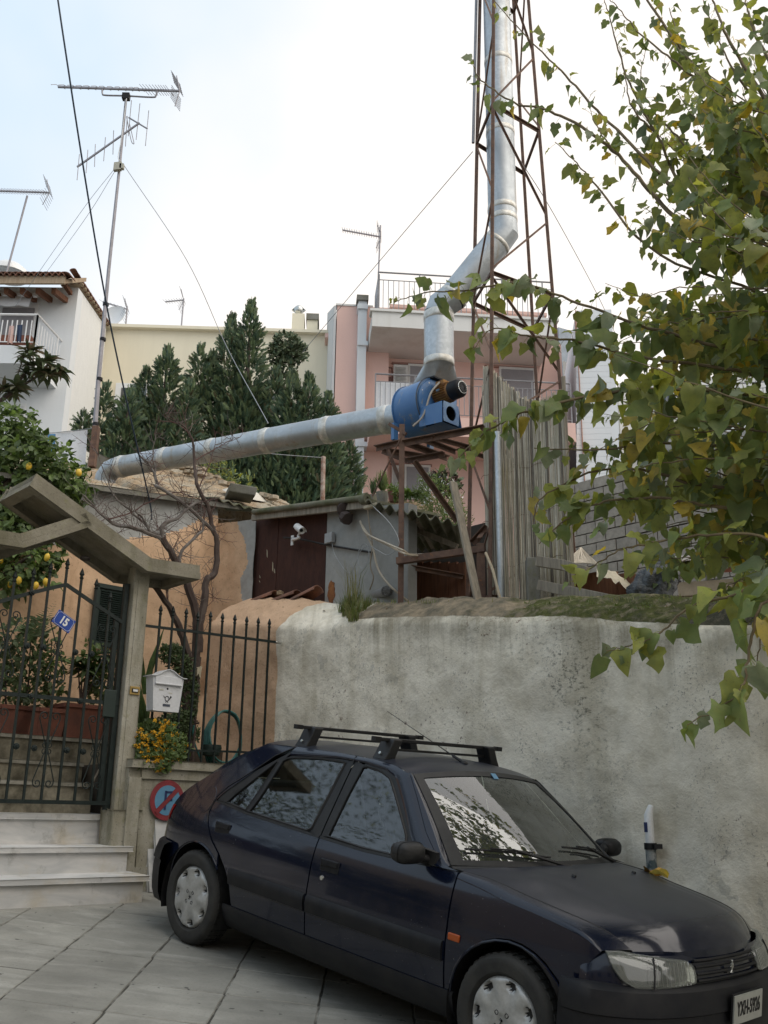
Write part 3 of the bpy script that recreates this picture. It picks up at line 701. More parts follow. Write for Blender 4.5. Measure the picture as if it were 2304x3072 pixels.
# chipped paint flecks on the panel
for (u, v, l) in ((800, 1648, .10), (817, 1685, .12), (822, 1705, .06), (778, 1725, .04), (777, 1740, .03)):
    c = on(u, v, H2P+N2*.046, N2); m = MB(); m.prism([c, c+D2*.015+Z*-.02, c+D2*.022+Z*-l, c+D2*.006+Z*-l*.8], N2*.002); m.build('paint_chip', TARP, hs)
# eaves: corrugated fibre cement and boards
m = MB()
A = on(262, 1451, H1-N1*.12, N1); Bv = on(728, 1515, H1-N1*.12, N1); A = A+(A-Bv).normalized()*2.2
m.prism([A, Bv, Bv+N1*.5+Z*.14, A+N1*.5+Z*.14], V((0, 0, -.055))); bevel(m.build('eave_slab', CONC2, hs), .01)
L2 = (on(1100, 1497, H2P-N2*.12, N2), on(765, 1537, H2P-N2*.12, N2))
def corr(m, a, b, depthv, amp, wl, n, th=.012, seg=10):
    L = (b-a).length; 
    def f(x, y):
        p = a+(b-a)*x+depthv*y; return p+Z*(amp*math.sin(2*math.pi*x*L/wl))
    m.grid(f, n, seg); m.grid(lambda x, y: f(x, y)-Z*th, n, seg)
    m.grid(lambda x, y: f(x, 0)-Z*th*y, n, 1)
m = MB(); corr(m, on(700, 1507, H1-N1*.16, N1)-D1*.25, on(772, 1530, H1-N1*.16, N1)+D1*.05, N1*.6+Z*.15, .018, .15, 40, .014, 3); fixn(m.build('corrugated_sheet', MOSSC, hs, smooth=True))
m = MB(); q = on(758, 1552, H2P-N2*.10, N2), on(1072, 1517, H2P-N2*.10, N2)
m.beam(q[0]+Z*.0, q[1]+(q[1]-q[0])*.08, .035, .075); m.build('fascia_board', OLDWOOD, hs)
m = MB(); a = L2[1]; b = L2[0]
m.prism([a+Z*.01, b+Z*.01, b+N2*1.1+Z*.1, a+N2*1.1+Z*.1], V((0, 0, -.03))); m.build('roof_sheet', MOSSC, hs)
m = MB(); m.tube([L2[1]+Z*.0-N2*.02, L2[0]+Z*.01-N2*.02], .03, 10); m.lathe([(.012, -.02), (.05, -.02), (.055, .06), (.02, .06)], L2[0]-D2*.05+Z*.005, D2, 12); m.build('ridge_roll', MOSSC, hs, smooth=True)
# rubble roof
rt = [on(u, v, H1+N1*off, N1) for u, v, off in ((-200, 1330, 2.9), (100, 1370, 2.9), (250, 1398, 2.9), (400, 1406, 2.9), (503, 1408, 2.6), (616, 1412, 2.0), (660, 1442, 1.6), (740, 1470, 1.2), (874, 1512, .7))]
STUB = at(345, 1440, 11.2); SST = (STUB-H1).dot(D1); SSN = (STUB-H1).dot(N1)
ea = on(262, 1450, H1-N1*.02, N1); eb = on(872, 1536, H1-N1*.02, N1); ea = ea + (ea-eb).normalized()*2.6
def rf(a, b):
    i = a*(len(rt)-1); k = min(int(i), len(rt)-2); t = i-k; top = rt[k].lerp(rt[k+1], t)
    st = (top-H1).dot(D1); s0 = (ea-H1).dot(D1); s1 = (eb-H1).dot(D1); lo = ea.lerp(eb, max(0, min(1, (st-s0)/(s1-s0))))
    p = lo.lerp(top, b); q_ = p-H1; p = p - Z*.42*math.exp(-((q_.dot(D1)-SST)/.22)**4)*(1 if b > .06 else 0)*max(0, 1-max(0, (q_.dot(N1)-SSN-.35)/.5))
    return p+Z*(fbm(p*3, 1, 4)*.04+fbm(p*11, 1, 3)*.02)*(1 if b > .03 else .3)
m = MB(); m.grid(rf, 130, 60); m.grid(lambda a, b: rf(a, 1)-Z*b*.8+N1*b*.5, 60, 2); m.build('roof', RUBBLE, hs, smooth=40)
stm = []
for k in range(7):
    m = MB(); n = random.choice((5, 6, 7)); pts = [V((math.cos(6.283*i/n)*R(.6, 1.0)*.5, math.sin(6.283*i/n)*R(.6, 1.0)*.33, 0)) for i in range(n)]
    m.prism(pts, V((R(-.05, .05), 0, .34))); me = bpy.data.meshes.new('stone')
    me.from_pydata([tuple(p) for p in m.v], [], m.f); me.materials.append(RUBBLE if k % 3 else simple('pale_stone', (.50, .43, .33), .95, scale=12, c2=(.33, .27, .2), bump=.6)); stm.append(me)
for k in range(290):
    a = R(.12, .99); b = R(.02, 1.0)**.9
    p = rf(a, b); ob = piece(random.choice(stm), 'stone', p-Z*.02, hs, (R(.1, .5), R(-.15, .15), R(.2, 1.4))); s_ = R(.07, .15); ob.scale = (s_, s_, s_*R(.4, .8))
for (u, v) in ((548, 1400), (565, 1398), (585, 1400), (603, 1404), (560, 1412), (585, 1414), (606, 1418), (628, 1433), (690, 1450), (705, 1457), (720, 1462), (790, 1482), (805, 1486), (820, 1490), (640, 1440), (672, 1447)):
    p = at(u, v+8, rt[5].y-.2 if u < 650 else 12); ob = piece(random.choice(stm), 'stone', p, hs, (R(-.1, .1), R(-.1, .1), R(0, .4))); ob.scale = (.17, .2, .14)
# concrete lumps on the roof
m = MB(); c = at(722, 1480, 11.3); m.obb(c, V((.16, .02, -.02)), V((-.05, .16, 0)), V((.01, 0, .055))); tag(bevel(m.build('concrete_block', CONC2), .012), 'grey concrete block lying on the rubble roof beside the white dish', 'block')
m = MB(); c = at(305, 1388, 12.7); m.prism([c+V((-.2, 0, -.25)), c+V((.25, 0, -.3)), c+V((.22, 0, .02)), c+V((-.1, 0, .13)), c+V((-.18, 0, .05))], V((.15, .5, 0))); tag(bevel(m.build('chimney_stub', CONC2), .02), 'broken grey cement stub on the roof behind the duct elbow', 'chimney')
m = MB(); c = at(737, 1480, 12.0); m.lathe([(0, .06), (.10, .055), (.2, .03), (.29, -.02), (.30, -.03), (.28, -.03), (.1, .035), (0, .045)], c, V((.25, -.35, .9)), 28)
tag(m.build('satellite_dish', DISH, smooth=True), 'cream dish tipped over on the ridge of the rubble roof', 'dish')
# old curved tiles lying on the wall top
def tilemesh(L=.36, r=.085, th=.014):
    m = MB()
    for rr in (r, r-th):
        m.grid(lambda a, b: V(((a-.5)*L, math.cos(math.pi*b)*rr*(1.15-.3*a), math.sin(math.pi*b)*rr*.75)), 3, 10)
    m.grid(lambda a, b: V((.5*L, math.cos(math.pi*b)*(r-th*a)*(.85), math.sin(math.pi*b)*(r-th*a)*.75)), 1, 10)
    m.grid(lambda a, b: V((-.5*L, math.cos(math.pi*b)*(r-th*a)*(1.15), math.sin(math.pi*b)*(r-th*a)*.75)), 1, 10)
    me = bpy.data.meshes.new('clay_tile'); me.from_pydata([tuple(p) for p in m.v], [], m.f); me.materials.append(TILE); return me
TM = tilemesh()
for k, (u, v, lab) in enumerate(((795, 1792, 'curved clay tile leftmost on the wall top by the peach wall'), (860, 1791, 'middle curved clay tile on the wall top under the brown panel'), (920, 1783, 'tilted curved clay tile on the wall top beside the rust stain'))):
    p = on(u, v+4, WH+N2*.40, N2); ob = bpy.data.objects.new('roof_tile', TM); COL.objects.link(ob); ob.location = p-Z*.02
    ob.rotation_euler = (R(-.1, .1), -.14-.1*(k == 2), -.79+R(-.1, .1)); ob['label'] = lab; ob['category'] = 'tile'; ob['group'] = 'old tiles on the wall top'
m = MB(); c = on(840, 1780, WH+N2*.42, N2); m.ball(c, .045, 7, sz=.8); tag(m.build('stone', RUBBLE), 'small pale stone on top of the clay tiles by the brown panel', 'stone')
# ------------------------------------------------------------------ the car (built in its own axes: x forward, y left, z up)
car = thing('parked_car', 'dark navy five door hatchback with roof bars parked nose down along the old wall', 'car', CARO)
OFF[car.name] = V((0, 0, 0))
_y, _s, _r2 = -.7875, .1514, .0061
RC = Matrix.Rotation(_y, 3, 'Z') @ Matrix.Rotation(_s, 3, 'Y') @ Matrix.Rotation(_r2, 3, 'X')
car.rotation_euler = RC.to_euler()
def c2w(p): return RC @ V(p) + CARO
WZ = [(.12, .70), (.18, .765), (.25, .80), (.40, .832), (.54, .845), (.60, .842), (.70, .835), (.80, .815), (.88, .785), (.95, .755), (1.28, .60), (1.33, .57)]
TX = [(-.65, .80), (-.5, .885), (-.3, .945), (0, .98), (.6, 1), (1.8, 1), (2.3, .988), (2.6, .965), (2.85, .93), (3.0, .89), (3.1, .84), (3.2, .76)]
def S(x, z): return sinterp(z, WZ)*sinterp(x, TX)
def resample(pts, n):
    P = [V((p[0], p[1], 0)) for p in pts]; L = [0]
    for a, b in zip(P, P[1:]): L.append(L[-1]+(b-a).length)
    out = []
    for i in range(n+1):
        t = L[-1]*i/n
        for k in range(len(P)-1):
            if t <= L[k+1]+1e-9: break
        d = L[k+1]-L[k]; out.append(P[k].lerp(P[k+1], (t-L[k])/d if d > 1e-9 else 0))
    return out
def coons(m, bot, right, top, left, nu, nv, off=0.0, sgn=-1, flange=.012, mid=0):
    B, Rr, T_, L_ = resample(bot, nu), resample(right, nv), resample(top, nu), resample(left, nv)
    k = len(m.v)
    for i in range(nu+1):
        a = i/nu
        for j in range(nv+1):
            b = j/nv
            p = B[i]*(1-b)+T_[i]*b + L_[j]*(1-a)+Rr[j]*a - (B[0]*(1-a)*(1-b)+B[nu]*a*(1-b)+T_[0]*(1-a)*b+T_[nu]*a*b)
            m.v.append(V((p.x, sgn*(S(p.x, p.y)+off), p.y)))
    for i in range(nu):
        for j in range(nv): a = k+i*(nv+1)+j; m.face((a, a+nv+1, a+nv+2, a+1)[::sgn*-1], mid)
    if flange:
        loop = [k+i*(nv+1) for i in range(nu)] + [k+nu*(nv+1)+j for j in range(nv)] + [k+i*(nv+1)+nv for i in range(nu, 0, -1)] + [k+j for j in range(nv, 0, -1)]
        kk = len(m.v)
        for q in loop: p = m.v[q]; m.v.append(V((p.x, p.y-sgn*flange, p.z)))
        n = len(loop)
        for i in range(n): j = (i+1) % n; m.face((loop[i], loop[j], kk+j, kk+i), mid)
def arch(cx, a0, a1, r=.342, n=14, cz=.285):
    return [(cx+r*math.cos(math.radians(a0+(a1-a0)*i/n)), cz+r*math.sin(math.radians(a0+(a1-a0)*i/n))) for i in range(n+1)]
BELT = [(.03, .902), (.4, .878), (1.0, .858), (1.6, .848), (2.2, .872)]
def belt(x): return sinterp(x, BELT)
def two(fn):       # build the right and left of a part
    for sgn in (-1, 1): fn(sgn)
def cb(m, name, mats, parent=car, smooth=50, label=None): return fixn(m.build(name, mats, parent, smooth=smooth, local=True, label=label))
def bex(a): return 2.205+(3.085-2.205)*a
def bedge(a): return sinterp(a, [(0, .745), (.3, .715), (.6, .700), (.8, .675), (.92, .635), (1, .585)]), sinterp(a, [(0, .872), (.2, .862), (.4, .835), (.65, .806), (.82, .780), (.93, .745), (1, .700)])
def side(sgn):
    m = MB()          # front wing
    coons(m, [(2.205, .32)]+[(2.24, .32)]+arch(2.58, 174, 8), [(2.92, .36), (2.935, .50), (2.95, .60), (3.02, .69)], [(2.205, .838), (2.35, .822), (2.5, .798), (2.7, .775), (2.85, .752), (2.95, .728), (3.02, .69)], [(2.205, .32), (2.207, .6), (2.205, .838)], 44, 16, sgn=sgn)
    def roll(a, b):
        x = 2.205+(3.02-2.205)*a; zt_ = sinterp(x, [(2.205, .838), (2.35, .822), (2.5, .798), (2.7, .775), (2.85, .752), (2.95, .728), (3.02, .69)])
        ye, ze_ = bedge(a); y0 = S(x, zt_); xe_ = bex(a); t = b*math.pi/2
        return V((x+(xe_-x)*(1-math.cos(t)), sgn*(y0+(ye-y0)*(1-math.cos(t))), zt_+(ze_-zt_)*math.sin(t)))
    m.grid(roll, 44, 7)
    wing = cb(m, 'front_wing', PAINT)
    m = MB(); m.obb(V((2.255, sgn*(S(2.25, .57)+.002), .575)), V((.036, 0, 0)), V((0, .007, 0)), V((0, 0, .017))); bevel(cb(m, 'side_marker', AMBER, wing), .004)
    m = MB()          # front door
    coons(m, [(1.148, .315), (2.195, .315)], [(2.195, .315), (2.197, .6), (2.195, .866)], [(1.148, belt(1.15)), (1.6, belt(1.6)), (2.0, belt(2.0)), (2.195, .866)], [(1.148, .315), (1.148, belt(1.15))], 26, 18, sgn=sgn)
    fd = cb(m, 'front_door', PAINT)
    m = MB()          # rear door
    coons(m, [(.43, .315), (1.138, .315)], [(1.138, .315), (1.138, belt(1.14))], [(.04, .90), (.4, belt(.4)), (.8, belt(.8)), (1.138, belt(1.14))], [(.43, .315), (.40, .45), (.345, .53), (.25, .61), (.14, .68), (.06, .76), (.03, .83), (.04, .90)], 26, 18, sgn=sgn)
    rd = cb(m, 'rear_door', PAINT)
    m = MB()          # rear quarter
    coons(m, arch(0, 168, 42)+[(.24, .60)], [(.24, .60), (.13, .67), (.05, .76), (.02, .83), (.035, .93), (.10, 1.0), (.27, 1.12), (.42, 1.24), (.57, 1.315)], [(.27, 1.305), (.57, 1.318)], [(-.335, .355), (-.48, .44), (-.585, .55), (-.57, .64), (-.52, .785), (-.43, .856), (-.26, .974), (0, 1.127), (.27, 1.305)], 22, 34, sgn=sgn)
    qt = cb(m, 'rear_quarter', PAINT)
    cx, cz = -.055, .895; m = MB(); k = 24      # fuel flap
    ring = [V((cx+.075*math.cos(6.283*i/k), 0, cz+.085*math.sin(6.283*i/k))) for i in range(k)]
    m.v = [V((p.x, sgn*(S(p.x, p.z)+.002), p.z)) for p in ring]+[V((p.x+(p.x-cx)*.06, sgn*(S(p.x, p.z)-.004), p.z+(p.z-cz)*.06)) for p in ring]
    m.face(range(k)); [m.face((i, (i+1) % k, k+(i+1) % k, k+i)) for i in range(k)]
    if sgn < 0: cb(m, 'fuel_flap', PAINT, qt)
    # cant rail from quarter over the doors and down the windscreen pillar
    O = [(.575, 1.318), (1.0, 1.328), (1.3, 1.325), (1.48, 1.313), (1.62, 1.28), (1.74, 1.17), (1.90, 1.01), (2.07, .885), (2.20, .872)]
    I = [(.555, 1.262), (1.0, 1.297), (1.25, 1.297), (1.42, 1.283), (1.52, 1.255), (1.65, 1.135), (1.80, .985), (1.92, .88), (2.0, .868)]
    m = MB(); n = 50; ro, ri = resample(O, n), resample(I, n)
    def cf(a, b):
        p = ro[int(round(a*n))].lerp(ri[int(round(a*n))], b); bl_ = math.sin(math.pi*b)*.010
        return V((p.x, sgn*(S(p.x, p.y)+bl_+.001), p.y))
    m.grid(cf, n, 6); cr = cb(m, 'cant_rail', PAINT)
    for xs in (1.143,): pass
    # shut gap in the rail
    m = MB(); m.tube([V((1.143+.0*t, sgn*(S(1.143, 1.285+.04*t)+.008), 1.285+.04*t)) for t in (0, .5, 1.05)], .0035, 5); cb(m, 'shut_line', BLACKP, cr)
    m = MB(); m.tube([V((x, sgn*(S(x, z)+.0015), z)) for x, z in ((.57, 1.316), (.42, 1.242), (.27, 1.122), (.10, 1.002), (.035, .93), (.018, .83), (.045, .765))], .004, 5); cb(m, 'shut_line', BLACKP, qt)
    # glasses
    GQ = [(.165, .908), (.20, .955), (.33, 1.085), (.465, 1.215), (.478, 1.215), (.425, 1.0), (.392, .893)]
    GR = [(.432, .890), (.47, 1.0), (.515, 1.235), (.60, 1.252), (.85, 1.277), (1.075, 1.281), (1.065, 1.1), (1.045, .872)]
    GF = [(1.205, .872), (1.215, 1.1), (1.235, 1.282), (1.38, 1.270), (1.49, 1.237), (1.62, 1.12), (1.79, .96), (1.80, .868), (1.5, .862)]
    def glass(P, nm):
        P = [V((a, b, 0)) for a, b in P]; P = [V(q[:]) for q in [x for x in resample([(p.x, p.y) for p in P]+[(P[0].x, P[0].y)], 40)[:-1]]]
        c = sum(P, V((0, 0, 0)))/len(P); m = MB(); k = len(P)
        for r in (1, .66, .33, 0.01):
            for p in P: q = c+(p-c)*r; m.v.append(V((q.x, sgn*(S(q.x, q.y)-.007), q.y)))
        for r in range(3):
            for i in range(k): m.face((r*k+i, r*k+(i+1) % k, (r+1)*k+(i+1) % k, (r+1)*k+i))
        g = cb(m, nm, GLASSC, smooth=True)
        m = MB()      # rubber seal
        for r, o in ((1.0, .002), (1, -.009)): pass
        m.tube([V((p.x, sgn*(S(p.x, p.y)-.002), p.y)) for p in P], .0075, 5, closed=True); cb(m, 'window_seal', BLACKP, g, smooth=True)
        return g
    glass(GQ, 'quarter_glass'); glass(GR, 'rear_door_glass'); glass(GF, 'front_door_glass')
    # black frame skins between glasses
    m = MB()
    def strip(A, B, off=0, n=12):
        a, b = resample(A, n), resample(B, n)
        m.grid(lambda s, t: (lambda p: V((p.x, sgn*(S(p.x, p.y)-.004+off), p.y)))(a[int(round(s*n))].lerp(b[int(round(s*n))], t)), n, 3)
    strip([(1.045, .870), (1.075, 1.285)], [(1.138, .862), (1.139, 1.30)]); strip([(1.148, .862), (1.149, 1.30)], [(1.205, .870), (1.235, 1.285)])
    strip([(.392, .888), (.425, 1.0), (.478, 1.22)], [(.432, .888), (.47, 1.0), (.515, 1.24)], .004)
    strip([(1.79, .962), (1.80, .866)], [(1.93, .876), (2.0, .868)])
    strip([(.05, .903), (.16, .905), (.4, .885), (1.138, .866)], [(.045, .895), (.16, .892), (.4, .872), (1.138, .853)], .008)
    strip([(1.148, .866), (1.5, .858), (1.8, .866), (2.02, .872)], [(1.148, .853), (1.5, .845), (1.8, .853), (2.02, .860)], .008)
    strip([(.575, 1.262), (.85, 1.285), (1.1, 1.297)], [(.52, 1.236), (.85, 1.275), (1.075, 1.281)]); strip([(1.235, 1.297), (1.42, 1.284), (1.52, 1.256), (1.80, .986), (1.92, .88)], [(1.235, 1.281), (1.38, 1.268), (1.49, 1.235), (1.79, .958), (1.85, .87)])
    strip([(.52, 1.238), (.33, 1.10), (.19, .97), (.15, .905)], [(.57, 1.300), (.28, 1.12), (.11, 1.0), (.05, .905)], -.001)
    cb(m, 'window_frame', BLACKP, smooth=50)
    # rubbing strips and sill
    for x0_, x1_, par, nm in ((1.155, 2.188, fd, 'rubbing_strip'), (.40, 1.132, rd, 'rubbing_strip')):
        m = MB(); n = 14
        sec = [(.447, .0), (.452, .013), (.50, .018), (.535, .014), (.546, .0)]
        m.grid(lambda a, b: (lambda x, s_: V((x, sgn*(S(x, s_[0])+s_[1]), s_[0])))(x0_+(x1_-x0_)*a, sec[int(round(b*4))]), n, 4)
        for xe in (x0_, x1_): m.poly([V((xe, sgn*(S(xe, z)+o_), z)) for z, o_ in sec])
        cb(m, nm, BLACKG, par)
    m = MB(); sec = [(.318, -.02), (.322, .006), (.30, .014), (.24, .012), (.19, .0), (.165, -.03), (.16, -.10)]
    m.grid(lambda a, b: (lambda x, s_: V((x, sgn*(S(x, s_[0])+s_[1]), s_[0]-.0)))(.34+(2.262-.34)*a, sec[int(round(b*6))]), 20, 6); cb(m, 'sill', BLACKG)
    # door handles
    for hx, hz, par in ((1.30, .735, fd), (.235, .765, rd)):
        m = MB(); y = S(hx, hz); m.obb(V((hx, sgn*(y+.002), hz-.01)), V((.078, 0, 0)), V((0, .006, -.001)), V((0, 0, .034))); m.obb(V((hx, sgn*(y+.010), hz+.006)), V((.070, 0, 0)), V((0, .006, 0)), V((0, 0, .017))); bevel(cb(m, 'door_handle', BLACKG, par), .005)
    m = MB(); y = S(1.20, .665); m.lathe([(0, .008), (.012, .008), (.014, 0)], V((1.255, sgn*S(1.255, .66), .655)), V((0, sgn, 0)), 14); cb(m, 'lock', CHROME, fd)
    # mirror
    m = MB(); c = V((1.965, sgn*.925, .925))
    def mf(a, b):
        t = a*math.pi; r = math.sin(t)**.55; ph = 2*math.pi*b; cx_ = math.cos(ph); cz_ = math.sin(ph)
        ex = lambda v, e: math.copysign(abs(v)**e, v)
        return c + V((-.062+.085*(-math.cos(t)*.5+.5)*2 - (.03 if a > .5 else 0)+ex(cx_, .7)*0, sgn*(ex(cx_, .62)*.105*r*(1-.12*a)), ex(cz_, .62)*.056*r))
    m.grid(mf, 12, 24); mr = cb(m, 'door_mirror', BLACKP, fd, smooth=60)
    m = MB(); m.prism([V((1.99, sgn*.86, .955)), V((2.05, sgn*.80, .935)), V((2.05, sgn*.79, .872)), V((1.96, sgn*.79, .872)), V((1.93, sgn*.84, .885))], V((0, -sgn*.03, .0))); m.tube([V((1.985, sgn*.86, .905)), V((2.0, sgn*.78, .895))], .026, 8); cb(m, 'mirror_foot', BLACKP, fd)
    # tail lamp
    m = MB(); coons(m, [(-.555, .69), (-.515, .695)], [(-.515, .695), (-.49, .75), (-.455, .80)], [(-.50, .80), (-.455, .80)], [(-.555, .69), (-.545, .73), (-.50, .80)], 4, 8, off=.005, sgn=sgn); cb(m, 'tail_lamp', REDL)
    # wheel housing lip
    for cx_ in (0, 2.58):
        m = MB(); m.tube([V((x, sgn*(S(x, z)+.001), z)) for x, z in arch(cx_, 178, 5 if cx_ else 40, r=.344)], .007, 6); cb(m, 'arch_lip', PAINT, smooth=True)
        m = MB(); m.grid(lambda a, b: V((cx_+.345*math.cos(math.pi*(1.12-1.24*a)), sgn*(.50+.33*b*.985), .285+.345*math.sin(math.pi*(1.12-1.24*a)))), 20, 3); cb(m, 'wheel_housing', BLACKP)
two(side)
# roof
def rz(x): return sinterp(x, [(.27, 1.306), (.57, 1.318), (1.0, 1.328), (1.3, 1.325), (1.48, 1.313), (1.62, 1.28)])
def rooff(a, b):
    yy = -1+2*b; x0_ = .27-.10*(1-yy*yy); x1_ = 1.615+.045*(1-yy*yy); x = x0_+(x1_-x0_)*a; e = min(max(x, .27), 1.62); w_ = S(e, rz(e))
    return V((x, yy*w_, rz(e)+.042*(1-abs(yy)**2.4)-(.01*(a > .97))))
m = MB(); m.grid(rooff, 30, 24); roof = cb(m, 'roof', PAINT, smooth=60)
def screen(a, b, T, B, bulge):       # T,B : (x_edge, w, z, xmid bulge)
    yy = -1+2*b; bt = 1-yy*yy
    p = V((T[0]+T[3]*bt, yy*T[1], T[2]+T[4]*bt)); q = V((B[0]+B[3]*bt, yy*B[1], B[2]+B[4]*bt)); r = p.lerp(q, a); r.z += bulge*math.sin(math.pi*a); return r
WT = (1.625, .575, 1.275, .05, .040); WB = (2.10, .735, .880, .24, .02)
m = MB(); m.grid(lambda a, b: screen(.015+.97*a, .035+.93*b, WT, WB, .018), 12, 24); ws = cb(m, 'windscreen', GLASSW, smooth=True)
for r0, r1, b0, b1 in ((-.015, .05, 0, 1), (.95, 1.0, 0, 1), (0, 1, 0, .045), (0, 1, .955, 1)):
    m = MB(); m.grid(lambda a, b: screen(r0+(r1-r0)*a, b0+(b1-b0)*b, WT, WB, .018)+V((.003, 0, .003)), 8, 24); cb(m, 'screen_border', BLACKP, ws, smooth=True)
# hatch and rear glass
RT = (.27, .575, 1.304, -.10, .04); RB = (-.30, .68, .975, -.12, .0); RL = (-.57, .70, .60, -.08, 0)
m = MB(); m.grid(lambda a, b: screen(.12+.8*a, .07+.86*b, RT, RB, .03)+V((-.004, 0, .006)), 8, 16); cb(m, 'rear_window', GLASSC, smooth=True)
m = MB(); m.grid(lambda a, b: screen(.12*a, b, RT, RB, .03), 2, 20); m.grid(lambda a, b: screen(.92+.08*a, b, RT, RB, .03), 2, 20); m.grid(lambda a, b: screen(a, b, RB, RL, .03), 8, 20)
m.grid(lambda a, b: screen(a, .07*b, RT, RB, .03), 8, 2); m.grid(lambda a, b: screen(a, .93+.07*b, RT, RB, .03), 8, 2)
hatch = cb(m, 'tailgate', PAINT, smooth=50)
for sgn in (-1, 1):
    m = MB(); ro = resample([(1.60, 1.287), (1.62, 1.28), (1.74, 1.17), (1.90, 1.01), (2.07, .885), (2.12, .874)], 20)
    def rib(a, b):
        p = ro[int(round(a*20))]; q = screen(a, 0 if sgn < 0 else 1, WT, WB, .018); o2 = V((p.x, sgn*(S(p.x, p.y)-.003), p.y)); r = q.lerp(o2, b); return r+V((.3, sgn*.3, .3))*.02*math.sin(math.pi*b)
    m.grid(rib, 20, 3); cb(m, 'windscreen_pillar', PAINT)
    m = MB(); ro2 = resample([(.27, 1.305), (0, 1.127), (-.26, .974), (-.43, .856), (-.52, .785), (-.57, .64)], 24)
    def rib2(a, b):
        p = ro2[int(round(a*24))]; t = (1.305-p.y); q = screen(min(1, t/.33), 0 if sgn < 0 else 1, RT, RB, .03) if t < .33 else screen(min(1, (t-.33)/.335), 0 if sgn < 0 else 1, RB, RL, .03)
        o2 = V((p.x, sgn*(S(p.x, p.y)-.002), p.y)); return q.lerp(o2, b)
    m.grid(rib2, 24, 3); cb(m, 'hatch_edge', PAINT)
# plan of the nose
NP = [(2.90, .853), (2.97, .838), (3.04, .795), (3.11, .725), (3.17, .625), (3.22, .50), (3.255, .35), (3.275, .18), (3.28, 0)]
NPf = [(x, -y) for x, y in NP]+[(x, y) for x, y in NP[::-1][1:]]
def npl(t):       # smooth plan point and outward normal
    n = len(NPf)-1; k = t*n; i = min(int(k), n-1); P = [V((*NPf[max(0, min(n, i+d))], 0)) for d in (-1, 0, 1, 2)]; u = k-i
    a, b, c, d = P
    p = .5*((2*b)+(c-a)*u+(2*a-5*b+4*c-d)*u*u+(3*b-a-3*c+d)*u**3); q = .5*((c-a)+(2*(2*a-5*b+4*c-d))*u+3*(3*b-a-3*c+d)*u*u)
    nn = V((q.y, -q.x, 0)).normalized(); return p, nn
BS = [(.572, -.03), (.568, .0), (.55, .022), (.50, .035), (.455, .040), (.448, .030), (.40, .034), (.33, .030), (.25, .020), (.19, -.005), (.17, -.06)]
def bump_(a, b):
    p, nn = npl(a); k = b*(len(BS)-1); i = min(int(k), len(BS)-2); z = BS[i][0]+(BS[i+1][0]-BS[i][0])*(k-i); o_ = BS[i][1]+(BS[i+1][1]-BS[i][1])*(k-i)
    e = min(a, 1-a); o_ *= min(1, .35+e*6); return p+nn*o_+Z*z
m = MB(); m.grid(bump_, 60, len(BS)-1); fb = cb(m, 'front_bumper', BLACKG, smooth=35)
NPR = [(-.33, .815), (-.45, .79), (-.55, .72), (-.61, .58), (-.645, .35), (-.655, 0)]
def rb_(a, b):
    F_ = [(x, -y) for x, y in NPR]+[(x, y) for x, y in NPR[::-1][1:]]; n = len(F_)-1; k = a*n; i = min(int(k), n-1); p = V((*F_[i], 0)).lerp(V((*F_[i+1], 0)), k-i)
    kk = b*(len(BS)-1); i = min(int(kk), len(BS)-2); z = BS[i][0]+(BS[i+1][0]-BS[i][0])*(kk-i); o_ = BS[i][1]+(BS[i+1][1]-BS[i][1])*(kk-i)
    c = V((.4, 0, 0)); return p+(p-c).normalized()*(o_+.02)+Z*z
m = MB(); m.grid(rb_, 60, len(BS)-1); cb(m, 'rear_bumper', BLACKG, smooth=35)
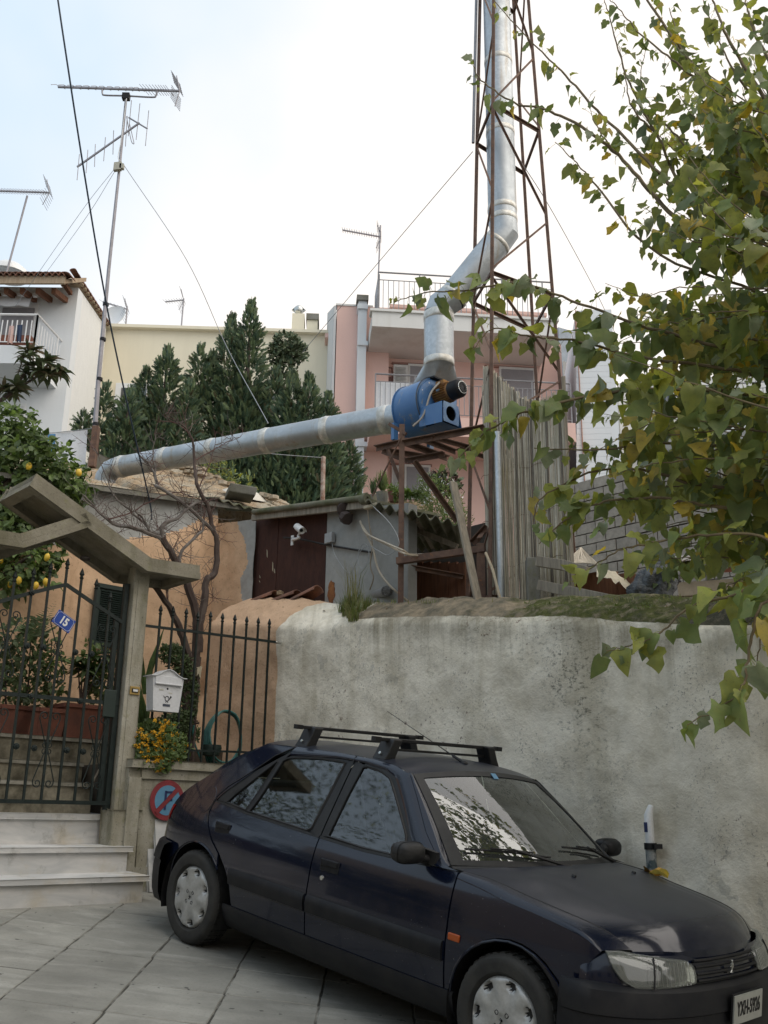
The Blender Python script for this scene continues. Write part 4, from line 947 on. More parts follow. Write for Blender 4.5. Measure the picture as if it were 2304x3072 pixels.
# nose panel behind lamps and grille
def nz_off(z): return interp(z, [(.55, 0), (.60, -.012), (.66, -.035), (.70, -.06), (.74, -.12)])
def nose(t, z, extra=0): p, nn = npl(t); return p+nn*(nz_off(z)+extra)+Z*z
m = MB(); m.grid(lambda a, b: nose(.06+.88*a, .545+.14*b, -.012-.05*max(0, abs(.06+.88*a-.5)-.30)/.14), 60, 8); cb(m, 'front_panel', PAINT, smooth=60)
def t_of_y(y):
    lo, hi = 0, 1
    for _ in range(30):
        md = (lo+hi)/2
        if npl(md)[0].y < y: lo = md
        else: hi = md
    return lo
HL = [(-.765, .695), (-.70, .700), (-.598, .690), (-.45, .676), (-.347, .668), (-.305, .645), (-.30, .615), (-.31, .577), (-.45, .568), (-.575, .562), (-.66, .565), (-.71, .59), (-.745, .64)]
def lamp(sgn):
    P = resample(HL+[HL[0]], 48)[:-1]; c = V((-.53, .63, 0)); k = len(P)
    def mp(q, e): pt = nose(t_of_y(q.x), q.y, e); return V((pt.x, pt.y if sgn < 0 else -pt.y, pt.z))
    m = MB()
    for r, e in ((1, -.012), (.99, .008), (.8, .014), (.4, .017), (.02, .018)):
        for p in P: m.v.append(mp(c+(p-c)*r, e))
    for r in range(4):
        for i in range(k): m.face((r*k+i, r*k+(i+1) % k, (r+1)*k+(i+1) % k, (r+1)*k+i))
    hl = cb(m, 'headlight', LENS, smooth=60)
    m = MB()
    for r, e in ((.97, .0), (.85, -.01), (.5, -.03), (.02, -.035)):
        for p in P: m.v.append(mp(c+(p-c)*r, e))
    for r in range(3):
        for i in range(k): m.face((r*k+i, r*k+(i+1) % k, (r+1)*k+(i+1) % k, (r+1)*k+i))
    cb(m, 'reflector', CHROME, hl, smooth=60)
    m = MB(); m.tube([mp(V((-.575+.02*t, .566+.125*t, 0)), .018) for t in (0, .33, .66, .95)], .004, 5); cb(m, 'lens_divider', BLACKG, hl)
    m = MB()
    for i in range(9): y = -.55+.024*i; m.tube([mp(V((y, .575, 0)), .012), mp(V((y+.01, .665, 0)), .012)], .0016, 4)
    cb(m, 'lens_rib', SHUT, hl)
    m = MB(); c_ = V((-.40, .618, 0)); q = mp(c_, -.012); m.lathe([(0, .0), (.02, .0), (.045, .012), (.05, .018)], q-V((.02, 0, 0)), V((1, 0, 0)), 16); cb(m, 'bulb_bowl', CHROME, hl, smooth=True)
two(lamp)
# grille
m = MB(); m.grid(lambda a, b: nose(t_of_y(-.30)+(t_of_y(.30)-t_of_y(-.30))*a, .572+.10*b, -.03), 16, 3); gr = cb(m, 'grille', BLACKP, smooth=60)
for z in (.585, .612, .640, .664):
    m = MB(); a_, b_ = t_of_y(-.295), t_of_y(.295); m.tube([nose(a_+(b_-a_)*i/14, z, .002) for i in range(15)], .0075, 6); cb(m, 'grille_bar', BLACKG, gr, smooth=True)
m = MB(); q = nose(.5, .625, .014)       # heraldic lion emblem: body, mane, legs, tail, in low relief
def lp(y, z): return q+V((.0, y, z))
for a, b, r in (((0, -.012), (.004, .016), .0065), ((.004, .016), (-.002, .028), .006), ((-.002, .028), (-.010, .026), .004), ((.0, .010), (-.016, .014), .003), ((.0, .004), (-.016, .0), .003), ((.002, -.012), (-.010, -.026), .004), ((.002, -.012), (.010, -.028), .004), ((.004, -.008), (.016, -.002), .0024), ((.016, -.002), (.014, .014), .0024)):
    m.tube([lp(*a), lp(*b)], r, 6)
cb(m, 'lion_emblem', CHROME, gr, smooth=True)
# bonnet
def zl(x): return sinterp(x, [(2.1, .878), (2.205, .868), (2.35, .852), (2.5, .828), (2.7, .805), (2.85, .785), (3.0, .742), (3.1, .70)])
def bon(a, b):
    yy = -1+2*b; xr = 2.15+.22*(1-yy*yy); ye, ze_ = bedge(a)
    if a < .06: xr = 2.15+.22*(1-yy*yy)
    x_e = bex(a); xm = 2.37+(3.235-2.37)*a; x = x_e+(xm-x_e)*(1-abs(yy)**2.3) - (.055*(1-a/.1)*abs(yy)**2.3 if a < .1 else 0)
    cr = .046*(1-abs(yy)**2.4); z = ze_+cr-.001 - cr*max(0, (a-.86)/.14)**2*.75 - .006*max(0, (a-.9)/.1)
    rl = math.exp(-((abs(yy)-.62)/.05)**2)*.004; w_ = ye-.005
    return V((x, yy*w_, z-rl))
m = MB(); m.grid(bon, 36, 40)
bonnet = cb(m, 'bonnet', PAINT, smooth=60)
m = MB(); m.grid(lambda a, b: bon(1, b)+V((.004*a, 0, -.045*a)), 2, 40); cb(m, 'bonnet_lip', PAINT, bonnet)
for sgn in (-1, 1):
    m = MB(); m.tube([bon(i/20, 0 if sgn < 0 else 1)+V((0, sgn*.0025, -.0005)) for i in range(21)], .0042, 5); cb(m, 'bonnet_gap', BLACKP, bonnet)
    m = MB(); m.tube([bon(a, .5+sgn*b)+Z*.002 for a, b in ((.22, .20), (.24, .2))], .010, 6); cb(m, 'washer_jet', BLACKP, bonnet)
# cowl, wipers
m = MB(); m.grid(lambda a, b: screen(.97, b, WT, WB, .018).lerp(bon(0, b), a)+V((0, 0, -.012*math.sin(math.pi*a))), 4, 24); cowl = cb(m, 'cowl', BLACKP, smooth=60)
for (b0, b1, a0, a1, bb) in ((.40, .06, .93, .86, .30), (.86, .52, .93, .84, .74)):
    m = MB(); P = [screen(a0+(a1-a0)*t-.01*math.sin(math.pi*t), b0+(b1-b0)*t, WT, WB, .018)+V((.012, 0, .012)) for t in (0, .25, .5, .75, 1)]
    m.tube(P, .006, 5); m.tube([p+V((.01, 0, .012)) for p in P[1:4]], .005, 5)
    mid_ = P[2]+V((.01, 0, .016)); piv = screen(1.0, bb+.16, WT, WB, .018)+V((.05, 0, .005)); m.tube([mid_, piv], [.006, .012], 6); cb(m, 'wiper', BLACKP, cowl)
# underbody and floor (keeps light from leaking through)
m = MB(); m.box((1.35, 0, .20), 3.4, 1.30, .04); m.box((3.0, 0, .40), .25, 1.2, .38); m.box((-.35, 0, .42), .3, 1.2, .4); m.box((2.2, 0, .52), .04, 1.4, .62); m.box((1.25, .74, .5), 1.7, .02, .6); m.box((1.25, -.74, .5), 1.7, .02, .6); cb(m, 'floor_pan', BLACKP, smooth=0)
m = MB()
for sx in (1,): pass
m.prism([V((1.66, -.70, .80)), V((1.66, .70, .80)), V((2.28, .70, .86)), V((2.28, -.70, .86))], V((0, 0, -.35))); m.prism([V((1.62, .12, .86)), V((1.62, .58, .86)), V((1.80, .58, .92)), V((1.80, .12, .92))], V((0, 0, -.2))); bevel(cb(m, 'dashboard', DASH, smooth=0), .03, 3)
m = MB(); c = V((1.52, .35, .86)); ax = V((.42, 0, -.9)); 
pts = []; d_, p_, q_ = basis(V((-.85, 0, .53)));
m.tube([c+(p_*math.cos(t*6.283/28)+q_*math.sin(t*6.283/28))*.185 for t in range(28)], .014, 8, closed=True); m.tube([c+p_*.18, c-p_*.18], .018, 6); m.ball(c, .05, 8); m.tube([c, c+V((.3, 0, -.15))], .03, 8); cb(m, 'steering_wheel', DASH, smooth=True)
def seat(x, y, nm, w_=.50):
    m = MB(); m.obb(V((x, y, .46)), V((.25, 0, .03)), V((0, w_/2, 0)), V((0, 0, .07))); m.obb(V((x-.32, y, .75)), V((.06, 0, .02)), V((0, w_/2*.95, 0)), V((-.09, 0, .29))); s_ = cb(m, nm, SEAT, smooth=0); bevel(s_, .05, 3)
    m = MB(); m.obb(V((x-.45, y, 1.11)), V((.04, 0, .01)), V((0, .13, 0)), V((-.01, 0, .075))); m.tube([V((x-.43, y-.06, 1.0)), V((x-.44, y-.06, 1.1))], .007, 5); m.tube([V((x-.43, y+.06, 1.0)), V((x-.44, y+.06, 1.1))], .007, 5); bevel(cb(m, 'headrest', SEAT, s_, smooth=0), .03, 3)
seat(1.15, -.36, 'seat'); seat(1.15, .36, 'seat'); seat(.38, 0, 'rear_bench', 1.25)
m = MB(); c = screen(.17, .50, WT, WB, .018)+V((-.06, 0, -.05)); m.obb(c, V((.012, .002, 0)), V((-.01, .105, 0)), V((0, 0, .032))); m.tube([c, c+V((.05, 0, .05))], .008, 6); bevel(cb(m, 'rear_view_mirror', DASH, smooth=0), .01)
m = MB(); m.tube([c+V((0, .0, -.03)), c+V((0, .0, -.10))], .002, 4); m.obb(c+V((0, .0, -.14)), V((.006, 0, 0)), V((0, .014, 0)), V((0, 0, .04))); cb(m, 'hanging_charm', BLACKP, smooth=0)
m = MB(); c = screen(.05, .535, WT, WB, .018)+V((.006, 0, .006)); m.obb(c+V((.0, 0, .0)), V((.016, 0, -.014)), V((0, .022, 0)), V((.001, 0, .001))); cb(m, 'windscreen_sticker', SIGNB, ws, smooth=0)
# plate
m = MB(); pc = V((3.338, .045, .462)); m.obb(pc, V((.004, 0, 0)), V((-.006, .155, 0)), V((0, 0, .062))); plate = cb(m, 'number_plate', PLATEW, smooth=0)
m = MB(); m.obb(pc-V((.006, 0, 0)), V((.004, 0, 0)), V((-.006, .162, 0)), V((0, 0, .069))); cb(m, 'plate_frame', BLACKG, plate, smooth=0)
def text_mesh(txt, size, name, mat, parent, M4, bold=.0, ex=.001, sx=1.0):
    cu = bpy.data.curves.new(name, 'FONT'); cu.body = txt; cu.size = size; cu.align_x = 'CENTER'; cu.align_y = 'CENTER'; cu.extrude = ex; cu.offset = bold
    tmp = bpy.data.objects.new('tmp_text', cu); COL.objects.link(tmp); dg = bpy.context.evaluated_depsgraph_get(); me = bpy.data.meshes.new_from_object(tmp.evaluated_get(dg))
    bpy.data.objects.remove(tmp); me.name = name; me.materials.clear(); me.materials.append(mat)
    for v_ in me.vertices: v_.co.x *= sx
    me.transform(M4)
    ob = bpy.data.objects.new(name, me); COL.objects.link(ob); ob.parent = parent; OFF[ob.name] = OFF.get(parent.name, V((0, 0, 0))); return ob
xa, ya, na = V((-.04, 1, 0)).normalized(), V((0, 0, 1)), V((1, .04, 0)).normalized()
text_mesh('YXH-5926', .088, 'plate_lettering', BLACKP, plate, Matrix((( xa.x, ya.x, na.x, pc.x+.006), (xa.y, ya.y, na.y, pc.y), (xa.z, ya.z, na.z, pc.z), (0, 0, 0, 1))), .0012, .001, .66)
# wheels
def wheel(x, y, sgn):
    o_ = V((x, y, .287)); ax = V((0, sgn, 0)); m = MB()
    m.lathe([(.185, -.08), (.245, -.09), (.272, -.085), (.285, -.065), (.287, 0), (.285, .065), (.272, .085), (.262, .090), (.245, .092), (.205, .086), (.192, .07), (.185, .05)], o_, ax, 48); ty = cb(m, 'wheel', RUBBER, smooth=40)
    m = MB()
    for i in range(40):
        t = 6.283*i/40
        for h in (-.045, 0, .045):
            p = o_+V((math.cos(t)*.286, h, math.sin(t)*.286)); tt = V((-math.sin(t), 0, math.cos(t))); m.obb(p, tt*.014, V((0, .017, 0)), V((math.cos(t), 0, math.sin(t)))*.004)
    cb(m, 'tread', RUBBER, ty, smooth=0)
    m = MB(); nr, na_ = 22, 98; 
    def hub(a, b):
        r = .006+(.188-.006)*a; t = 2*math.pi*b; l7 = math.cos(7*t)
        h = .078 + .012*math.cos(a*1.3) - (.006 if r < .03 else 0)
        f = max(0, min(1, (r-.075)/.05))*max(0, min(1, (.186-r)/.012))
        h += f*.012*(l7*.5+.5)**1.5 - f*.006
        dd = math.hypot((r-.158)/.020, (math.atan2(math.sin(7*t-math.pi), math.cos(7*t-math.pi))/7*r)/.028)
        if dd < 1: h -= .022
        h -= .016*max(0, (r-.178)/.01)
        for k in range(4):
            tk = math.pi/4+k*math.pi/2; px, pz = r*math.cos(t)-.042*math.cos(tk), r*math.sin(t)-.042*math.sin(tk); q = math.hypot(px, pz)
            if .0075 < q < .0115: h -= .003
        return o_+V((math.cos(t)*r, sgn*h, math.sin(t)*r))
    def hm_(i, j):
        r = .006+(.182)*(i+.5)/nr; t = 2*math.pi*(j+.5)/na_
        dd = math.hypot((r-.158)/.018, (math.atan2(math.sin(7*t-math.pi), math.cos(7*t-math.pi))/7*r)/.026)
        return 1 if dd < 1 else 0
    m.grid(hub, nr, na_, mf=hm_); hc = cb(m, 'wheel_cover', [CAPS, BLACKP], ty, smooth=60)
    for k in range(4):
        m = MB()
        tk = math.pi/4+k*math.pi/2; c_ = o_+V((.042*math.cos(tk), sgn*.0885, .042*math.sin(tk))); m.tube([c_+V((math.cos(q*6.283/12), 0, math.sin(q*6.283/12)))*.0095 for q in range(12)], .0022, 5, closed=True)
        cb(m, 'wheel_bolt_ring', BLACKP, ty, smooth=True)
    m = MB()
    for a, b in (((0, -.010), (.001, .008)), ((.001, .008), (-.006, .012)), ((0, .004), (-.009, .003)), ((0, -.008), (-.006, -.014)), ((0, -.008), (.006, -.014)), ((.002, -.004), (.009, .004))):
        m.tube([o_+V((a[0], sgn*.0905, a[1])), o_+V((b[0], sgn*.0905, b[1]))], .0017, 5)
    cb(m, 'lion_badge', BLACKG, ty)
    m = MB(); m.lathe([(.0, -.02), (.19, -.02), (.19, .05)], o_, ax, 24); cb(m, 'brake_disc', BLACKP, ty)
for x in (0, 2.58):
    for sgn in (-1, 1): wheel(x, sgn*.745, sgn)
# roof bars
for xb in (.562, 1.291):
    rk = None
    zt_ = 1.445; m = MB(); m.beam(V((xb, -.575, zt_)), V((xb, .575, zt_)), .030, .022); ob = m.build('roof_bar', BLACKP, car, local=True); bevel(ob, .004)
    for e in (-.575, .575): 
        m = MB(); m.box((xb, e, zt_), .036, .05, .028); m.build('end_cap', BLACKP, ob, local=True)
    m = MB(); m.beam(V((xb+.0, -.5, zt_-.055)), V((xb, .5, zt_-.055)), .014); m.build('lower_bar', BLACKP, ob, local=True)
    for sgn in (-1, 1):
        m = MB(); yb = sgn*.50; yt = sgn*.47; zf = rz(xb)+.012
        m.prism([V((xb-.055, sgn*.545, zf-.01)), V((xb-.055, sgn*.515, zf+.035)), V((xb-.055, sgn*.475, zt_+.008)), V((xb-.055, sgn*.40, zt_+.008)), V((xb-.055, sgn*.445, zf+.02)), V((xb-.055, sgn*.45, zf))], V((.11, 0, 0))); ft = m.build('bar_foot', BLACKP, ob, local=True); bevel(fixn(ft), .008)
        m = MB(); m.lathe([(0, .006), (.009, .006), (.010, 0)], V((xb, sgn*.530, zf+.028)), V((0, sgn, .4)), 12); m.build('foot_lock', CHROME, ft, local=True)
# aerial
m = MB(); b_ = V((1.50, 0, 1.352)); m.ball(b_, .022, 8, sz=.7); m.tube([b_, b_+V((-.20, -.0, .07)), b_+V((-.72, .0, .255))], [.006, .003, .002], 6); m.tube([b_, b_+V((-.10, 0, .035))], .0085, 6); cb(m, 'aerial', BLACKP, roof, smooth=True)
# fallen leaves on the bonnet
for k, (x, y, a, lab) in enumerate(((2.47, .62, .3, 'brown orange fallen leaf on the bonnet beside the wiper'), (2.53, .60, 1.4, 'yellow fallen leaf on the bonnet edge near the windscreen'))):
    m = MB(); c = c2w((x, y, .868)); n = 14
    P = [V((math.cos(6.283*i/n+a)*.06*(1+.25*math.cos(3*6.283*i/n)), math.sin(6.283*i/n+a)*.05, .022*math.sin(2*6.283*i/n+k)+.02)) for i in range(n)]
    m.v = [c+V((0, 0, .012))]+[c+RC@p for p in P]
    for i in range(n): m.face((0, 1+i, 1+(i+1) % n))
    tag(m.build('fallen_leaf', DRYL if k == 0 else LEAF_O), lab, 'leaf', 'fallen leaves on the bonnet')
# ------------------------------------------------------------------ gate, railing, letter box and small things at the entrance
def gp(u, v, off=0.0): return on(u, v, RAIL+N1*off, N1)
def gz5(x, y, off=0.0): return gp(x*.3256, 1700+y*.3256, off)          # pixel of the gate close-up
def spike(m, base, h, r=.016):
    b = V(base); h *= 1.15; m.lathe([(.006, 0), (r*1.0, .010), (r*.62, .018), (r*.62, .03), (r*1.05, .042), (r*.6, .07), (.001, h)], b, Z, 6)
gate = thing('iron_gate', 'dark green wrought iron gate with spear tops and scrolls and a blue number plate', 'gate', (-2.5, 7.9, 1.77))
mid0, mid1 = gz5(-60, 1160), gz5(1090, 1262)
bt0, bt1 = gz5(-60, 2158), gz5(1010, 2180)
def lineat(p, q, s): a = (p-RAIL).dot(D1); b = (q-RAIL).dot(D1); return p.z+(q.z-p.z)*(s-a)/(b-a)
bars = []
for (mx_, tx, ty) in ((30, 130, 872), (175, 285, 845), (315, 425, 800), (450, 565, 768), (590, 685, 852), (715, 805, 938), (845, 920, 1045)):
    t = gp(tx*.3617, 1400+ty*.3617); s = (t-RAIL).dot(D1); zb = lineat(bt0, bt1, s); base = RAIL+D1*s
    m = MB(); m.beam(V((base.x, base.y, zb)), V((base.x, base.y, t.z-.075)), .017, .017, up=N1); spike(m, V((base.x, base.y, t.z-.085)), .085, .02)
    m.build('bar', IRON, gate); bars.append((s, base, zb, t.z))
sp = bars[1][0]-bars[0][0]
for k in (1, 2, 3):
    s = bars[0][0]-sp*k; base = RAIL+D1*s; m = MB(); zt_ = bars[0][3]-.10*k; m.beam(V((base.x, base.y, lineat(bt0, bt1, s))), V((base.x, base.y, zt_-.07)), .017, .017, up=N1); spike(m, V((base.x, base.y, zt_-.08)), .085, .02); m.build('bar', IRON, gate)
def rail(pts, w_=.03, nm='rail', h=.014): 
    for a, b in zip(pts, pts[1:]):
        m = MB(); m.beam(a-N1*.0, b-N1*.0, w_, h, up=N1); m.build(nm, IRON, gate)
rail([mid0-(mid1-mid0)*1.0, mid1]); rail([bt0-(bt1-bt0)*1.0, bt1])
ap = gz5(610, 165); rail([gz5(-250, 390), gz5(290, 240), ap]); rail([ap, gz5(880, 350), gz5(1130, 515)])
def vstile(u, v0, v1, w_, off=0, nm='stile'):
    a = gp(u, v0, off); b = gp(u, v1, off); m = MB(); m.prism([V((a.x, a.y, b.z))-D1*w_/2-N1*.02, V((a.x, a.y, b.z))+D1*w_/2-N1*.02, V((a.x, a.y, b.z))+D1*w_/2+N1*.03, V((a.x, a.y, b.z))-D1*w_/2+N1*.03], V((0, 0, a.z-b.z))); return m.build(nm, IRON, gate)
a = gp(377, 1750); m = MB(); zb = lineat(bt0, bt1, (a-RAIL).dot(D1)); m.prism([V((a.x, a.y, zb-.05)), V((a.x, a.y, zb-.05))+D1*.042, V((a.x, a.y, zb-.05))+D1*.042+N1*.04, V((a.x, a.y, zb-.05))+N1*.04], V((0, 0, a.z-zb+.05))); bevel(m.build('gate_post', IRON, gate), .004)
m = MB(); b = V((a.x, a.y, zb))-D1*.065; m.prism([b, b+D1*.04, b+D1*.04+N1*.03, b+N1*.03], V((0, 0, a.z-zb-.30))); bevel(m.build('stile', IRON, gate), .003)
def rosette(p):
    m = MB(); m.lathe([(0, .022), (.010, .022), (.012, .012), (.022, .01), (.026, 0), (.0, -.002)], p-N1*.012, -N1, 8); m.build('rosette', IRON, gate)
for (x, y) in ((245, 730), (395, 742), (690, 790), (840, 805), (280, 1195), (730, 1238), (145, 1655), (310, 1672), (610, 1692), (760, 1704), (290, 240)): rosette(gz5(x, y))
def spiral(c, r, a0, turns, sgn, n=22):     # in gate plane: returns points from outside in
    return [c + D1*(sgn*math.cos(a0+turns*6.283*i/n)*r*(1-.72*i/n)) + Z*(math.sin(a0+turns*6.283*i/n)*r*(1-.72*i/n)) for i in range(n+1)]
def lyre(cx, ztop, zmid, zbot, hw=.075, r=.034):
    c0 = RAIL+D1*cx
    def P(x, z): return V((c0.x, c0.y, z))+D1*x
    for sg in (-1, 1):
        m = MB(); up = spiral(P(sg*(hw-r), ztop), r, 0, 1.15, sg); path = [P(sg*.006, zmid), P(sg*(hw*.55), (ztop+zmid)/2-.01), P(sg*(hw+.002), ztop-.02)]+up
        m.tube(path, .0048, 5); m.build('scroll', IRON, gate)
        m = MB(); lo = spiral(P(sg*(hw-r), zbot), r, 0, -1.15, sg); path = [P(sg*.006, zmid), P(sg*(hw*.55), (zbot+zmid)/2+.01), P(sg*(hw+.002), zbot+.02)]+lo
        m.tube(path, .0048, 5); m.build('scroll', IRON, gate)
        for dz in (-.024, .024):
            m = MB(); m.tube([P(sg*(.020+.016*math.cos(t)), zmid+dz+.019*math.sin(t)) for t in [2.6-4.6*i/10 for i in range(11)]], .0038, 5); m.build('curl', IRON, gate)
zz = lambda y: gz5(540, y).z
for k in (0, 3, 6):
    s = bars[k][0]; lyre(s, zz(505), zz(760), zz(1030), .082); lyre(s, zz(1385), zz(1680), zz(2000), .082)
lyre(bars[0][0]-sp*3, zz(505), zz(760), zz(1030)); 
m = MB(); c = gz5(1010, 1260, -.012); m.obb(c, D1*.055, N1*.005, Z*.11); bevel(m.build('lock_plate', IRON2, gate), .01)
# number plate
def card(c, hw, hh, ang, thick, nm, mat, par, off=0.0):
    ax = D1*math.cos(ang)+Z*math.sin(ang); ay = -D1*math.sin(ang)+Z*math.cos(ang); m = MB(); m.obb(V(c)-N1*off, ax*hw, N1*thick, ay*hh); return m.build(nm, mat, par), ax, ay
c = gz5(588, 505, -.02); np_ = thing('number_plate', 'tilted blue enamel house number plate 15 wired to the gate bars', 'plate', c)
ang = -math.radians(27); _, ax, ay = card(c, .086, .060, ang, .003, 'plate', HUB, np_); bevel(_, .003)
oct_ = [(-.078, -.036), (-.062, -.052), (.062, -.052), (.078, -.036), (.078, .036), (.062, .052), (-.062, .052), (-.078, .036)]
m = MB(); m.tube([c+ax*x+ay*y-N1*.0035 for x, y in oct_], .0016, 4, closed=True); m.build('white_border', SIGNW, np_)
na = -N1
def tm(c, ax, ay, off): q = V(c)-N1*off; return Matrix(((ax.x, ay.x, -N1.x, q.x), (ax.y, ay.y, -N1.y, q.y), (ax.z, ay.z, -N1.z, q.z), (0, 0, 0, 1)))
def text_w(txt, size, nm, mat, par, M4, **k):
    M5 = M4.copy(); o = OFF[par.name]; M5.translation = M5.translation-o; return text_mesh(txt, size, nm, mat, par, M5, **k)
text_w('15', .092, 'numerals', SIGNW, np_, tm(c, ax, ay, .004), bold=.0035, ex=.0006, sx=.82)
# railing
ral = thing('spear_railing', 'dark iron spear railing on the low wall beside the gate pillar', 'railing', (-1.5, 8.8, 2.1))
ru = (469.6, 507.6, 547.7, 583.6, 621.5, 658, 695.4, 731.3, 766.3, 800); rv = (1817, 1821, 1826, 1837, 1836, 1841, 1846, 1851, 1855, 1859)
r0, r1 = gp(441, 1878), gp(833, 1927); q0, q1 = gp(470, 2248), gp(800, 2258)
for u, v in zip(ru, rv):
    q = gp(u+7, 1900); s = (q-RAIL).dot(D1); t = gp(u+9, v); base = RAIL+D1*s; m = MB()
    m.beam(V((base.x, base.y, 2.12)), V((base.x, base.y, t.z-.07)), .016, .016, up=N1); spike(m, V((base.x, base.y, t.z-.08)), .08, .019); m.build('bar', IRON, ral)
m = MB(); m.beam(r0-D1*.05, r1, .022, .018, up=N1); m.build('top_rail', IRON, ral); m = MB(); m.beam(q0-D1*.1, q1+D1*.12, .018, .014, up=N1); m.build('bottom_rail', IRON, ral)
m = MB(); m.lathe([(0, .02), (.014, .018), (.016, -.03), (.008, -.05)], r1+D1*.02, D1, 8); m.build('end_fixing', CHROME, ral, smooth=True)
# letter box hung on the railing
bx0 = gp(490, 2070, -.10); mb = thing('letter_box', 'white metal letter box with a post horn emblem hung on the railing', 'letterbox', bx0)
def c5(x, y, off): return gp(400+x*.422, 1450+y*.422, off)
fo = -.135; tl, tr_, br, bl_ = c5(140, 1370, fo), c5(358, 1385, fo), c5(322, 1625, fo), c5(143, 1612, fo)
wt = (tr_-tl).dot(D1)/2; ctr = (tl+tr_)/2; zt_, zb_ = (tl.z+tr_.z)/2+.0, (br.z+bl_.z)/2
cb_ = ctr
m = MB(); m.prism([V((ctr.x, ctr.y, zt_))+D1*wt, V((ctr.x, ctr.y, zt_))-D1*wt, V((ctr.x, ctr.y, zb_))-D1*wt*.80, V((ctr.x, ctr.y, zb_))+D1*wt*.80], N1*.105); bevel(m.build('body', WHITEM, mb), .004)
def ctr_z(z): return V((ctr.x, ctr.y, z))
m = MB()
lid = lambda a: (a*wt*1.16, zt_+.004+.030*(1+math.cos(min(abs(a)*1.18, 1)*math.pi)))
n = 18
top = [ctr_z(lid(-1+2*i/n)[1])+D1*lid(-1+2*i/n)[0]-N1*.02 for i in range(n+1)]
m.prism(top+[p-Z*.006 for p in top[::-1]], N1*.145); m.build('lid', WHITEM, mb, smooth=50)
m = MB(); f = [ctr_z(lid(-.86+1.72*i/n)[1]-.004)+D1*lid(-.86+1.72*i/n)[0]-N1*.004 for i in range(n+1)]; m.prism([ctr_z(zt_-.0)+D1*wt*.98-N1*.004, ctr_z(zt_-.0)-D1*wt*.98-N1*.004]+f, N1*.10); m.build('gable', WHITEM, mb)
m = MB(); m.obb(ctr_z(zt_-.030)-N1*.006, D1*wt*.86, N1*.006, Z*.035); m.obb(ctr_z(zt_-.062)-N1*.014, D1*wt*.87, N1*.008, Z*.006); bevel(m.build('slot_flap', WHITEM, mb), .003)
m = MB(); m.lathe([(0, .004), (.006, .004), (.009, 0)], ctr_z(zt_-.098)-N1*.001, -N1, 12); m.build('keyhole', BLACKG, mb)
m = MB(); m.obb(ctr_z(zt_-.110)-D1*.060-N1*.002, D1*.020, N1*.001, Z*.007); m.build('name_label', simple('label_paper', (.52, .52, .46), .7), mb)
m = MB(); m.obb(ctr_z(zt_-.132)+D1*.030-N1*.002, D1*.016, N1*.001, Z*.004); m.build('small_label', simple('label_paper2', (.55, .53, .45), .7), mb)
m = MB(); m.obb(ctr_z(zb_+.047)-N1*.002, D1*.034, N1*.001, Z*.010); m.build('window_strip', simple('dark_blue_label', (.06, .07, .10), .5), mb)
hc_ = ctr_z(zb_+.102)-N1*.003      # post horn
m = MB(); m.tube([hc_+D1*.018*math.cos(i*6.283/20)+Z*.020*math.sin(i*6.283/20) for i in range(20)], .0026, 5, closed=True); m.tube([hc_+D1*.018*math.cos(t)+Z*.02*math.sin(t) for t in (2.4, 2.6)]+[hc_-D1*.024+Z*.008, hc_-D1*.034+Z*.022], .0024, 5)
m.tube([hc_+D1*.010-Z*.018, hc_+D1*.024-Z*.004, hc_+D1*.033+Z*.014, hc_+D1*.037+Z*.018], [.0024, .003, .005, .009], 6); m.tube([hc_-D1*.002-Z*.018, hc_-D1*.012-Z*.034], .0022, 5); m.tube([hc_+D1*.002-Z*.018, hc_+D1*.012-Z*.034], .0022, 5); m.build('horn_emblem', BLACKG, mb)
# no-parking sign painted on the low wall panel, as a disc
sg = on(502, 2401, FACE-N1*.010, N1); ns_ = thing('no_parking_sign', 'faded round no parking sign with crossed P on the low wall behind the car', 'sign', sg)
m = MB(); m.lathe([(0, .0), (.158, 0), (.16, -.004)], sg, -N1, 40); m.build('disc', SIGNR, ns_)
def arcseg(a0, a1, r, n=20): return [sg-N1*.002+D1*r*math.cos(a0+(a1-a0)*i/n)+Z*r*math.sin(a0+(a1-a0)*i/n) for i in range(n+1)]
th = .17
for a0, a1 in ((math.radians(45)+th, math.radians(225)-th), (math.radians(225)+th, math.radians(405)-th)):
    m = MB(); m.poly(arcseg(a0, a1, .118)); m.build('blue_field', SIGNB, ns_)
m = MB()
for a, b, w_ in (((-.020, -.075), (-.020, .075), .022), ((-.020, .064), (.035, .064), .018), ((.036, .072), (.036, -.004), .016), ((.040, .002), (-.020, .002), .014)):
    m.beam(sg-N1*.004+D1*a[0]+Z*a[1], sg-N1*.004+D1*b[0]+Z*b[1], w_*.9, .002, up=N1)
m.build('letter_p', SIGNK, ns_)
m = MB(); m.beam(sg-N1*.0062+D1*-.10+Z*-.10, sg-N1*.0062+D1*.10+Z*.10, .030, .002, up=N1); m.build('slash', SIGNR, ns_)
# marble slabs leaning on the low wall behind the car
for k, (u, dz, lab) in enumerate(((446, .0, 'narrow stone slab leaning outermost against the low wall by the steps'), (470, -.01, 'wide stone slab leaning against the low wall behind the car bumper'))):
    b = gnd(448+26*k, 2676+4*k); b = b-D1*.0; t_ = V((b.x, b.y, 0))+N1*.15; m = MB()
    h = .56; base = V((b.x, b.y, gz(b.x, b.y)+.0)); topv = N1*.13+Z*h
    m.prism([base, base+D1*.42+Z*-.03, base+D1*.42+topv, base+topv], N1*.028-Z*.005); bevel(tag(m.build('stone_slab', MARBLE), lab, 'slab', 'stone slabs leaning on the low wall'), .004)
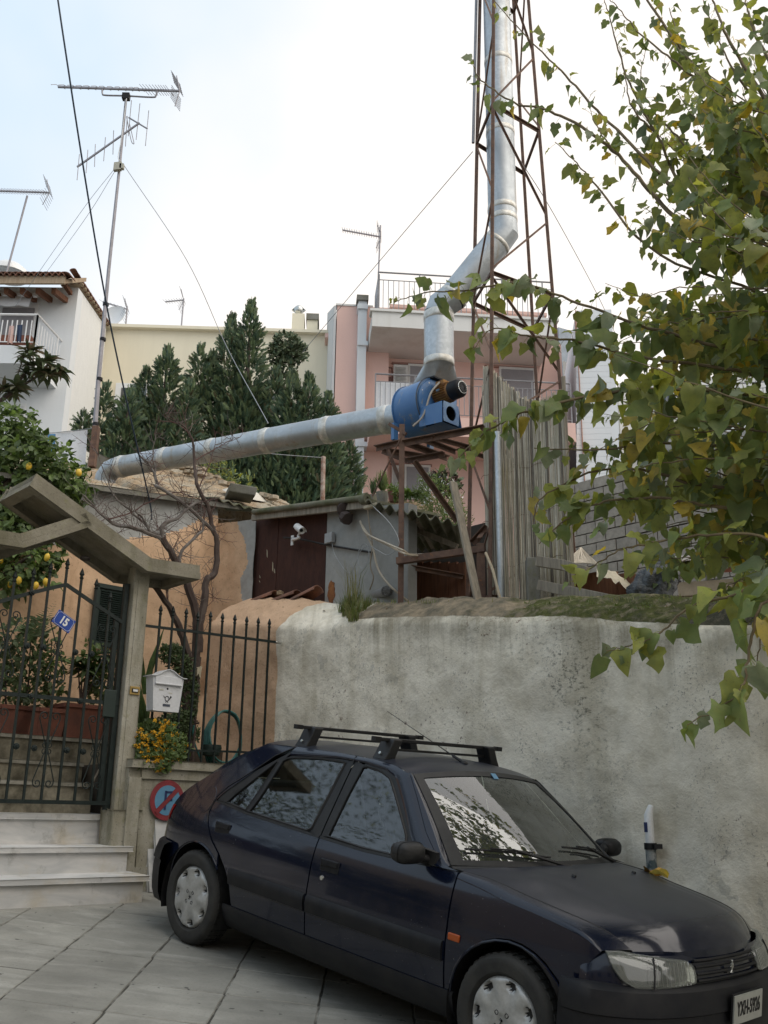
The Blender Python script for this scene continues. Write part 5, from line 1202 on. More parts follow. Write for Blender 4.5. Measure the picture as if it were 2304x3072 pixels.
# hose coil hung inside the railing
hoc = gp(400+640*.422, 1450+1800*.422, .22); m = MB(); hcoil = thing('garden_hose', 'coiled blue green garden hose hanging behind the railing', 'hose', hoc)
for k in range(5):
    m = MB(); rr = .185+.009*k; m.tube([hoc+N1*(.02*k-.04+.01*math.sin(i))+D1*(rr*.92*math.cos(i*6.283/30)+.006*k)+Z*(rr*1.25*math.sin(i*6.283/30)-.012*k) for i in range(30)], .0095, 7, closed=True); m.build('coil', HOSE, hcoil, smooth=True)
m = MB(); P = [gp(400+430*.422, 1450+1720*.422, .15), gp(400+425*.422, 1450+1780*.422, .17), gp(400+440*.422, 1450+1860*.422, .2), gp(400+480*.422, 1450+1960*.422, .2)]; m.tube(bez(P, 5), .009, 7); m.build('hose_end', HOSE, hcoil, smooth=True)
m = MB(); c = gp(400+556*.422, 1450+1885*.422, .12); m.lathe([(.02, -.07), (.075, -.06), (.09, 0), (.085, .03), (.075, .03), (.07, 0), (0, -.05)], c, Z, 20); tag(m.build('plastic_bowl', IRON2, smooth=True), 'dark green plastic bowl behind the railing under the hose coil', 'bowl')
m = MB(); c = gp(400+440*.422, 1450+1705*.422, .16); m.tube([c+Z*.05, c, c+N1*-.03+D1*.02], .012, 7); m.tube([c+Z*.02-D1*.025, c+Z*.02+D1*.025], .007, 6); m.tube([c+Z*-.9, c], .011, 7); tag(m.build('garden_tap', BARK), 'old garden tap on a thin pipe behind the railing', 'tap')
# green shutter on the house wall
wq = [on(x*.3256, 1700+y*.3256, H1-N1*.05, N1) for x, y in ((895, 195), (1200, 150), (1175, 720), (858, 705))]
sh = thing('window_shutter', 'dark green window shutter on the peach wall behind the gate', 'shutter', wq[0])
s0 = (wq[0]-H1).dot(D1); s1 = (on(428, 1760, H1-N1*.05, N1)-H1).dot(D1); z1 = wq[0].z+.03; z0 = wq[3].z
def hb(s, z, d): q = H1+D1*s-N1*d; return V((q.x, q.y, z))
m = MB(); m.prism([hb(s0, z0, .03), hb(s1, z0, .03), hb(s1, z1, .03), hb(s0, z1, .03)], -N1*.02); m.build('leaf', IRON2, sh)
for k in range(24):
    z = z0+.05+(z1-z0-.1)*k/23; m = MB(); m.obb((hb(s0+.05, z, .055)+hb(s1-.05, z, .055))/2, D1*((s1-s0)/2-.05), N1*.008+Z*.006, Z*.002-N1*.002); m.build('slat', IRON2, sh)
for a, b in (((s0, z0), (s0, z1)), ((s1, z0), (s1, z1)), ((s0, z0), (s1, z0)), ((s0, z1), (s1, z1))):
    m = MB(); m.beam(hb(*a, .055), hb(*b, .055), .045, .03, up=N1); m.build('frame', IRON2, sh)
# terracotta pots on the terrace
def potbox(cx, w_, h, d, lab, off=1.05, round_=False):
    base = RAIL+N1*off+D1*cx; b = V((base.x, base.y, TERR)); t = thing('flower_pot', lab, 'flower pot', b, 'terracotta pots behind the gate'); m = MB()
    if round_:
        m.lathe([(0, .01), (w_*.36, .0), (w_*.47, h*.85), (w_*.52, h*.85), (w_*.53, h), (w_*.46, h), (w_*.44, h*.9), (0, h*.9)], b, Z, 28); m.build('body', TERRA, t, smooth=True)
    else:
        k = .86; w_ *= .86; q = [b+D1*(x*w_*.5*k)+N1*(y*d*.5*k) for x, y in ((-1, -1), (1, -1), (1, 1), (-1, 1))]; p = [b+Z*h+D1*(x*w_*.5)+N1*(y*d*.5) for x, y in ((-1, -1), (1, -1), (1, 1), (-1, 1))]
        m.v = q+p; m.face((3, 2, 1, 0)); [m.face((i, (i+1) % 4, 4+(i+1) % 4, 4+i)) for i in range(4)]; m.face((4, 5, 6, 7)); bevel(m.build('body', TERRA, t), .008)
        for i in range(4): m = MB(); m.beam(p[i]-Z*.015, p[(i+1) % 4]-Z*.015, .03, .035); m.build('rim', TERRA, t)
    m = MB(); m.obb(b+Z*(h*.93), D1*w_*.4, N1*(d*.4 if not round_ else w_*.4), Z*.004); m.build('soil', SOIL, t); return b+Z*h
def su_(x, y, off): return (on(x*.3256, 1700+y*.3256, RAIL+N1*off, N1)-RAIL).dot(D1)
pots = [potbox(su_(70, 1450, 1.1), .34, .24, .26, 'red planter leftmost behind the gate under the bare stems'), potbox(su_(215, 1430, 1.1), .40, .24, .26, 'wide red planter second from the left behind the gate'),
        potbox(su_(415, 1450, 1.05), .30, .24, .28, 'square red planter in the middle behind the gate'), potbox(su_(715, 1440, 1.05), .46, .30, .30, 'large red planter behind the gate under the variegated plant'),
        potbox(su_(960, 1420, 1.0), .34, .26, .3, 'pinkish red pot behind the gate beside the pillar', round_=True)]
m = MB(); b = RAIL+N1*.60+D1*su_(965, 1950, .6); m.lathe([(0, 0), (.06, 0), (.075, .20), (.07, .20), (.06, .02), (0, .02)], V((b.x, b.y, LAND+.0)), Z, 20); tag(m.build('white_pot', WHITEM, smooth=True), 'small white pot on the landing behind the gate post', 'pot')
m = MB(); m.tube([gz5(1010, 1640, .15), gz5(930, 1840, .12), gz5(855, 1985, .1)], .008, 6); tag(m.build('cane', OLDWOOD), 'thin pale cane leaning on the steps behind the gate', 'stick')
# pipe stub on the street wall
pp = thing('wall_pipe', 'paint splashed drain pipe ending on the street wall behind the bonnet', 'pipe', on(1945, 2560, WH-N2*.04, N2))
def wp(u, v, off=.05): return on(u, v, WH-N2*off, N2)
PIPEM = simple('paint_splashed_pipe', (.32, .33, .32), .5, scale=16, c2=(.06, .09, .10), bump=.2, lo=.45, hi=.55)
a = wp(1945, 2440); bt = V((a.x, a.y, 1.0)); m = MB(); m.tube([bt, V((a.x, a.y, a.z-.18))], .033, 14); m.build('lower_pipe', PIPEM, pp, smooth=True)
m = MB(); m.tube([V((a.x, a.y, a.z-.2)), V((a.x, a.y, a.z-.01)), a+N2*.035+Z*.045], [.029, .028, .018], 14); m.build('upper_pipe', WHITEP, pp, smooth=True)
m = MB(); c = V((a.x, a.y, a.z-.20)); m.lathe([(.028, -.02), (.040, -.02), (.040, .02), (.028, .02)], c, Z, 16); m.box(c+D2*.05, .05, .05, .03); m.build('clamp', BLACKP, pp)
m = MB(); c = V((a.x, a.y, a.z-.085))-N2*.027; m.obb(c-D2*.008, D2*.012, N2*.003, Z*.03); m.build('tape_patch', SIGNK, pp)
# ------------------------------------------------------------------ extractor duct, fan, frame and lattice tower
FC = at(1311, 1218, 9.1)
duct = thing('ventilation_duct', 'long galvanised duct running from the rubble roof up to the blue fan', 'duct', at(367, 1397, 11.2))
dr = FC-D2*.34; dl = at(352, 1402, 11.2); dv = (dr-dl)
us = [367, 498, 640, 803, 985, 1160]
def tpar(u):
    lo, hi = 0, 1
    for _ in range(40):
        md = (lo+hi)/2; q = dl+dv*md-CAM
        if 1152+FPX*q.dot(CR)/q.dot(CF) < u: lo = md
        else: hi = md
    return lo
ts = [0.0]+[tpar(u) for u in us]+[1.0]
RL_, RR_ = .127, .150
def rad(t): return RL_+(RR_-RL_)*t
for a, b in zip(ts, ts[1:]):
    if b-a < .01: continue
    m = MB(); m.tube([dl+dv*(a+(b-a)*k/4) for k in range(5)], [rad(a+(b-a)*k/4)-.001*(k % 2) for k in range(5)], 40, cap=False); m.build('duct_section', GALV, duct, smooth=True)
du_ = dv.normalized()
for t in ts[1:-1]:
    m = MB(); r = rad(t); q = dl+dv*t; m.lathe([(r-.002, -.050), (r+.004, -.045), (r+.006, -.01), (r+.010, 0), (r+.006, .01), (r+.004, .045), (r-.002, .05)], q, du_, 40); m.build('joint_band', BAND, duct, smooth=60)
m = MB(); p0 = dl; p1 = dl-du_*.10-Z*.02; p2 = dl-du_*.17-Z*.10; p3 = dl-du_*.19-Z*.22; p4 = p3-Z*.5
m.tube([p0, p1, p2, p3], [RL_]*4, 40, cap=False); m.build('elbow', GALV, duct, smooth=22)
m = MB(); m.tube([p3+Z*.03, p3-Z*.02], .142, 40, cap=False); m.build('joint_band', BAND, duct, smooth=True); m = MB(); m.tube([p3, p4], .138, 40, cap=False); m.build('stub', GALV, duct, smooth=True)
# vertical run
vd = thing('exhaust_stack', 'tall galvanised exhaust stack rising with an offset through the lattice tower', 'duct', FC+Z*.5)
V0 = at(1317, 1095, 9.05); V1 = at(1318, 945, 9.05); V1b = V0.copy(); V1b.z = V1.z; V1 = V1b
V2 = at(1509, 706, 8.95); V3 = V((V2.x, V2.y, at(1509, -260, 8.95).z)); Rv = .152
def seg(a, b, nm='duct_section', r=Rv, mat=GALV):
    m = MB(); m.tube([a, b], r, 40, cap=False); return m.build(nm, mat, vd, smooth=True)
d1_ = (V2-V1).normalized()
seg(V0, V1); 
m = MB(); e0 = V1+d1_*.25; m.tube([V1-Z*.0, V1+Z*.07+d1_*.05, e0], [Rv, Rv, Rv], 40, cap=False); m.build('elbow', GALV, vd, smooth=22)
e1 = V2-d1_*.12; seg(e0, e1); m = MB(); m.tube([e1, V2+d1_*.02, V2+Z*.18], Rv, 40, cap=False); m.build('elbow', GALV, vd, smooth=22)
zl_ = [V2.z+.18]+[at(1509, v, 8.95).z for v in (630, 401, 189, -30, -260)]
for a, b in zip(zl_, zl_[1:]): seg(V((V2.x, V2.y, a)), V((V2.x, V2.y, b)))
def bandv(c, ax, h=.03):
    m = MB(); m.lathe([(Rv-.002, -h-.005), (Rv+.004, -h), (Rv+.006, 0), (Rv+.004, h), (Rv-.002, h+.005)], c, ax, 40); m.build('joint_band', BAND, vd, smooth=60)
bandv(V0+Z*.02, Z, .035); bandv(V1-Z*.03, Z, .045); bandv(e0, d1_, .02); bandv(e1, d1_, .02)
for z in zl_[:-1]: bandv(V((V2.x, V2.y, z)), Z, .03)
# transition from the fan outlet
m = MB(); bc = FC+D1*.11-D2*.13+Z*.27; k = 32
sq = []
for i in range(k):
    t = 2*math.pi*i/k; c_, s_ = math.cos(t), math.sin(t); q = max(abs(c_), abs(s_)); sq.append(bc + D1*(c_/q*.185) + D2*(s_/q*.165))
_, aa, bb = basis(Z)
cir = [V0 + (D1*math.cos(2*math.pi*i/k)+D2*math.sin(2*math.pi*i/k))*Rv for i in range(k)]
for f in range(7):
    for i in range(k): m.v.append(sq[i].lerp(cir[i], f/6))
for f in range(6):
    for i in range(k): m.face((f*k+i, f*k+(i+1) % k, (f+1)*k+(i+1) % k, (f+1)*k+i))
m.build('transition', GALV, vd, smooth=50)
m = MB(); m.prism([bc+D1*x*.21+D2*y*.185 for x, y in ((-1, -1), (1, -1), (1, 1), (-1, 1))], Z*.018); m.build('flange', BLACKG, vd)
# blue fan
fan = thing('extractor_fan', 'large blue centrifugal extractor fan with a rusty yellow motor on a steel frame', 'fan', FC-Z*.3)
m = MB(); k = 44; RF = .295
prof = []
for i in range(k+1):
    t = math.radians(75+ 285*i/k); r = RF*(1+.0*i/k); prof.append(D1*math.cos(t)*r+Z*math.sin(t)*r)
prof += [D1*.29+Z*.26, D1*-.0+Z*.285]
m.prism([FC-D2*.34+p for p in prof], D2*.34); bevel(m.build('casing', BLUE, fan, smooth=30), .006)
for off in (-.34, -.004):
    m = MB(); m.lathe([(RF+.002, -.004), (RF+.012, -.004), (RF+.012, .006), (RF+.002, .006)], FC+D2*off, D2, 44); m.build('rim', BLUE if off < -.1 else simple('dark_edge', (.03, .05, .08), .6), fan, smooth=40)
m = MB(); fc2 = FC+D1*-.01+Z*.0; m.lathe([(0, .012), (.262, .012), (.268, 0)], fc2, D2, 44); m.build('front_cover', BLUE, fan, smooth=30)
for i in range(10):
    t = math.radians(36*i+12); m = MB(); m.lathe([(0, .008), (.008, .007), (.011, 0)], fc2+D2*.012+D1*math.cos(t)*.24+Z*math.sin(t)*.24, D2, 8); m.build('bolt', SHUT, fan, smooth=True)
MOT = simple('rusty_yellow_paint', (.34, .17, .035), .75, scale=18, c2=(.16, .07, .03), bump=.3)
M0 = FC+D1*.0+Z*.10; m = MB()
m.lathe([(0, .19), (.080, .19), (.088, .18), (.088, .0), (0, 0)], M0+D2*.012, D2, 32); mot = m.build('motor', MOT, fan, smooth=40)
for i in range(26):
    t = 2*math.pi*i/26; e = D1*math.cos(t)+Z*math.sin(t); m = MB(); m.obb(M0+D2*.10+e*.095, D2*.08, e*.011, e.cross(D2)*.0022); m.build('cooling_fin', MOT, mot)
m = MB(); m.obb(M0+D2*.10+Z*.10-D1*.03, D2*.055, D1*.042, Z*.026); bevel(m.build('terminal_box', MOT, mot), .006)
m = MB(); m.obb(M0+D2*.10-D1*.097+Z*.01, D2*.022, D1*.002, Z*.016); m.build('rating_plate', SIGNB, mot)
m = MB(); m.lathe([(.0, .135), (.055, .135), (.066, .130), (.088, .115), (.094, .10), (.096, 0), (.0, 0)], M0+D2*.205, D2, 32); cw_ = m.build('motor_cowl', BLACKG, fan, smooth=40)
for i in range(16):
    t = 2*math.pi*i/16; e = D1*math.cos(t)+Z*math.sin(t); m = MB(); m.obb(M0+D2*.345+e*.045, D2*.002, e*.013, e.cross(D2)*.004); m.build('grille_bar', DASH, cw_)
m = MB(); m.tube([M0+D2*.341+(D1*math.cos(t*6.283/24)+Z*math.sin(t*6.283/24))*.062 for t in range(24)], .003, 5, closed=True); m.build('grille_ring', CHROME, cw_)
# pedestal with the round opening
P0 = FC-D1*.25-Z*.30; w_, d_, h_ = .25, .30, .20
def pq(x, y, z): return P0+D1*x+D2*y+Z*z
m = MB(); m.poly([pq(0, 0, h_), pq(w_, 0, h_), pq(w_-.02, d_, h_-.01), pq(0, d_, h_-.01)]); m.poly([pq(0, 0, 0), pq(0, 0, h_), pq(0, d_, h_-.01), pq(0-.0, d_, -.03)]); m.poly([pq(w_, 0, 0), pq(w_, 0, h_), pq(w_-.02, d_, h_-.01), pq(w_+.03, d_, -.03)]); m.poly([pq(0, 0, -.03), pq(w_, 0, -.03), pq(w_+.03, d_, -.03), pq(0, d_, -.03)]); m.build('pedestal', BLUE, fan)
m = MB(); k = 32; out = [];
for i in range(k):
    t = 2*math.pi*i/k; c_, s_ = math.cos(t), math.sin(t); q = max(abs(c_)/.112, abs(s_)/.105); hole = pq(w_*.5+c_*.070, d_, h_*.46+s_*.075); edge = pq(w_*.5+c_/q, d_, h_*.46+s_/q); m.v += [edge, hole, hole-D2*.01]
for i in range(k):
    j = (i+1) % k; m.face((3*i, 3*j, 3*j+1, 3*i+1)); m.face((3*i+1, 3*j+1, 3*j+2, 3*i+2))
m.build('pedestal_face', simple('scuffed_pale_blue', (.16, .26, .38), .6, scale=12, c2=(.07, .15, .32), bump=.2), fan)
m = MB(); m.lathe([(0, -.2), (.09, -.2), (.09, -.01)], pq(w_*.5, d_, h_*.46), D2, 20); m.build('opening', simple('inside_black', (.01, .01, .011), .9), fan)
for x in (-.29, .22):
    m = MB(); m.obb(FC+D1*x-D2*.30-Z*.28, D1*.03, D2*.02, Z*.09); m.build('foot', BLUE, fan)
m = MB(); pth = [M0+D2*.09+Z*.12-D1*.05, M0+D2*.12-D1*.12+Z*.06, M0+D2*.1-D1*.2-Z*.06, FC+D2*.06-D1*.26-Z*.20, FC+D2*.0-D1*.34-Z*.32]; m.tube(bez(pth, 6), .010, 8); m.build('cable', simple('grey_flex', (.34, .31, .27), .6, bump=0), fan, smooth=True)
# steel frame under the fan
fr = thing('steel_frame', 'rusty angle iron stand carrying the blue fan above the wall', 'frame', at(1203, 1805, 8.75))
def bar(u0, v0, y0, u1, v1, y1, w_=.045, nm='beam', ang_=True, par=None, up=Z):
    m = MB(); a, b = at(u0, v0, y0), at(u1, v1, y1)
    (m.angle(a, b, w_, .008, up) if ang_ else m.beam(a, b, w_, w_, up)); return m.build(nm, RUST, par or fr)
pz = FC.z-.345
a = at(1206, 1275, 8.75); m = MB(); m.beam(V((a.x, a.y, 2.9)), a, .052, .052); m.build('post', RUST, fr)
a2 = at(1441, 1632, 8.45); m = MB(); m.beam(V((a2.x, a2.y, 2.7)), a2, .07, .07); m.build('post', RUST, fr)
bar(1191, 1684, 8.70, 1455, 1646, 8.42, .06, ang_=False); bar(1208, 1329, 8.72, 1452, 1283, 8.40, .055); bar(1125, 1345, 9.0, 1225, 1322, 8.72, .05)
bar(1225, 1700, 8.9, 1390, 1730, 9.0, .04); bar(1143, 1352, 9.5, 1220, 1382, 9.3, .05); bar(1220, 1382, 9.2, 1330, 1362, 8.9, .05); bar(1222, 1330, 8.75, 1345, 1375, 9.4, .05); bar(1150, 1350, 9.2, 1290, 1372, 9.6, .045)
bar(1270, 1318, 8.7, 1370, 1356, 9.3, .045); bar(1370, 1356, 9.3, 1440, 1330, 9.0, .045); bar(1300, 1312, 8.6, 1420, 1345, 9.2, .04)
bar(1160, 1350, 8.95, 1203, 1460, 8.78, .042, 'brace'); bar(1244, 1384, 8.8, 1372, 1565, 9.2, .042, 'brace'); bar(1168, 1272, 8.8, 1218, 1302, 8.72, .03, 'brace', False)
m = MB(); m.tube([at(1204, 1311, 8.7), at(1117, 1489, 8.9)], .008, 6); m.build('stay_rod', RUST, fr)
bar(1440, 1620, 8.5, 1458, 1590, 8.6, .05, 'brace'); bar(1415, 1630, 8.6, 1460, 1580, 8.5, .05, 'brace')
# lattice tower
tw = thing('lattice_tower', 'tall rusty lattice tower of angle iron around the exhaust stack', 'tower', at(1478, 1500, 8.35))
LG = {'A': [(1481, 0, 8.35), (1476, 830, 8.35)], 'B': [(1440, 0, 9.0), (1423, 830, 8.95)], 'C': [(1585, 0, 8.75), (1654, 834, 8.75)], 'D': [(1540, 0, 9.4), (1590, 834, 9.5)]}
def leg(nm, z):
    a, b = [at(*q) for q in LG[nm]]; t = (z-a.z)/(b.z-a.z); return a+(b-a)*t
ZT = at(1480, -420, 8.35).z; ZB = 3.0
for nm in 'ABCD':
    m = MB(); m.angle(leg(nm, ZB), leg(nm, ZT), .032, .007, up=V((1, -.3, 0))); m.build('leg', RUST, tw)
rz_ = [at(1478, v, 8.35).z for v in (1290, 818, 313, -190)]; rz_ = [rz_[0]-(rz_[1]-rz_[0])*.95]+rz_
def br(a, b, w_=.020, nm='brace'): m = MB(); m.angle(a, b, w_, .006); m.build(nm, RUST, tw)
for i, z in enumerate(rz_):
    for p, q in (('A', 'C'), ('A', 'B'), ('B', 'D'), ('C', 'D')): br(leg(p, z), leg(q, z), .032, 'ring_bar')
    if i+1 < len(rz_):
        z2 = rz_[i+1]; zm = z+(z2-z)*.45; dz = .05
        for p, q in (('A', 'C'), ('B', 'A')) + ((('C', 'D'),) if i % 2 else ()): br(leg(p, z2-dz), leg(q, zm+dz)); br(leg(q, zm-dz), leg(p, z+dz))
m = MB(); a = leg('B', at(1430, 430, 8.95).z)-V((.045, .03, 0)); b = leg('B', ZT)-V((.045, .03, 0)); m.tube([a, b], .017, 10); m.build('conduit', simple('dull_grey_tube', (.25, .26, .29), .5), tw, smooth=True)
# ------------------------------------------------------------------ reed screen, boards, cables on the wall
rs = thing('reed_screen', 'tall weathered reed screen standing behind the wall beside the tower', 'reed screen', on(1560, 1790, WH+N2*.75, N2))
REEDL = simple('pale_reed_stalk', (.62, .57, .46), .7, scale=9, c2=(.45, .40, .31), bump=0); REEDG = simple('grey_reed_stalk', (.46, .41, .32), .75, scale=9, c2=(.32, .28, .21), bump=0); REEDK = simple('dark_reed_stalk', (.12, .105, .085), .8, scale=9, c2=(.20, .17, .13), bump=0)
def reeds(name, f0, topf, botf, n, rad_=.0062, jit=.006, bulge=0):
    m = MB()
    for i in range(n):
        t = (i+.5)/n; a = botf(t); b = topf(t)-V((0, 0, R(0, .05))); ly = (i % 2)*.010
        P = []
        for k in range(5):
            s = k/4; p = a.lerp(b, s)+N2*(R(-jit, jit)+ly)+D2*R(-.004, .004)-N2*bulge*math.sin(math.pi*t)*(.6+.4*s); P.append(p)
        m.tube(P, [rad_*R(.75, 1.2)]*5, 5, cap=True, m=random.choice((0, 0, 1, 2, 2, 3)))
    ob = m.build(name, [REED, REEDL, REEDG, REEDK], rs, smooth=True, kind='stuff'); return ob
PLR = WH+N2*.78
def rq(u, v): return on(u, v, PLR, N2)
tpt = [(1448, 1095), (1482, 1103), (1560, 1180), (1600, 1196), (1640, 1182), (1690, 1160)]
def seg_(u0, u1): return (lambda t: rq(u0+(u1-u0)*t, interp(u0+(u1-u0)*t, tpt))), (lambda t: (lambda p, q: V((p.x, p.y, q)))(rq(u0+(u1-u0)*t, interp(u0+(u1-u0)*t, tpt)), 2.75))
t_, b_ = seg_(1450, 1528); reeds('reed_panel', None, t_, b_, 44, bulge=.07)
t_, b_ = seg_(1530, 1692); reeds('reed_panel', None, t_, b_, 90, bulge=-.03)
e0_ = rq(1450, 1150); 
reeds('reed_panel', None, lambda t: e0_+N2*(.9*(1-t))-D1*.0+V((-.02, 0, .03)), lambda t: (lambda p: V((p.x, p.y, 2.75)))(e0_+N2*(.9*(1-t))), 60)
for dz in (.18, .62, 1.06, 1.5):
    m = MB(); P = []
    for i in range(30):
        u = 1450+242*i/29; p = rq(u, 1700); P.append(V((p.x, p.y, 3.2+dz+.01*math.sin(i)))-N2*(.012+(.07*math.sin(math.pi*min(1, (u-1450)/78)) if u < 1528 else -.03*math.sin(math.pi*(u-1530)/162))))
    m.tube(P, .0022, 4); m.build('wire', RUST, rs)
m = MB(); a = rq(1527, 1312)-N2*.17; m.tube([V((a.x, a.y, 2.7))+D2*.0, a], .030, 12); m.build('steel_post', GALV, rs, smooth=True)
m = MB(); a = rq(1690, 1130); m.beam(V((a.x, a.y, 2.7)), a, .03, .03); m.build('edge_batten', OLDWOOD, rs)
pl = MB(); a, b = at(1359, 1446, 8.3), at(1438, 1820, 8.05); d, p, q = basis(b-a); n = 12
for i in range(n+1): pass
pl.obb((a+b)/2, (b-a)/2, p*.042, q*.014); tag(bevel(pl.build('leaning_plank', OLDWOOD), .008), 'weathered grey plank leaning against the reed screen', 'plank')
def bgpan(u0, u1, v0, v1, off, mat, nm, lab, cat, nb=1, th=.03, group=None):
    root = thing(nm, lab, cat, on(u0, v1, WH+N2*off, N2), group)
    for k in range(nb):
        a = u0+(u1-u0)*k/nb; b = u0+(u1-u0)*(k+1)/nb-.8; m = MB()
        A = on(a, v1, WH+N2*(off+R(0, .008)), N2); Bq = on(b, v1, WH+N2*off, N2); zt_ = on(a, v0, WH+N2*off, N2).z
        m.prism([V((A.x, A.y, 2.7)), V((Bq.x, Bq.y, 2.7)), V((Bq.x, Bq.y, zt_)), V((A.x, A.y, zt_))], N2*th); m.build('board', mat, root)
    return root
bgpan(1240, 1398, 1690, 1810, 1.0, DARKWOOD, 'board_partition', 'brown vertical boards under the shed roof behind the plank', 'boards', 6)
sh_ = thing('shed', 'dark open lean-to with a corrugated roof beside the grey house wall', 'shed', at(1300, 1800, 9.5))
m = MB(); A, B_, C_, D_ = at(1098, 1506, 9.0), at(1372, 1572, 8.35), at(1392, 1655, 9.7), at(1205, 1650, 10.4)
def sf(x, y): 
    p = A.lerp(B_, x).lerp(D_.lerp(C_, x), y); return p+Z*(.028*math.sin(x*6.283*8.0))
m.grid(sf, 110, 8); m.grid(lambda x, y: sf(x, y)+Z*.012, 110, 8); m.grid(lambda x, y: sf(x, 0)+Z*.012*y, 110, 1); m.build('corrugated_roof', MOSSC, sh_, smooth=60)
m = MB(); c = at(1310, 1720, 10.3); m.obb(c, D2*.75, N2*.03, Z*.42); m.build('back_wall', simple('shed_shade_wall', (.07, .06, .05), .95), sh_)  # backing coloured dark to stand for the shade inside the lean-to
for q in ((1225, 1580, 9.2, 1372, 1640, 9.0), (1255, 1560, 8.9, 1300, 1640, 9.8)): m = MB(); m.beam(at(*q[:3]), at(*q[3:]), .05); m.build('rafter', OLDWOOD, sh_)
# drainage pipe end with slots
dp = thing('slotted_pipe', 'grey plastic pipe with a slotted cowl lying on the wall top', 'pipe', on(1150, 1785, WH+N2*.55, N2)); a, b = on(1095, 1795, WH+N2*.62, N2), on(1158, 1774, WH+N2*.45, N2)
dd = (b-a).normalized(); m = MB(); m.tube([a-dd*.25, b], .043, 16); m.build('tube', simple('grey_pvc', (.26, .255, .25), .6, bump=0), dp, smooth=True)
for i in range(16):
    t = 2*math.pi*i/16; _, p, q = basis(dd); e = p*math.cos(t)+q*math.sin(t); m = MB(); m.tube([b+e*.046, b+dd*.05+e*.046, b+dd*.09+e*.03, b+dd*.105+e*.006], .0042, 4); m.build('cowl_rib', simple('grey_pvc_dark', (.17, .17, .165), .6, bump=0) if i == 0 else bpy.data.materials['grey_pvc_dark'], dp)
m = MB(); m.lathe([(.048, -.03), (.052, -.03), (.052, 0), (.048, 0)], b+dd*.0, dd, 20); m.build('collar', bpy.data.materials['grey_pvc'], dp)
# security camera
sc_ = thing('security_camera', 'white bullet security camera on a bracket in front of the brown panel', 'camera', on(905, 1600, H2P-N2*.05, N2))
def hp(x, y, off): return on(650+x*.3617, 1480+y*.3617, H2P-N2*off, N2)
m = MB(); a = hp(628, 390, .03); m.obb(a, D2*.022, N2*.006, Z*.055); bevel(m.build('wall_plate', WHITEP, sc_), .004); m = MB(); m.tube([hp(630, 385, .04), hp(660, 378, .10), hp(682, 368, .14)], [.02, .016, .014], 10); m.ball(hp(682, 366, .14), .02, 8); m.build('bracket', WHITEP, sc_, smooth=True)
b0_, b1_ = hp(672, 283, .12), hp(748, 342, .24); ax = (b1_-b0_).normalized(); m = MB(); m.lathe([(0, 0), (.028, .002), (.036, .012), (.037, .02), (.037, .185), (.033, .187), (.031, .17), (0, .165)], b0_-ax*.02, ax, 24); m.build('housing', WHITEP, sc_, smooth=40)
m = MB(); _, p, q = basis(ax); m.grid(lambda u_, v_: b0_-ax*.02+ax*(.0+.215*u_)+(p*math.cos(math.pi*(v_*1.1-.05))*.041+q*math.sin(math.pi*(v_*1.1-.05))*.041)*(-1 if q.z < 0 else 1), 3, 14); m.build('sun_hood', WHITEP, sc_, smooth=True)
m = MB(); m.lathe([(0, .172), (.014, .174), (.016, .168), (.031, .168)], b0_-ax*.02, ax, 20); m.build('lens', BLACKP, sc_, smooth=True)
m = MB(); m.tube([hp(672, 355, .14), hp(690, 325, .17)], .010, 8); m.build('neck', WHITEP, sc_)
m = MB(); m.tube(bez([hp(555, 368, .02), hp(690, 380, .03), hp(900, 425, .03), hp(1100, 460, .03), hp(1290, 490, .03)], 4), .012, 6); tag(m.build('conduit', BLACKP, smooth=True), 'thin black conduit running from the security camera along the shed wall', 'conduit')
m = MB(); c = hp(938, 372, .04); m.obb(c, D2*.055, N2*.025, Z*.052); tag(bevel(m.build('junction_box', simple('grey_plastic', (.42, .43, .43), .5, bump=0)), .005), 'grey junction box on the cement wall beside the security camera', 'box')
def cable(pts, r, mat, name, lab, cat='cable', group=None): m = MB(); m.tube(bez(pts, 7), r, 6); ob = m.build(name, mat, smooth=True); tag(ob, lab, cat, group); return ob
cable([hp(955, 410, .04), hp(985, 520, .10), hp(1090, 660, .2), hp(1150, 590, .2), hp(1200, 470, .2), hp(1270, 440, .2), hp(1330, 470, .25), hp(1420, 510, .3), hp(1500, 450, .3), hp(1505, 370, .3), hp(1430, 240, .3), hp(1300, 110, .2)], .004, simple('grey_thin_cable', (.33, .34, .34), .6, bump=0), 'thin_cable', 'thin grey cable looping below the junction box')
m = MB(); c = hp(1218, 520, .2); m.tube([c+D2*.075*math.cos(i*6.283/24)+Z*.12*math.sin(i*6.283/24)-N2*.004*i/24 for i in range(24)], .004, 5, closed=True); tag(m.build('cable_loop', bpy.data.materials['grey_thin_cable'], smooth=True), 'small coil of thin grey cable hanging on the cement wall', 'cable')
def w3(x, y, Y): return at(1100+x*.422, 1050+y*.422, Y)
cable([hp(1190, 230, .1), hp(1240, 330, .15), hp(1400, 410, .4), hp(1540, 470, .6), w3(330, 1455, 8.6), w3(540, 1440, 8.55)], .009, CABLEW, 'cream_cable', 'upper cream cable running from the shed eave to the rusty frame', group='cream cables at the shed')
cable([hp(1192, 245, .1), hp(1270, 350, .15), hp(1420, 430, .4), hp(1560, 500, .6), w3(360, 1462, 8.6), w3(520, 1448, 8.55)], .009, CABLEW, 'cream_cable', 'lower of the two cream cables sagging to the rusty frame', group='cream cables at the shed')
cable([hp(1230, 320, .1), hp(1290, 440, .1), hp(1340, 630, .12), hp(1440, 770, .15), hp(1600, 905, -.0)], .010, CABLEW, 'cream_cable', 'cream cable curving down the cement wall to the wall top', group='cream cables at the shed')
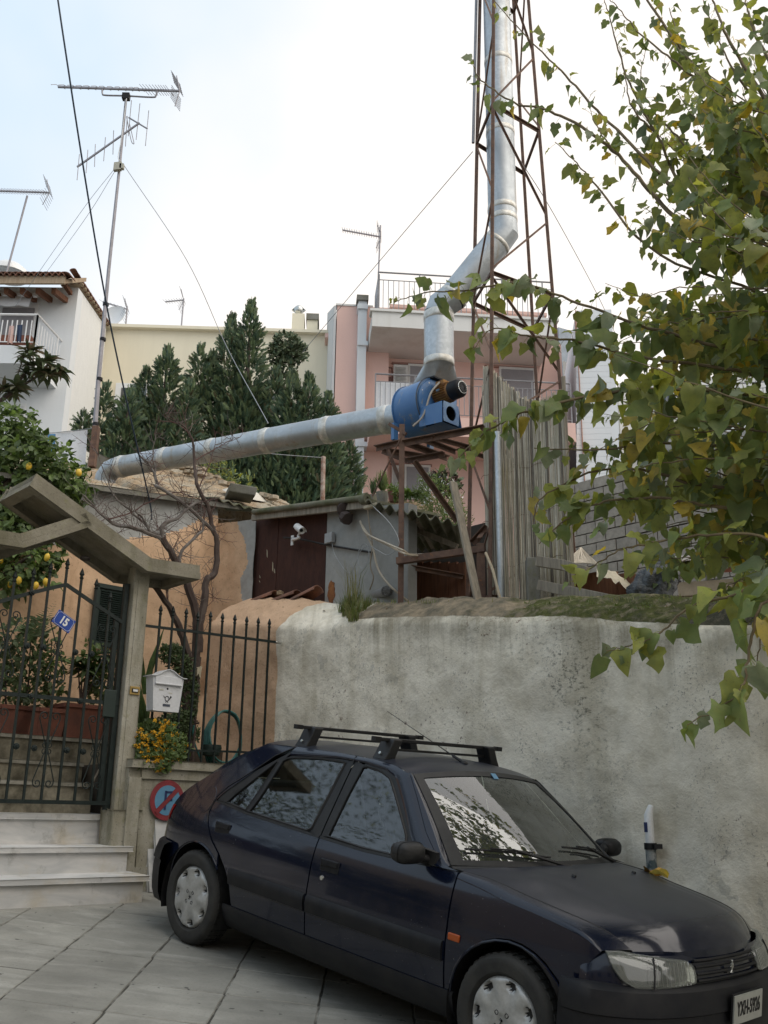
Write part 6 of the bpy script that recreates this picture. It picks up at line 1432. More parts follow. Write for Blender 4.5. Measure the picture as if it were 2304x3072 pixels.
cable([hp(1250, 110, .1), hp(1265, 250, .1), hp(1290, 420, .1), hp(1275, 600, .1), hp(1300, 700, .1), hp(1270, 800, .05)], .006, simple('ochre_cable', (.30, .24, .17), .6, bump=0), 'ochre_cable', 'ochre cable hanging straight down the cement wall')
m = MB(); m.tube([w3(845, 1440, 8.1), w3(895, 1560, 8.05), w3(950, 1772, 8.0)], .012, 6); m.tube([w3(850, 1450, 8.15), w3(905, 1600, 8.1), w3(935, 1740, 8.05)], .009, 6); tag(m.build('cane_pair', simple('pale_cane', (.50, .42, .30), .7, bump=.1), smooth=True), 'pair of pale canes leaning beside the galvanised post', 'cane')
m = MB(); c = hp(1285, 108, .1); m.obb(c, D2*.09, N2*.03, Z*.018); tag(bevel(m.build('white_rag', TARP), .01), 'scrap of pale cloth tied at the end of the shed ridge', 'rag')
m = MB(); P = [hp(1040+14*math.sin(i*1.7)+i*4, 110+12*i, .10+.02*math.sin(i)) for i in range(11)]; m.tube(P, [.05*(1+.4*math.sin(i)) for i in range(11)], 7); tag(m.build('old_sacking', simple('dark_sacking', (.055, .04, .035), .95, bump=.8, bscale=20), smooth=True), 'dark sacking stuffed under the eave above the cement wall', 'sack')
m = MB(); a, b = at(970, 1370, 12.2), at(970, 1505, 12.2); m.tube([b-Z*.6, a], .03, 8); tag(m.build('rusty_pole', simple('peeling_white_rust', (.50, .42, .36), .8, scale=10, c2=(.20, .085, .045), bump=.3), smooth=True), 'short peeling rusty pole standing behind the shed ridge', 'pole')
# boards, pier and heap on the right of the wall
m = MB(); a = at(1597, 1676, 8.0); m.beam(V((a.x, a.y, 2.7)), a, .11, .11); tag(bevel(m.build('concrete_pier', CONC2), .008), 'short grey concrete pier at the foot of the reed screen', 'pier')
for (q, lab) in (((1612, 1684, 7.9, 1690, 1696, 7.75), 'upper short weathered board right of the reed screen'), ((1686, 1694, 7.75, 1760, 1716, 7.6), 'weathered board continuing down from the reed screen'), ((1618, 1755, 7.9, 1830, 1800, 7.3), 'long pale board leaning low behind the mossy wall'), ((1700, 1760, 7.9, 1712, 1835, 7.9), 'short upright board behind the low pale board')):
    m = MB(); m.beam(at(*q[:3]), at(*q[3:]), .05, .085); tag(bevel(m.build('wooden_board', OLDWOOD), .004), lab, 'board', 'boards behind the mossy wall')
bgpan(1700, 1960, 1722, 1830, 1.1, DARKWOOD, 'crate_side', 'dark wooden crate sides behind the boards and the cream sheet', 'crate', 5)
m = MB(); apx = at(1742, 1650, 8.3)
for i in range(46):
    t = -1.35+2.7*i/45; e = at(1742+64*math.sin(t)*1.0, 1650+52*(1.15-.4*math.cos(t*.9)), 8.3-.35*math.cos(t)); m.tube([apx+V((R(-.01, .01), 0, R(0, .02))), e], .006, 4)
tag(m.build('reed_parasol', simple('pale_reed', (.62, .56, .46), .7, bump=.1)), 'small thatched reed parasol top in front of the block wall', 'parasol'); bpy.data.objects['reed_parasol']['kind'] = 'stuff'; del bpy.data.objects['reed_parasol']['kind']
m = MB()
def bagf(a, b):
    t = 2*math.pi*a; s = math.sin(math.pi*min(1, b*.98+.02)); c = at(1975, 1740, 7.55); r = .17*s**.6*(1+.25*fbm((math.cos(t)*1.4, math.sin(t)*1.4, b*3), 1.5, 4))
    return c+V((r*math.cos(t)*.9+.10*(b-.5), r*math.sin(t)*.7, -.26+.50*b+.03*fbm((a*6, b*6, 0), 1, 3)))
m.grid(bagf, 40, 30); tag(m.build('plastic_bag', BAG, smooth=50), 'shiny black plastic bag stuffed upright behind the mossy wall', 'bag')
m = MB()
def bag2(a, b): q = bagf(a, b); c = at(1925, 1775, 7.55); c0 = at(1975, 1740, 7.55); return c+(q-c0)*.75
m.grid(bag2, 30, 20); tag(m.build('plastic_bag', BAG, smooth=50), 'low black plastic bag beside the tall shiny one', 'bag')
m = MB(); m.grid(lambda a, b: at(1790+125*a, 1705+70*a+25*b-18*math.sin(math.pi*a), 7.9-.25*b)+Z*.03*fbm((a*4, b*4, 0), 2, 3), 20, 8); tag(m.build('cream_sheet', TARP, smooth=60), 'crumpled cream sheet draped beside the black bags', 'sheet')
# grass on the wall
def tuft(name, pts, n, h, mats, lab, spread=.06):
    m = MB()
    for i in range(n):
        c = V(random.choice(pts))+V((R(-spread, spread), R(-spread, spread), -.02)); hh = h*R(.35, 1.1); a = R(0, 6.28); l = R(.1, .55)*hh; w_ = R(.0018, .004)
        dx = V((math.cos(a), math.sin(a), 0)); px = V((-dx.y, dx.x, 0))*w_; P = [c, c+dx*l*.3+Z*hh*.55, c+dx*l+Z*hh*R(.75, 1)]
        k = len(m.v); m.v += [P[0]-px, P[0]+px, P[1]-px*.8, P[1]+px*.8, P[2]]; mi = 0 if R(0, 1) < .72 else 1; m.face((k, k+1, k+3, k+2), mi); m.face((k+2, k+3, k+4), mi)
    ob = m.build(name, mats); ob['kind'] = 'stuff'
def wt_(u, v, off=.25): return on(u, v, WH+N2*off, N2)
tuft('wall_grass', [wt_(u, v, o_) for u, v, o_ in ((1040, 1845, .1), (1055, 1850, .06), (1070, 1842, .12), (1085, 1838, .2), (1050, 1820, .28), (1068, 1815, .3), (1030, 1832, .2), (1100, 1825, .28), (1060, 1860, .03))], 700, .19, [GRASS, GRASSD], '', .045)
tuft('dry_stalks', [wt_(u, v, .3) for u, v in ((1055, 1815), (1062, 1810), (1050, 1812), (1080, 1812))], 60, .52, [GRASSD, GRASS], '', .06)
tuft('short_grass', [wt_(u, 1806, .36) for u in (1265, 1275, 1285, 1330, 1345, 1358, 1372, 1390, 1180, 1130, 1560)], 260, .07, [GRASS, GRASSD], '', .03)
tuft('moss_tufts', [wt_(u, 1800+R(0, 30), R(.1, .36)) for u in range(1560, 1960, 8)], 900, .025, [GRASS, GRASS], '', .03)
tuft('wall_weeds', [wt_(u, 1806, .38) for u in (790, 830, 870, 925, 940, 955)], 160, .05, [GRASS, GRASSD], '', .025)

m = MB(); rnd = random.Random(4)
for i in range(150):
    u = rnd.uniform(1010, 2290); o_ = rnd.uniform(.12, .5); p = on(u, interp(u, [(1000, 1812), (1500, 1800), (2300, 1783)]), WH+N2*.38, N2)+N2*(o_-.38); p.z -= .02+.45*max(0, .36-o_)
    r = rnd.uniform(.008, .022); k = len(m.v)
    m.v += [p+V((rnd.uniform(-1, 1), rnd.uniform(-1, 1), rnd.uniform(-.5, 1)))*r for _ in range(5)]
    for f in ((0, 1, 2), (0, 2, 3), (0, 3, 1), (1, 4, 2), (2, 4, 3), (3, 4, 1)): m.face([k+q for q in f])
m.build('wall_top_crumbs', RUBBLE)['kind'] = 'stuff'
tuft('wall_weeds', [wt_(u, 1806-(u > 1700)*10, R(.2, .42)) for u in range(1120, 2280, 16)], 700, .055, [GRASS, GRASSD], '', .05)
# ------------------------------------------------------------------ houses behind
NB = V((-.087, .996, 0)).normalized(); TB = V((.996, .087, 0)).normalized(); PBp = V((0, 21, 0))
def ub(u, v, off=0.0, P=PBp, N=NB): return on(u, v, P+N*off, N)
def rect(u0, u1, v0, v1, off, th, mat, nm, par, P=PBp, N=NB, zbot=None, bev=0):
    a = ub(u0, v0, off, P, N); b = ub(u1, v0, off, P, N); c = ub((u0+u1)/2, v1, off, P, N); z0 = c.z if zbot is None else zbot; z1 = ub((u0+u1)/2, v0, off, P, N).z
    m = MB(); m.prism([V((a.x, a.y, z0)), V((b.x, b.y, z0)), V((b.x, b.y, z1)), V((a.x, a.y, z1))], N*th); ob = m.build(nm, mat, par)
    if bev: bevel(ob, bev)
    return ob
def louvre(u0, u1, v0, v1, off, n, par, P=PBp, N=NB, zbot=None):
    f = rect(u0, u1, v0, v1, off, .05, SHUT, 'shutter', par, P, N, zbot)
    a = ub(u0+2, v0, off-.02, P, N); b = ub(u1-2, v0, off-.02, P, N); c = ub((u0+u1)/2, v1, off-.02, P, N)
    for k in range(n):
        z = c.z+.06+(a.z-c.z-.12)*k/(n-1); m = MB(); q = V((a.x, a.y, z)); r = V((b.x, b.y, z)); m.obb((q+r)/2, (r-q)/2*.86, N*.02+Z*.012, Z*.003); m.build('slat', SHUT, f)
pk = thing('pink_building', 'pink apartment building with white balconies behind the blue fan', 'building', ub(1200, 1500))
a = ub(1012, 917); b = ub(1118, 920); m = MB(); m.prism([V((a.x, a.y, 2)), V((b.x+.4, b.y, 2)), V((b.x+.4, b.y, a.z)), V((a.x, a.y, a.z))], NB*7); m.build('stair_wall', PINK, pk)
b2 = ub(1690, 990); b1 = ub(1090, 985); m = MB(); m.prism([V((b1.x, b1.y, 2))+NB*.25, V((b2.x, b2.y, 2))+NB*.25, V((b2.x, b2.y, b1.z))+NB*.25, V((b1.x, b1.y, b1.z))+NB*.25], NB*6.5); m.build('wall', PINK, pk)
m = MB(); c = at(984, 1040, 26); a0 = V((a.x, a.y, 2)); m.prism([a0-TB*.02, a0-TB*.02+Z*(a.z-2.0), V((c.x, c.y, c.z+1.1)), V((c.x, c.y, 2))], TB*-.05); m.build('end_wall', PINKL, pk)
rect(1008, 1120, 913, 918, -.03, .25, WHITEB2, 'parapet_cap', pk)
m = MB(); p = ub(1117, 934, -1.3); q = ub(1668, 936, -1.3); zt_ = p.z; zb_ = ub(1117, 978, -1.3).z
m.prism([V((p.x, p.y, zt_)), V((q.x, q.y, zt_)), V((q.x, q.y, zt_))+NB*1.6, V((p.x, p.y, zt_))+NB*1.6], V((0, 0, zb_-zt_))); m.build('balcony_slab', WHITEB2, pk)
m = MB(); m.prism([V((p.x, p.y, zt_))-TB*.05-NB*.05, V((q.x, q.y, zt_))+TB*.05-NB*.05, V((q.x, q.y, zt_))+TB*.05+NB*.3, V((p.x, p.y, zt_))-TB*.05+NB*.3], V((0, 0, .06))); m.build('balcony_edge', WHITEB2, pk)
def railing_(p, q, h, n, par, mat, rr=.011, nm='balcony_railing', mid=True):
    root = MB(); root.tube([p+Z*h, q+Z*h], rr*1.8, 6)
    if mid: root.tube([p+Z*(h*.82), q+Z*(h*.82)], rr, 5)
    root.tube([p+Z*.10, q+Z*.10], rr, 5); ob = root.build(nm, mat, par)
    for k in range(n+1):
        a = p.lerp(q, k/n); m = MB(); m.beam(a+Z*(.10 if k % 8 else 0), a+Z*(h if not k % 8 else h*.82), rr*(1.4 if k % 8 else 2.6)); m.build('baluster', mat, ob)
GRY = simple('grey_railing', (.26, .26, .27), .5, bump=0)
pt = ub(1133, 932, -1.15); qt = ub(1660, 934, -1.15); railing_(V((pt.x, pt.y, zt_+.02)), V((qt.x, qt.y, zt_+.02)), 1.08, 34, pk, GRY)
m = MB(); pb_ = V((pt.x, pt.y, zt_)); m.prism([pb_+NB*.0, pb_+NB*1.0, pb_+NB*1.0+Z*1.05, pb_+Z*1.05], TB*.04); m.build('side_screen', GRY, pk)
rect(1170, 1640, 925, 934, -.6, .5, PINK, 'penthouse_base', pk)
# big vertical vent duct
rect(1076, 1101, 905, 1490, -.28, .26, WHITEB, 'vent_duct', pk, zbot=2); rect(1071, 1106, 884, 899, -.34, .40, CONC2, 'vent_cap', pk); rect(1077, 1100, 899, 905, -.28, .26, WHITEB2, 'vent_neck', pk)
for v in (1022, 1325, 912): rect(1073, 1104, v, v+13, -.33, .34, WHITEB, 'vent_collar', pk)
for (u, v) in ((1237, 1062), (1564, 1077)):
    c = ub(u, v, .22); m = MB(); m.lathe([(0, .10), (.08, .09), (.15, .05), (.17, 0)], c, -NB, 20); m.v = [c+V(((p-c).x*1.0, (p-c).y, (p-c).z*.62)) for p in m.v]; m.build('wall_lamp', SHUT, pk, smooth=True)
def window_(u0, us, u1, v0, v1, n, zb=None):
    rect(u0-5, u1+4, v0-4, v0+2, .20, .1, simple('window_head', (.36, .20, .16), .8) if 'window_head' not in bpy.data.materials else bpy.data.materials['window_head'], 'window_head', pk)
    w = rect(us, u1, v0, v1, .19, .08, SHUT, 'window', pk, zbot=zb); rect(us+6, u1-6, v0+7, v1-(6 if zb is None else -6), .18, .02, CURT, 'pane', w, zbot=None)
    if n: louvre(u0, us-1, v0+2, v1, .14, n, pk, zbot=zb)
window_(1181, 1225, 1292, 1092, 1200, 22); window_(1460, 1498, 1606, 1102, 1215, 0); window_(1176, 1214, 1292, 1394, 1498, 20)
# middle balcony
p = ub(1112, 1240, -1.2); q = ub(1725, 1246, -1.2); zt2 = p.z; zb2 = ub(1112, 1297, -1.2).z; m = MB(); m.prism([V((p.x, p.y, zt2)), V((q.x, q.y, zt2)), V((q.x, q.y, zt2))+NB*1.5, V((p.x, p.y, zt2))+NB*1.5], V((0, 0, zb2-zt2))); m.build('balcony_slab', PINK, pk)
pa_ = ub(1125, 1240, -1.1); qa_ = ub(1715, 1246, -1.1); railing_(V((pa_.x, pa_.y, zt2)), V((qa_.x, qa_.y, zt2)), 1.0, 40, pk, GRY); m = MB(); A = V((pa_.x, pa_.y, zt2+.1))+NB*.05; m.prism([A, A+TB*.9, A+TB*.9+Z*.75, A+Z*.75], NB*.01); m.build('white_screen', CLOTH, pk)
# folding step stool hung on the wall
st = thing('step_stool', 'brown folding step stool hanging on the pink wall left of the shutter', 'stool', ub(1160, 1140, .1)); STM = simple('brown_tube', (.12, .055, .045), .6)
def sp_(x, y): return ub(600+x*.42194, 800+y*.42194, .12)
m = MB(); m.tube(bez([sp_(1288, 875), sp_(1290, 740), sp_(1300, 720), sp_(1355, 720), sp_(1366, 740), sp_(1368, 875)], 3), .018, 6); m.build('frame', STM, st)
m = MB(); m.prism([sp_(1300, 790), sp_(1358, 790), sp_(1366, 826), sp_(1292, 826)], -NB*.04); m.build('seat', STM, st); m = MB(); m.prism([sp_(1290, 862), sp_(1368, 862), sp_(1368, 872), sp_(1290, 872)], -NB*.04); m.build('lower_tread', STM, st); m = MB(); m.prism([sp_(1290, 832), sp_(1366, 832), sp_(1366, 838), sp_(1290, 838)], -NB*.04); m.build('middle_tread', STM, st)
# right part: blue grey side and white clad house
bs = thing('blue_grey_block', 'blue grey stairwell side of a building between the reed screen and the white cladding', 'building', at(1700, 1500, 22))
BG = simple('blue_grey_render', (.30, .34, .38), .9, bump=.1); P22 = V((0, 22.5, 0)); NY = V((-.45, .89, 0)).normalized()
rect(1676, 1735, 990, 1500, 0, 3, BG, 'wall', bs, P22, NY, zbot=2)
for v in (1085, 1225, 1430): rect(1688, 1706, v, v+90, -.04, .1, WIN, 'window', bs, P22, NY)
for v in (1280, 1300): pass
rect(1680, 1728, 1281, 1306, -.9, .9, PINK, 'balcony_slab', bs, P22, NY); rect(1680, 1728, 1330, 1352, -.9, .9, PINKL, 'lower_slab', bs, P22, NY)
wc = thing('white_clad_house', 'tall house end wall covered in white horizontal cladding behind the leaves', 'building', at(1780, 1480, 21))
P21 = V((0, 21, 0)); NW = V((.10, .995, 0)).normalized(); rect(1728, 1834, 930, 1480, 0, 5, WHITEB, 'wall', wc, P21, NW, zbot=2)
for k in range(42): v = 945+k*17; rect(1729, 1833, v, v+16.5, -.015, .03, WHITEB, 'cladding_board', wc, P21, NW)
rect(1726, 1728.5, 930, 1480, -.05, .3, simple('pink_drain', (.45, .24, .17), .8), 'corner_trim', wc, P21, NW, zbot=2)
wh = thing('white_terrace_house', 'white house with balconies half hidden by the mulberry leaves at the right', 'building', at(2100, 1500, 25))
P25 = V((0, 25, 0)); NR = V((.2, .98, 0)).normalized(); rect(1850, 2700, 1120, 1640, 0, 6, WHITEB2, 'wall', wh, P25, NR, zbot=2)
for v in (1270, 1440): rect(1930, 2500, v, v+22, -1.2, 1.2, WHITEB, 'balcony_slab', wh, P25, NR); p, q = ub(1935, v, -1.15, P25, NR), ub(2490, v, -1.15, P25, NR); railing_(p, V((q.x, q.y, p.z)), .9, 30, wh, GRY)
for (u, v) in ((1960, 1180), (2080, 1180), (2210, 1180), (1960, 1350), (2090, 1350), (2220, 1350), (1980, 1520)): rect(u, u+60, v, v+80, -.03, .08, WIN, 'window', wh, P25, NR)
# cinder block wall
NC_ = N2.copy(); CP = at(1700, 1700, 17.5); CP = V((CP.x, CP.y, 0)); cbw = thing('cinder_block_wall', 'bare grey cinder block wall seen beyond the thatched parasol', 'wall', CP)
ZC0 = at(1700, 1800, 17.5).z; tp = lambda s: 1.35+ .62*s
bmk = []
for k in range(4): m = MB(); m.obb(V((0, 0, 0)), D2*(.195+R(-.004, .002)), N2*.09, Z*(.093+R(-.003, .002))); me = bpy.data.meshes.new('block'); me.from_pydata([tuple(p) for p in m.v], [], m.f); me.materials.append(BLOCK); bmk.append(me)
nb_ = 0
for r in range(24):
    for c in range(26):
        s = (c+(.5 if r % 2 else 0))*.405-.5; z = ZC0-.2+r*.205
        if z > ZC0+2.15-.06*s or nb_ > 292: continue
        p = CP+D2*s; piece(random.choice(bmk), 'block', V((p.x, p.y, z))+N2*R(-.012, .006), cbw); nb_ += 1
m = MB(); a = CP-D2*.6+N2*.012; m.prism([V((a.x, a.y, ZC0-1.5)), V((a.x, a.y, ZC0-1.5))+D2*10.5, V((a.x, a.y, ZC0+1.5))+D2*10.3, V((a.x, a.y, ZC0+2.1))], N2*.07); m.build('mortar', MORT, cbw)
# low tiled outbuilding on the right
ob_ = thing('tiled_outbuilding', 'low beige outbuilding with a tiled roof edge and red and blue doors at the right', 'building', at(2150, 1750, 11))
PO = V((0, 11, 0)); NO = V((.35, .94, 0)).normalized()
rect(2030, 2800, 1722, 1765, 0, .2, simple('beige_band', (.42, .36, .27), .9, bump=.2), 'beam', ob_, PO, NO); rect(2030, 2800, 1762, 1850, .1, .3, DARKWOOD, 'dark_wall', ob_, PO, NO, zbot=2)
rect(1985, 2075, 1668, 1722, -.05, .25, WHITEB2, 'white_upstand', ob_, PO, NO)
for k in range(26):
    a = ub(2040+k*26, 1712, -.15, PO, NO); m = MB(); ax_ = V((.94, -.35, 0)).normalized()
    for r_ in (.09, .078): m.grid(lambda x, y: V((a.x, a.y, 0))+Z*(ub(2040, 1716, 0, PO, NO).z+.02*math.sin(k)) + ax_*math.cos(math.pi*y)*r_+Z*math.sin(math.pi*y)*r_*.7 + NO*(x*.5)+Z*x*.10, 1, 8)
    m.build('roof_tile', TILE, ob_)
P12 = V((0, 13, 0)); rw = thing('red_wall', 'small red painted wall with a blue door above the tiled roof', 'wall', at(2180, 1700, 13)); rect(2118, 2245, 1560, 1705, 0, .2, simple('brick_red_paint', (.50, .17, .10), .85, bump=.2), 'wall', rw, P12, NO); rect(2170, 2214, 1565, 1700, -.04, .05, simple('blue_door_paint', (.10, .19, .32), .7, bump=.1), 'door', rw, P12, NO); rect(2164, 2170, 1560, 1705, -.05, .06, CONC, 'door_frame', rw, P12, NO)
rect(2240, 2700, 1540, 1720, .6, .3, CONC, 'rear_wall', ob_, P12, NO); rect(2262, 2296, 1660, 1690, .55, .06, simple('blue_grille', (.16, .24, .36), .7), 'window', ob_, P12, NO)
# cream building
yb = thing('cream_building', 'plain cream building wall behind the cypresses with a white framed window', 'building', at(600, 1400, 27))
PY = V((0, 25, 0)); NYb = V((-.05, .999, 0)).normalized(); YC = at(257, 981, 25)
a = ub(257, 981, 0, PY, NYb); b = ub(1040, 1004, 0, PY, NYb); m = MB(); m.prism([V((a.x, a.y, 1)), V((b.x, b.y, 1)), V((b.x, b.y, b.z)), V((a.x, a.y, a.z))], NYb*8); m.build('wall', CREAM, yb)
m = MB(); m.beam(a-NYb*.02, b-NYb*.02, .3, .09); m.build('parapet_cap', CREAM, yb)
w_ = rect(348, 452, 1150, 1300, -.06, .12, WHITEB, 'window_frame', yb, PY, NYb); rect(364, 440, 1164, 1290, -.08, .03, WIN, 'pane', w_, PY, NYb); rect(430, 433, 1210, 1290, -.10, .03, WHITEP, 'mullion', w_, PY, NYb); rect(418, 446, 1217, 1221, -.10, .03, WHITEP, 'mullion', w_, PY, NYb)
rect(800, 826, 1186, 1202, -.06, .12, WIN, 'window', yb, PY, NYb)
rect(877, 914, 940, 1003, .3, .6, CREAM, 'chimney', yb, PY, NYb); rect(921, 953, 958, 1003, .3, .6, CREAM, 'chimney', yb, PY, NYb); rect(919, 957, 940, 958, .25, .7, CONC2, 'chimney_cap', yb, PY, NYb)
c = ub(896, 930, .6, PY, NYb); m = MB()
for i in range(10): t = math.pi*i/9; m.tube([c+V((.16*math.sin(t)*math.cos(i), .0, -.14)), c+V((.19*math.cos(t), .12*math.sin(t), .0)), c+V((.05*math.cos(t), .05*math.sin(t), .13))], .022, 5)
m.ball(c, .14, 12); m.build('chimney_cowl', CHROME, yb, smooth=True)
rect(975, 996, 1000, 1012, -.5, .5, PINK, 'pink_box', yb, PY, NYb)
# white building at the left
wb_ = thing('white_building', 'white house with tiled eaves and a flowered balcony at the left edge', 'building', at(100, 1300, 19))
PW = V((0, 19, 0)); NWb = V((.02, 1, 0)).normalized(); cA = ub(236, 863, 0, PW, NWb); zR = cA.z
m = MB(); lft = cA-V((6, 0, 0)); m.prism([V((lft.x, lft.y, 2)), V((cA.x, cA.y, 2)), V((cA.x, cA.y, zR)), V((lft.x, lft.y, zR))], NWb*.3); m.build('front_wall', WHITEB, wb_)
cB = at(330, 1000, 25.5); m = MB(); m.prism([V((cA.x, cA.y+.3, 2)), V((cA.x, cA.y, zR)), V((cB.x, cB.y, cB.z)), V((cB.x, cB.y, 2))], V((-.3, 0, 0))); m.build('side_wall', simple('sunlit_white_render', (.80, .80, .78), .85, var=.06), wb_)
ov = -1.0; a = ub(-260, 838, ov, PW, NWb); b = ub(196, 838, ov, PW, NWb); 
WOODE = m_wood('eave_timber', (.42, .33, .23), (.30, .22, .15))
m = MB(); A0_, A1_ = a, b; B1_ = V((cA.x+.15, cA.y, zR+.25)); B0_ = V((lft.x, lft.y, zR+.25)); m.prism([A0_, A1_, B1_, B0_], V((0, 0, -.10))); m.build('eave_soffit', WOODE, wb_)
m = MB(); m.beam(A0_-Z*.02, A1_-Z*.02, .06, .18); m.build('fascia', WOODE, wb_)
for k in range(9):
    t = .06+.105*k; p = A0_.lerp(A1_, t); m = MB(); m.beam(p-Z*.12+NWb*.25, p-Z*.05+NWb*1.1+Z*.15, .09, .12); m.build('rafter', DARKWOOD, wb_)
tm_ = TM
for k in range(26):
    p = A0_.lerp(A1_, k/25.); ob = piece(tm_, 'roof_tile', p+Z*.09+NWb*.12, wb_, (0, -.25, math.pi/2)); ob.scale = (1.2, 1.4, 1.4)
for k in range(15):
    t = k/14; p = V((cA.x+.05, cA.y-.3, zR+.06)).lerp(V((cB.x+.05, cB.y, cB.z+.08)), t); ob = piece(tm_, 'roof_tile', p+Z*.02, wb_, (0, .1, math.pi/2-.1)); ob.scale = (1.4, .8, .8)
m = MB(); m.prism([A1_, V((cA.x+.10, cA.y-.2, zR+.08)), V((cB.x+.10, cB.y, cB.z+.08)), V((cB.x-.3, cB.y, cB.z+.08)), V((cA.x-.4, cA.y, zR+.08))], V((0, 0, -.035))); m.build('verge', WOODE, wb_)
m = MB(); m.beam(ub(192, 850, -.5, PW, NWb), ub(212, 880, -.1, PW, NWb), .08, .09); m.build('rafter', DARKWOOD, wb_)
m = MB(); z1 = ub(0, 1036, -1.2, PW, NWb).z; z0 = ub(0, 1090, -1.2, PW, NWb).z; q = ub(98, 1040, -1.2, PW, NWb); m.prism([V((q.x-5, q.y, z0)), V((q.x, q.y, z0)), V((q.x+.15, q.y+1.3, z0)), V((q.x-5, q.y+1.3, z0))], V((0, 0, z1-z0))); m.build('balcony_slab', WHITEB, wb_)
railing_(V((q.x-4, q.y+.05, z1)), V((q.x, q.y+.05, z1)), .72, 40, wb_, WHITEP, .013, mid=False); railing_(V((q.x, q.y+.05, z1)), V((q.x+.14, q.y+1.25, z1)), .72, 10, wb_, WHITEP, .013, mid=False)
rect(-40, 115, 912, 1040, -.03, .1, WHITEP, 'door_frame', wb_, PW, NWb); rect(8, 104, 924, 1040, -.05, .05, CURT, 'door_pane', wb_, PW, NWb)
m = MB(); p = ub(112, 884, -.25, PW, NWb); m.tube([p-V((4, 0, 0)), p], .07, 8); m.build('awning_roll', WHITEP, wb_)
m = MB(); pp_ = ub(96, 890, -.35, PW, NWb)
m.grid(lambda x, y: V((pp_.x-4+4*x, pp_.y-.1*y, pp_.z-.26*y-.04*abs(math.sin(x*30))*(y > .9))), 60, 3); m.build('awning_valance', CLOTH, wb_)
rect(32, 78, 1210, 1340, -.04, .1, WHITEP, 'lower_window', wb_, PW, NWb); rect(38, 72, 1217, 1340, -.05, .02, SHUT, 'blind', wb_, PW, NWb)
m = MB(); rr = V((q.x-.28, q.y+.2, z1+.03))
for k in range(8): m.box(rr+V((-.42*k, 0, .14)), .36, .25, .26)
fb_ = [MB() for _ in range(1)]
for k in range(4):
    m = MB(); m.box(rr+V((-.45*k, 0, .13)), .38, .25, .22); ob = m.build('flower_box', TERRA); tag(ob, ['reddish flower box nearest the balcony corner of the white house', 'second flower box from the balcony corner of the white house', 'third flower box from the balcony corner of the white house', 'fourth flower box from the balcony corner of the white house'][k], 'flower box', 'flower boxes on the white balcony')
def cloth(nm, pts, mat, lab, Y=None):
    m = MB(); A, B_, C_, D_ = pts; m.grid(lambda x, y: A.lerp(B_, x).lerp(D_.lerp(C_, x), y)+V((0, .03*math.sin(x*9)*y, .0)), 14, 8); return tag(m.build(nm, mat, smooth=True), lab, 'laundry', 'washing hung out to dry')
def lq(x, y, Y): return at(x*.42194, 800+y*.42194, Y)
cloth('pink_trousers', [lq(68, 420, 17.6), lq(102, 420, 17.6), lq(88, 545, 17.6), lq(50, 545, 17.6)], CLOTHP, 'pink trousers hanging from the white balcony rail')
cloth('blue_trousers', [lq(122, 415, 17.6), lq(160, 412, 17.6), lq(148, 535, 17.6), lq(118, 535, 17.6)], CLOTHK, 'grey blue trousers hanging beside the pink ones on the balcony')
cloth('white_sheet', [lq(402, 1185, 12.6), lq(622, 1160, 12.4), lq(605, 1410, 12.4), lq(385, 1400, 12.6)], CLOTH, 'white sheet drying on a line left of the antenna mast')
cloth('blue_towel', [lq(340, 1190, 12.7), lq(396, 1188, 12.7), lq(385, 1345, 12.7), lq(345, 1340, 12.7)], CLOTHB, 'blue towel hanging left of the white sheet')
cloth('blue_shirt', [lq(40, 1215, 12.4), lq(130, 1208, 12.4), lq(135, 1290, 12.4), lq(30, 1300, 12.4)], CLOTHB, 'blue shirt drying above the lemon tree')
m = MB(); a, b = lq(205, 1200, 12.9), lq(345, 1190, 12.9); m.prism([V((a.x, a.y, 3)), V((b.x, b.y, 3)), b, a, ], V((0, .2, 0))); tag(m.build('garden_wall', CONC2), 'rough grey garden wall behind the washing line', 'wall')
m = MB(); m.tube([lq(-50, 1205, 12.6), lq(400, 1180, 12.6), lq(660, 1150, 12.3)], .006, 5); tag(m.build('washing_line', WIREG), 'washing line running to the foot of the antenna mast', 'line')
# ------------------------------------------------------------------ antennas
def dp_(x, y, Y): return at(x*1.38888, y*1.38888, Y)
def ac(x, y, Y=12.3): return at(x*.42194, 150+y*.42194, Y)
an = thing('antenna_mast', 'tall leaning steel mast with two television antennas at the left', 'antenna', lq(655, 1420, 12.3))
m = MB(); m.tube([lq(655, 1420, 12.3), lq(700, 800, 12.3), lq(775, 0, 12.3), ac(845, 880), ac(897, 335)], [.036, .032, .026, .022, .020], 8); m.build('mast', ALU, an, smooth=True)
m = MB(); a, b = lq(655, 1425, 12.25), lq(685, 1140, 12.25); m.beam(a, b, .11, .08); m.build('rusty_foot', RUST, an)
for t in (.2, .42, .62, .8):
    a, b = lq(655, 1420, 12.3), lq(775, 0, 12.3); c = a.lerp(b, t); m = MB(); m.lathe([(.03, -.02), (.042, -.02), (.042, .02), (.03, .02)], c, b-a, 10); m.build('clamp', BLACKG, an)
b0, b1 = ac(412, 262), ac(1278, 292); bd = (b1-b0).normalized(); el = V((.25, .95, .0)).normalized()
m = MB(); m.beam(b0, b1, .028); boom = m.build('boom', ALU, an)
for i, x in enumerate((415, 468, 530, 587, 640, 695, 748, 805, 858, 908, 955, 992, 1026, 1048, 1070, 1092, 1115, 1135, 1155, 1172, 1190, 1206)):
    c = ac(x, 262+(x-412)*.0346); L = .22 if x < 1000 else .16; m = MB()
    for sg in (-1, 1): m.tube([c-V((.02, .05, 0)), c+V((-.01*sg, sg*.3, sg*.0)) + Z*L*sg], .005, 4)
    m.build('element', ALU, boom)
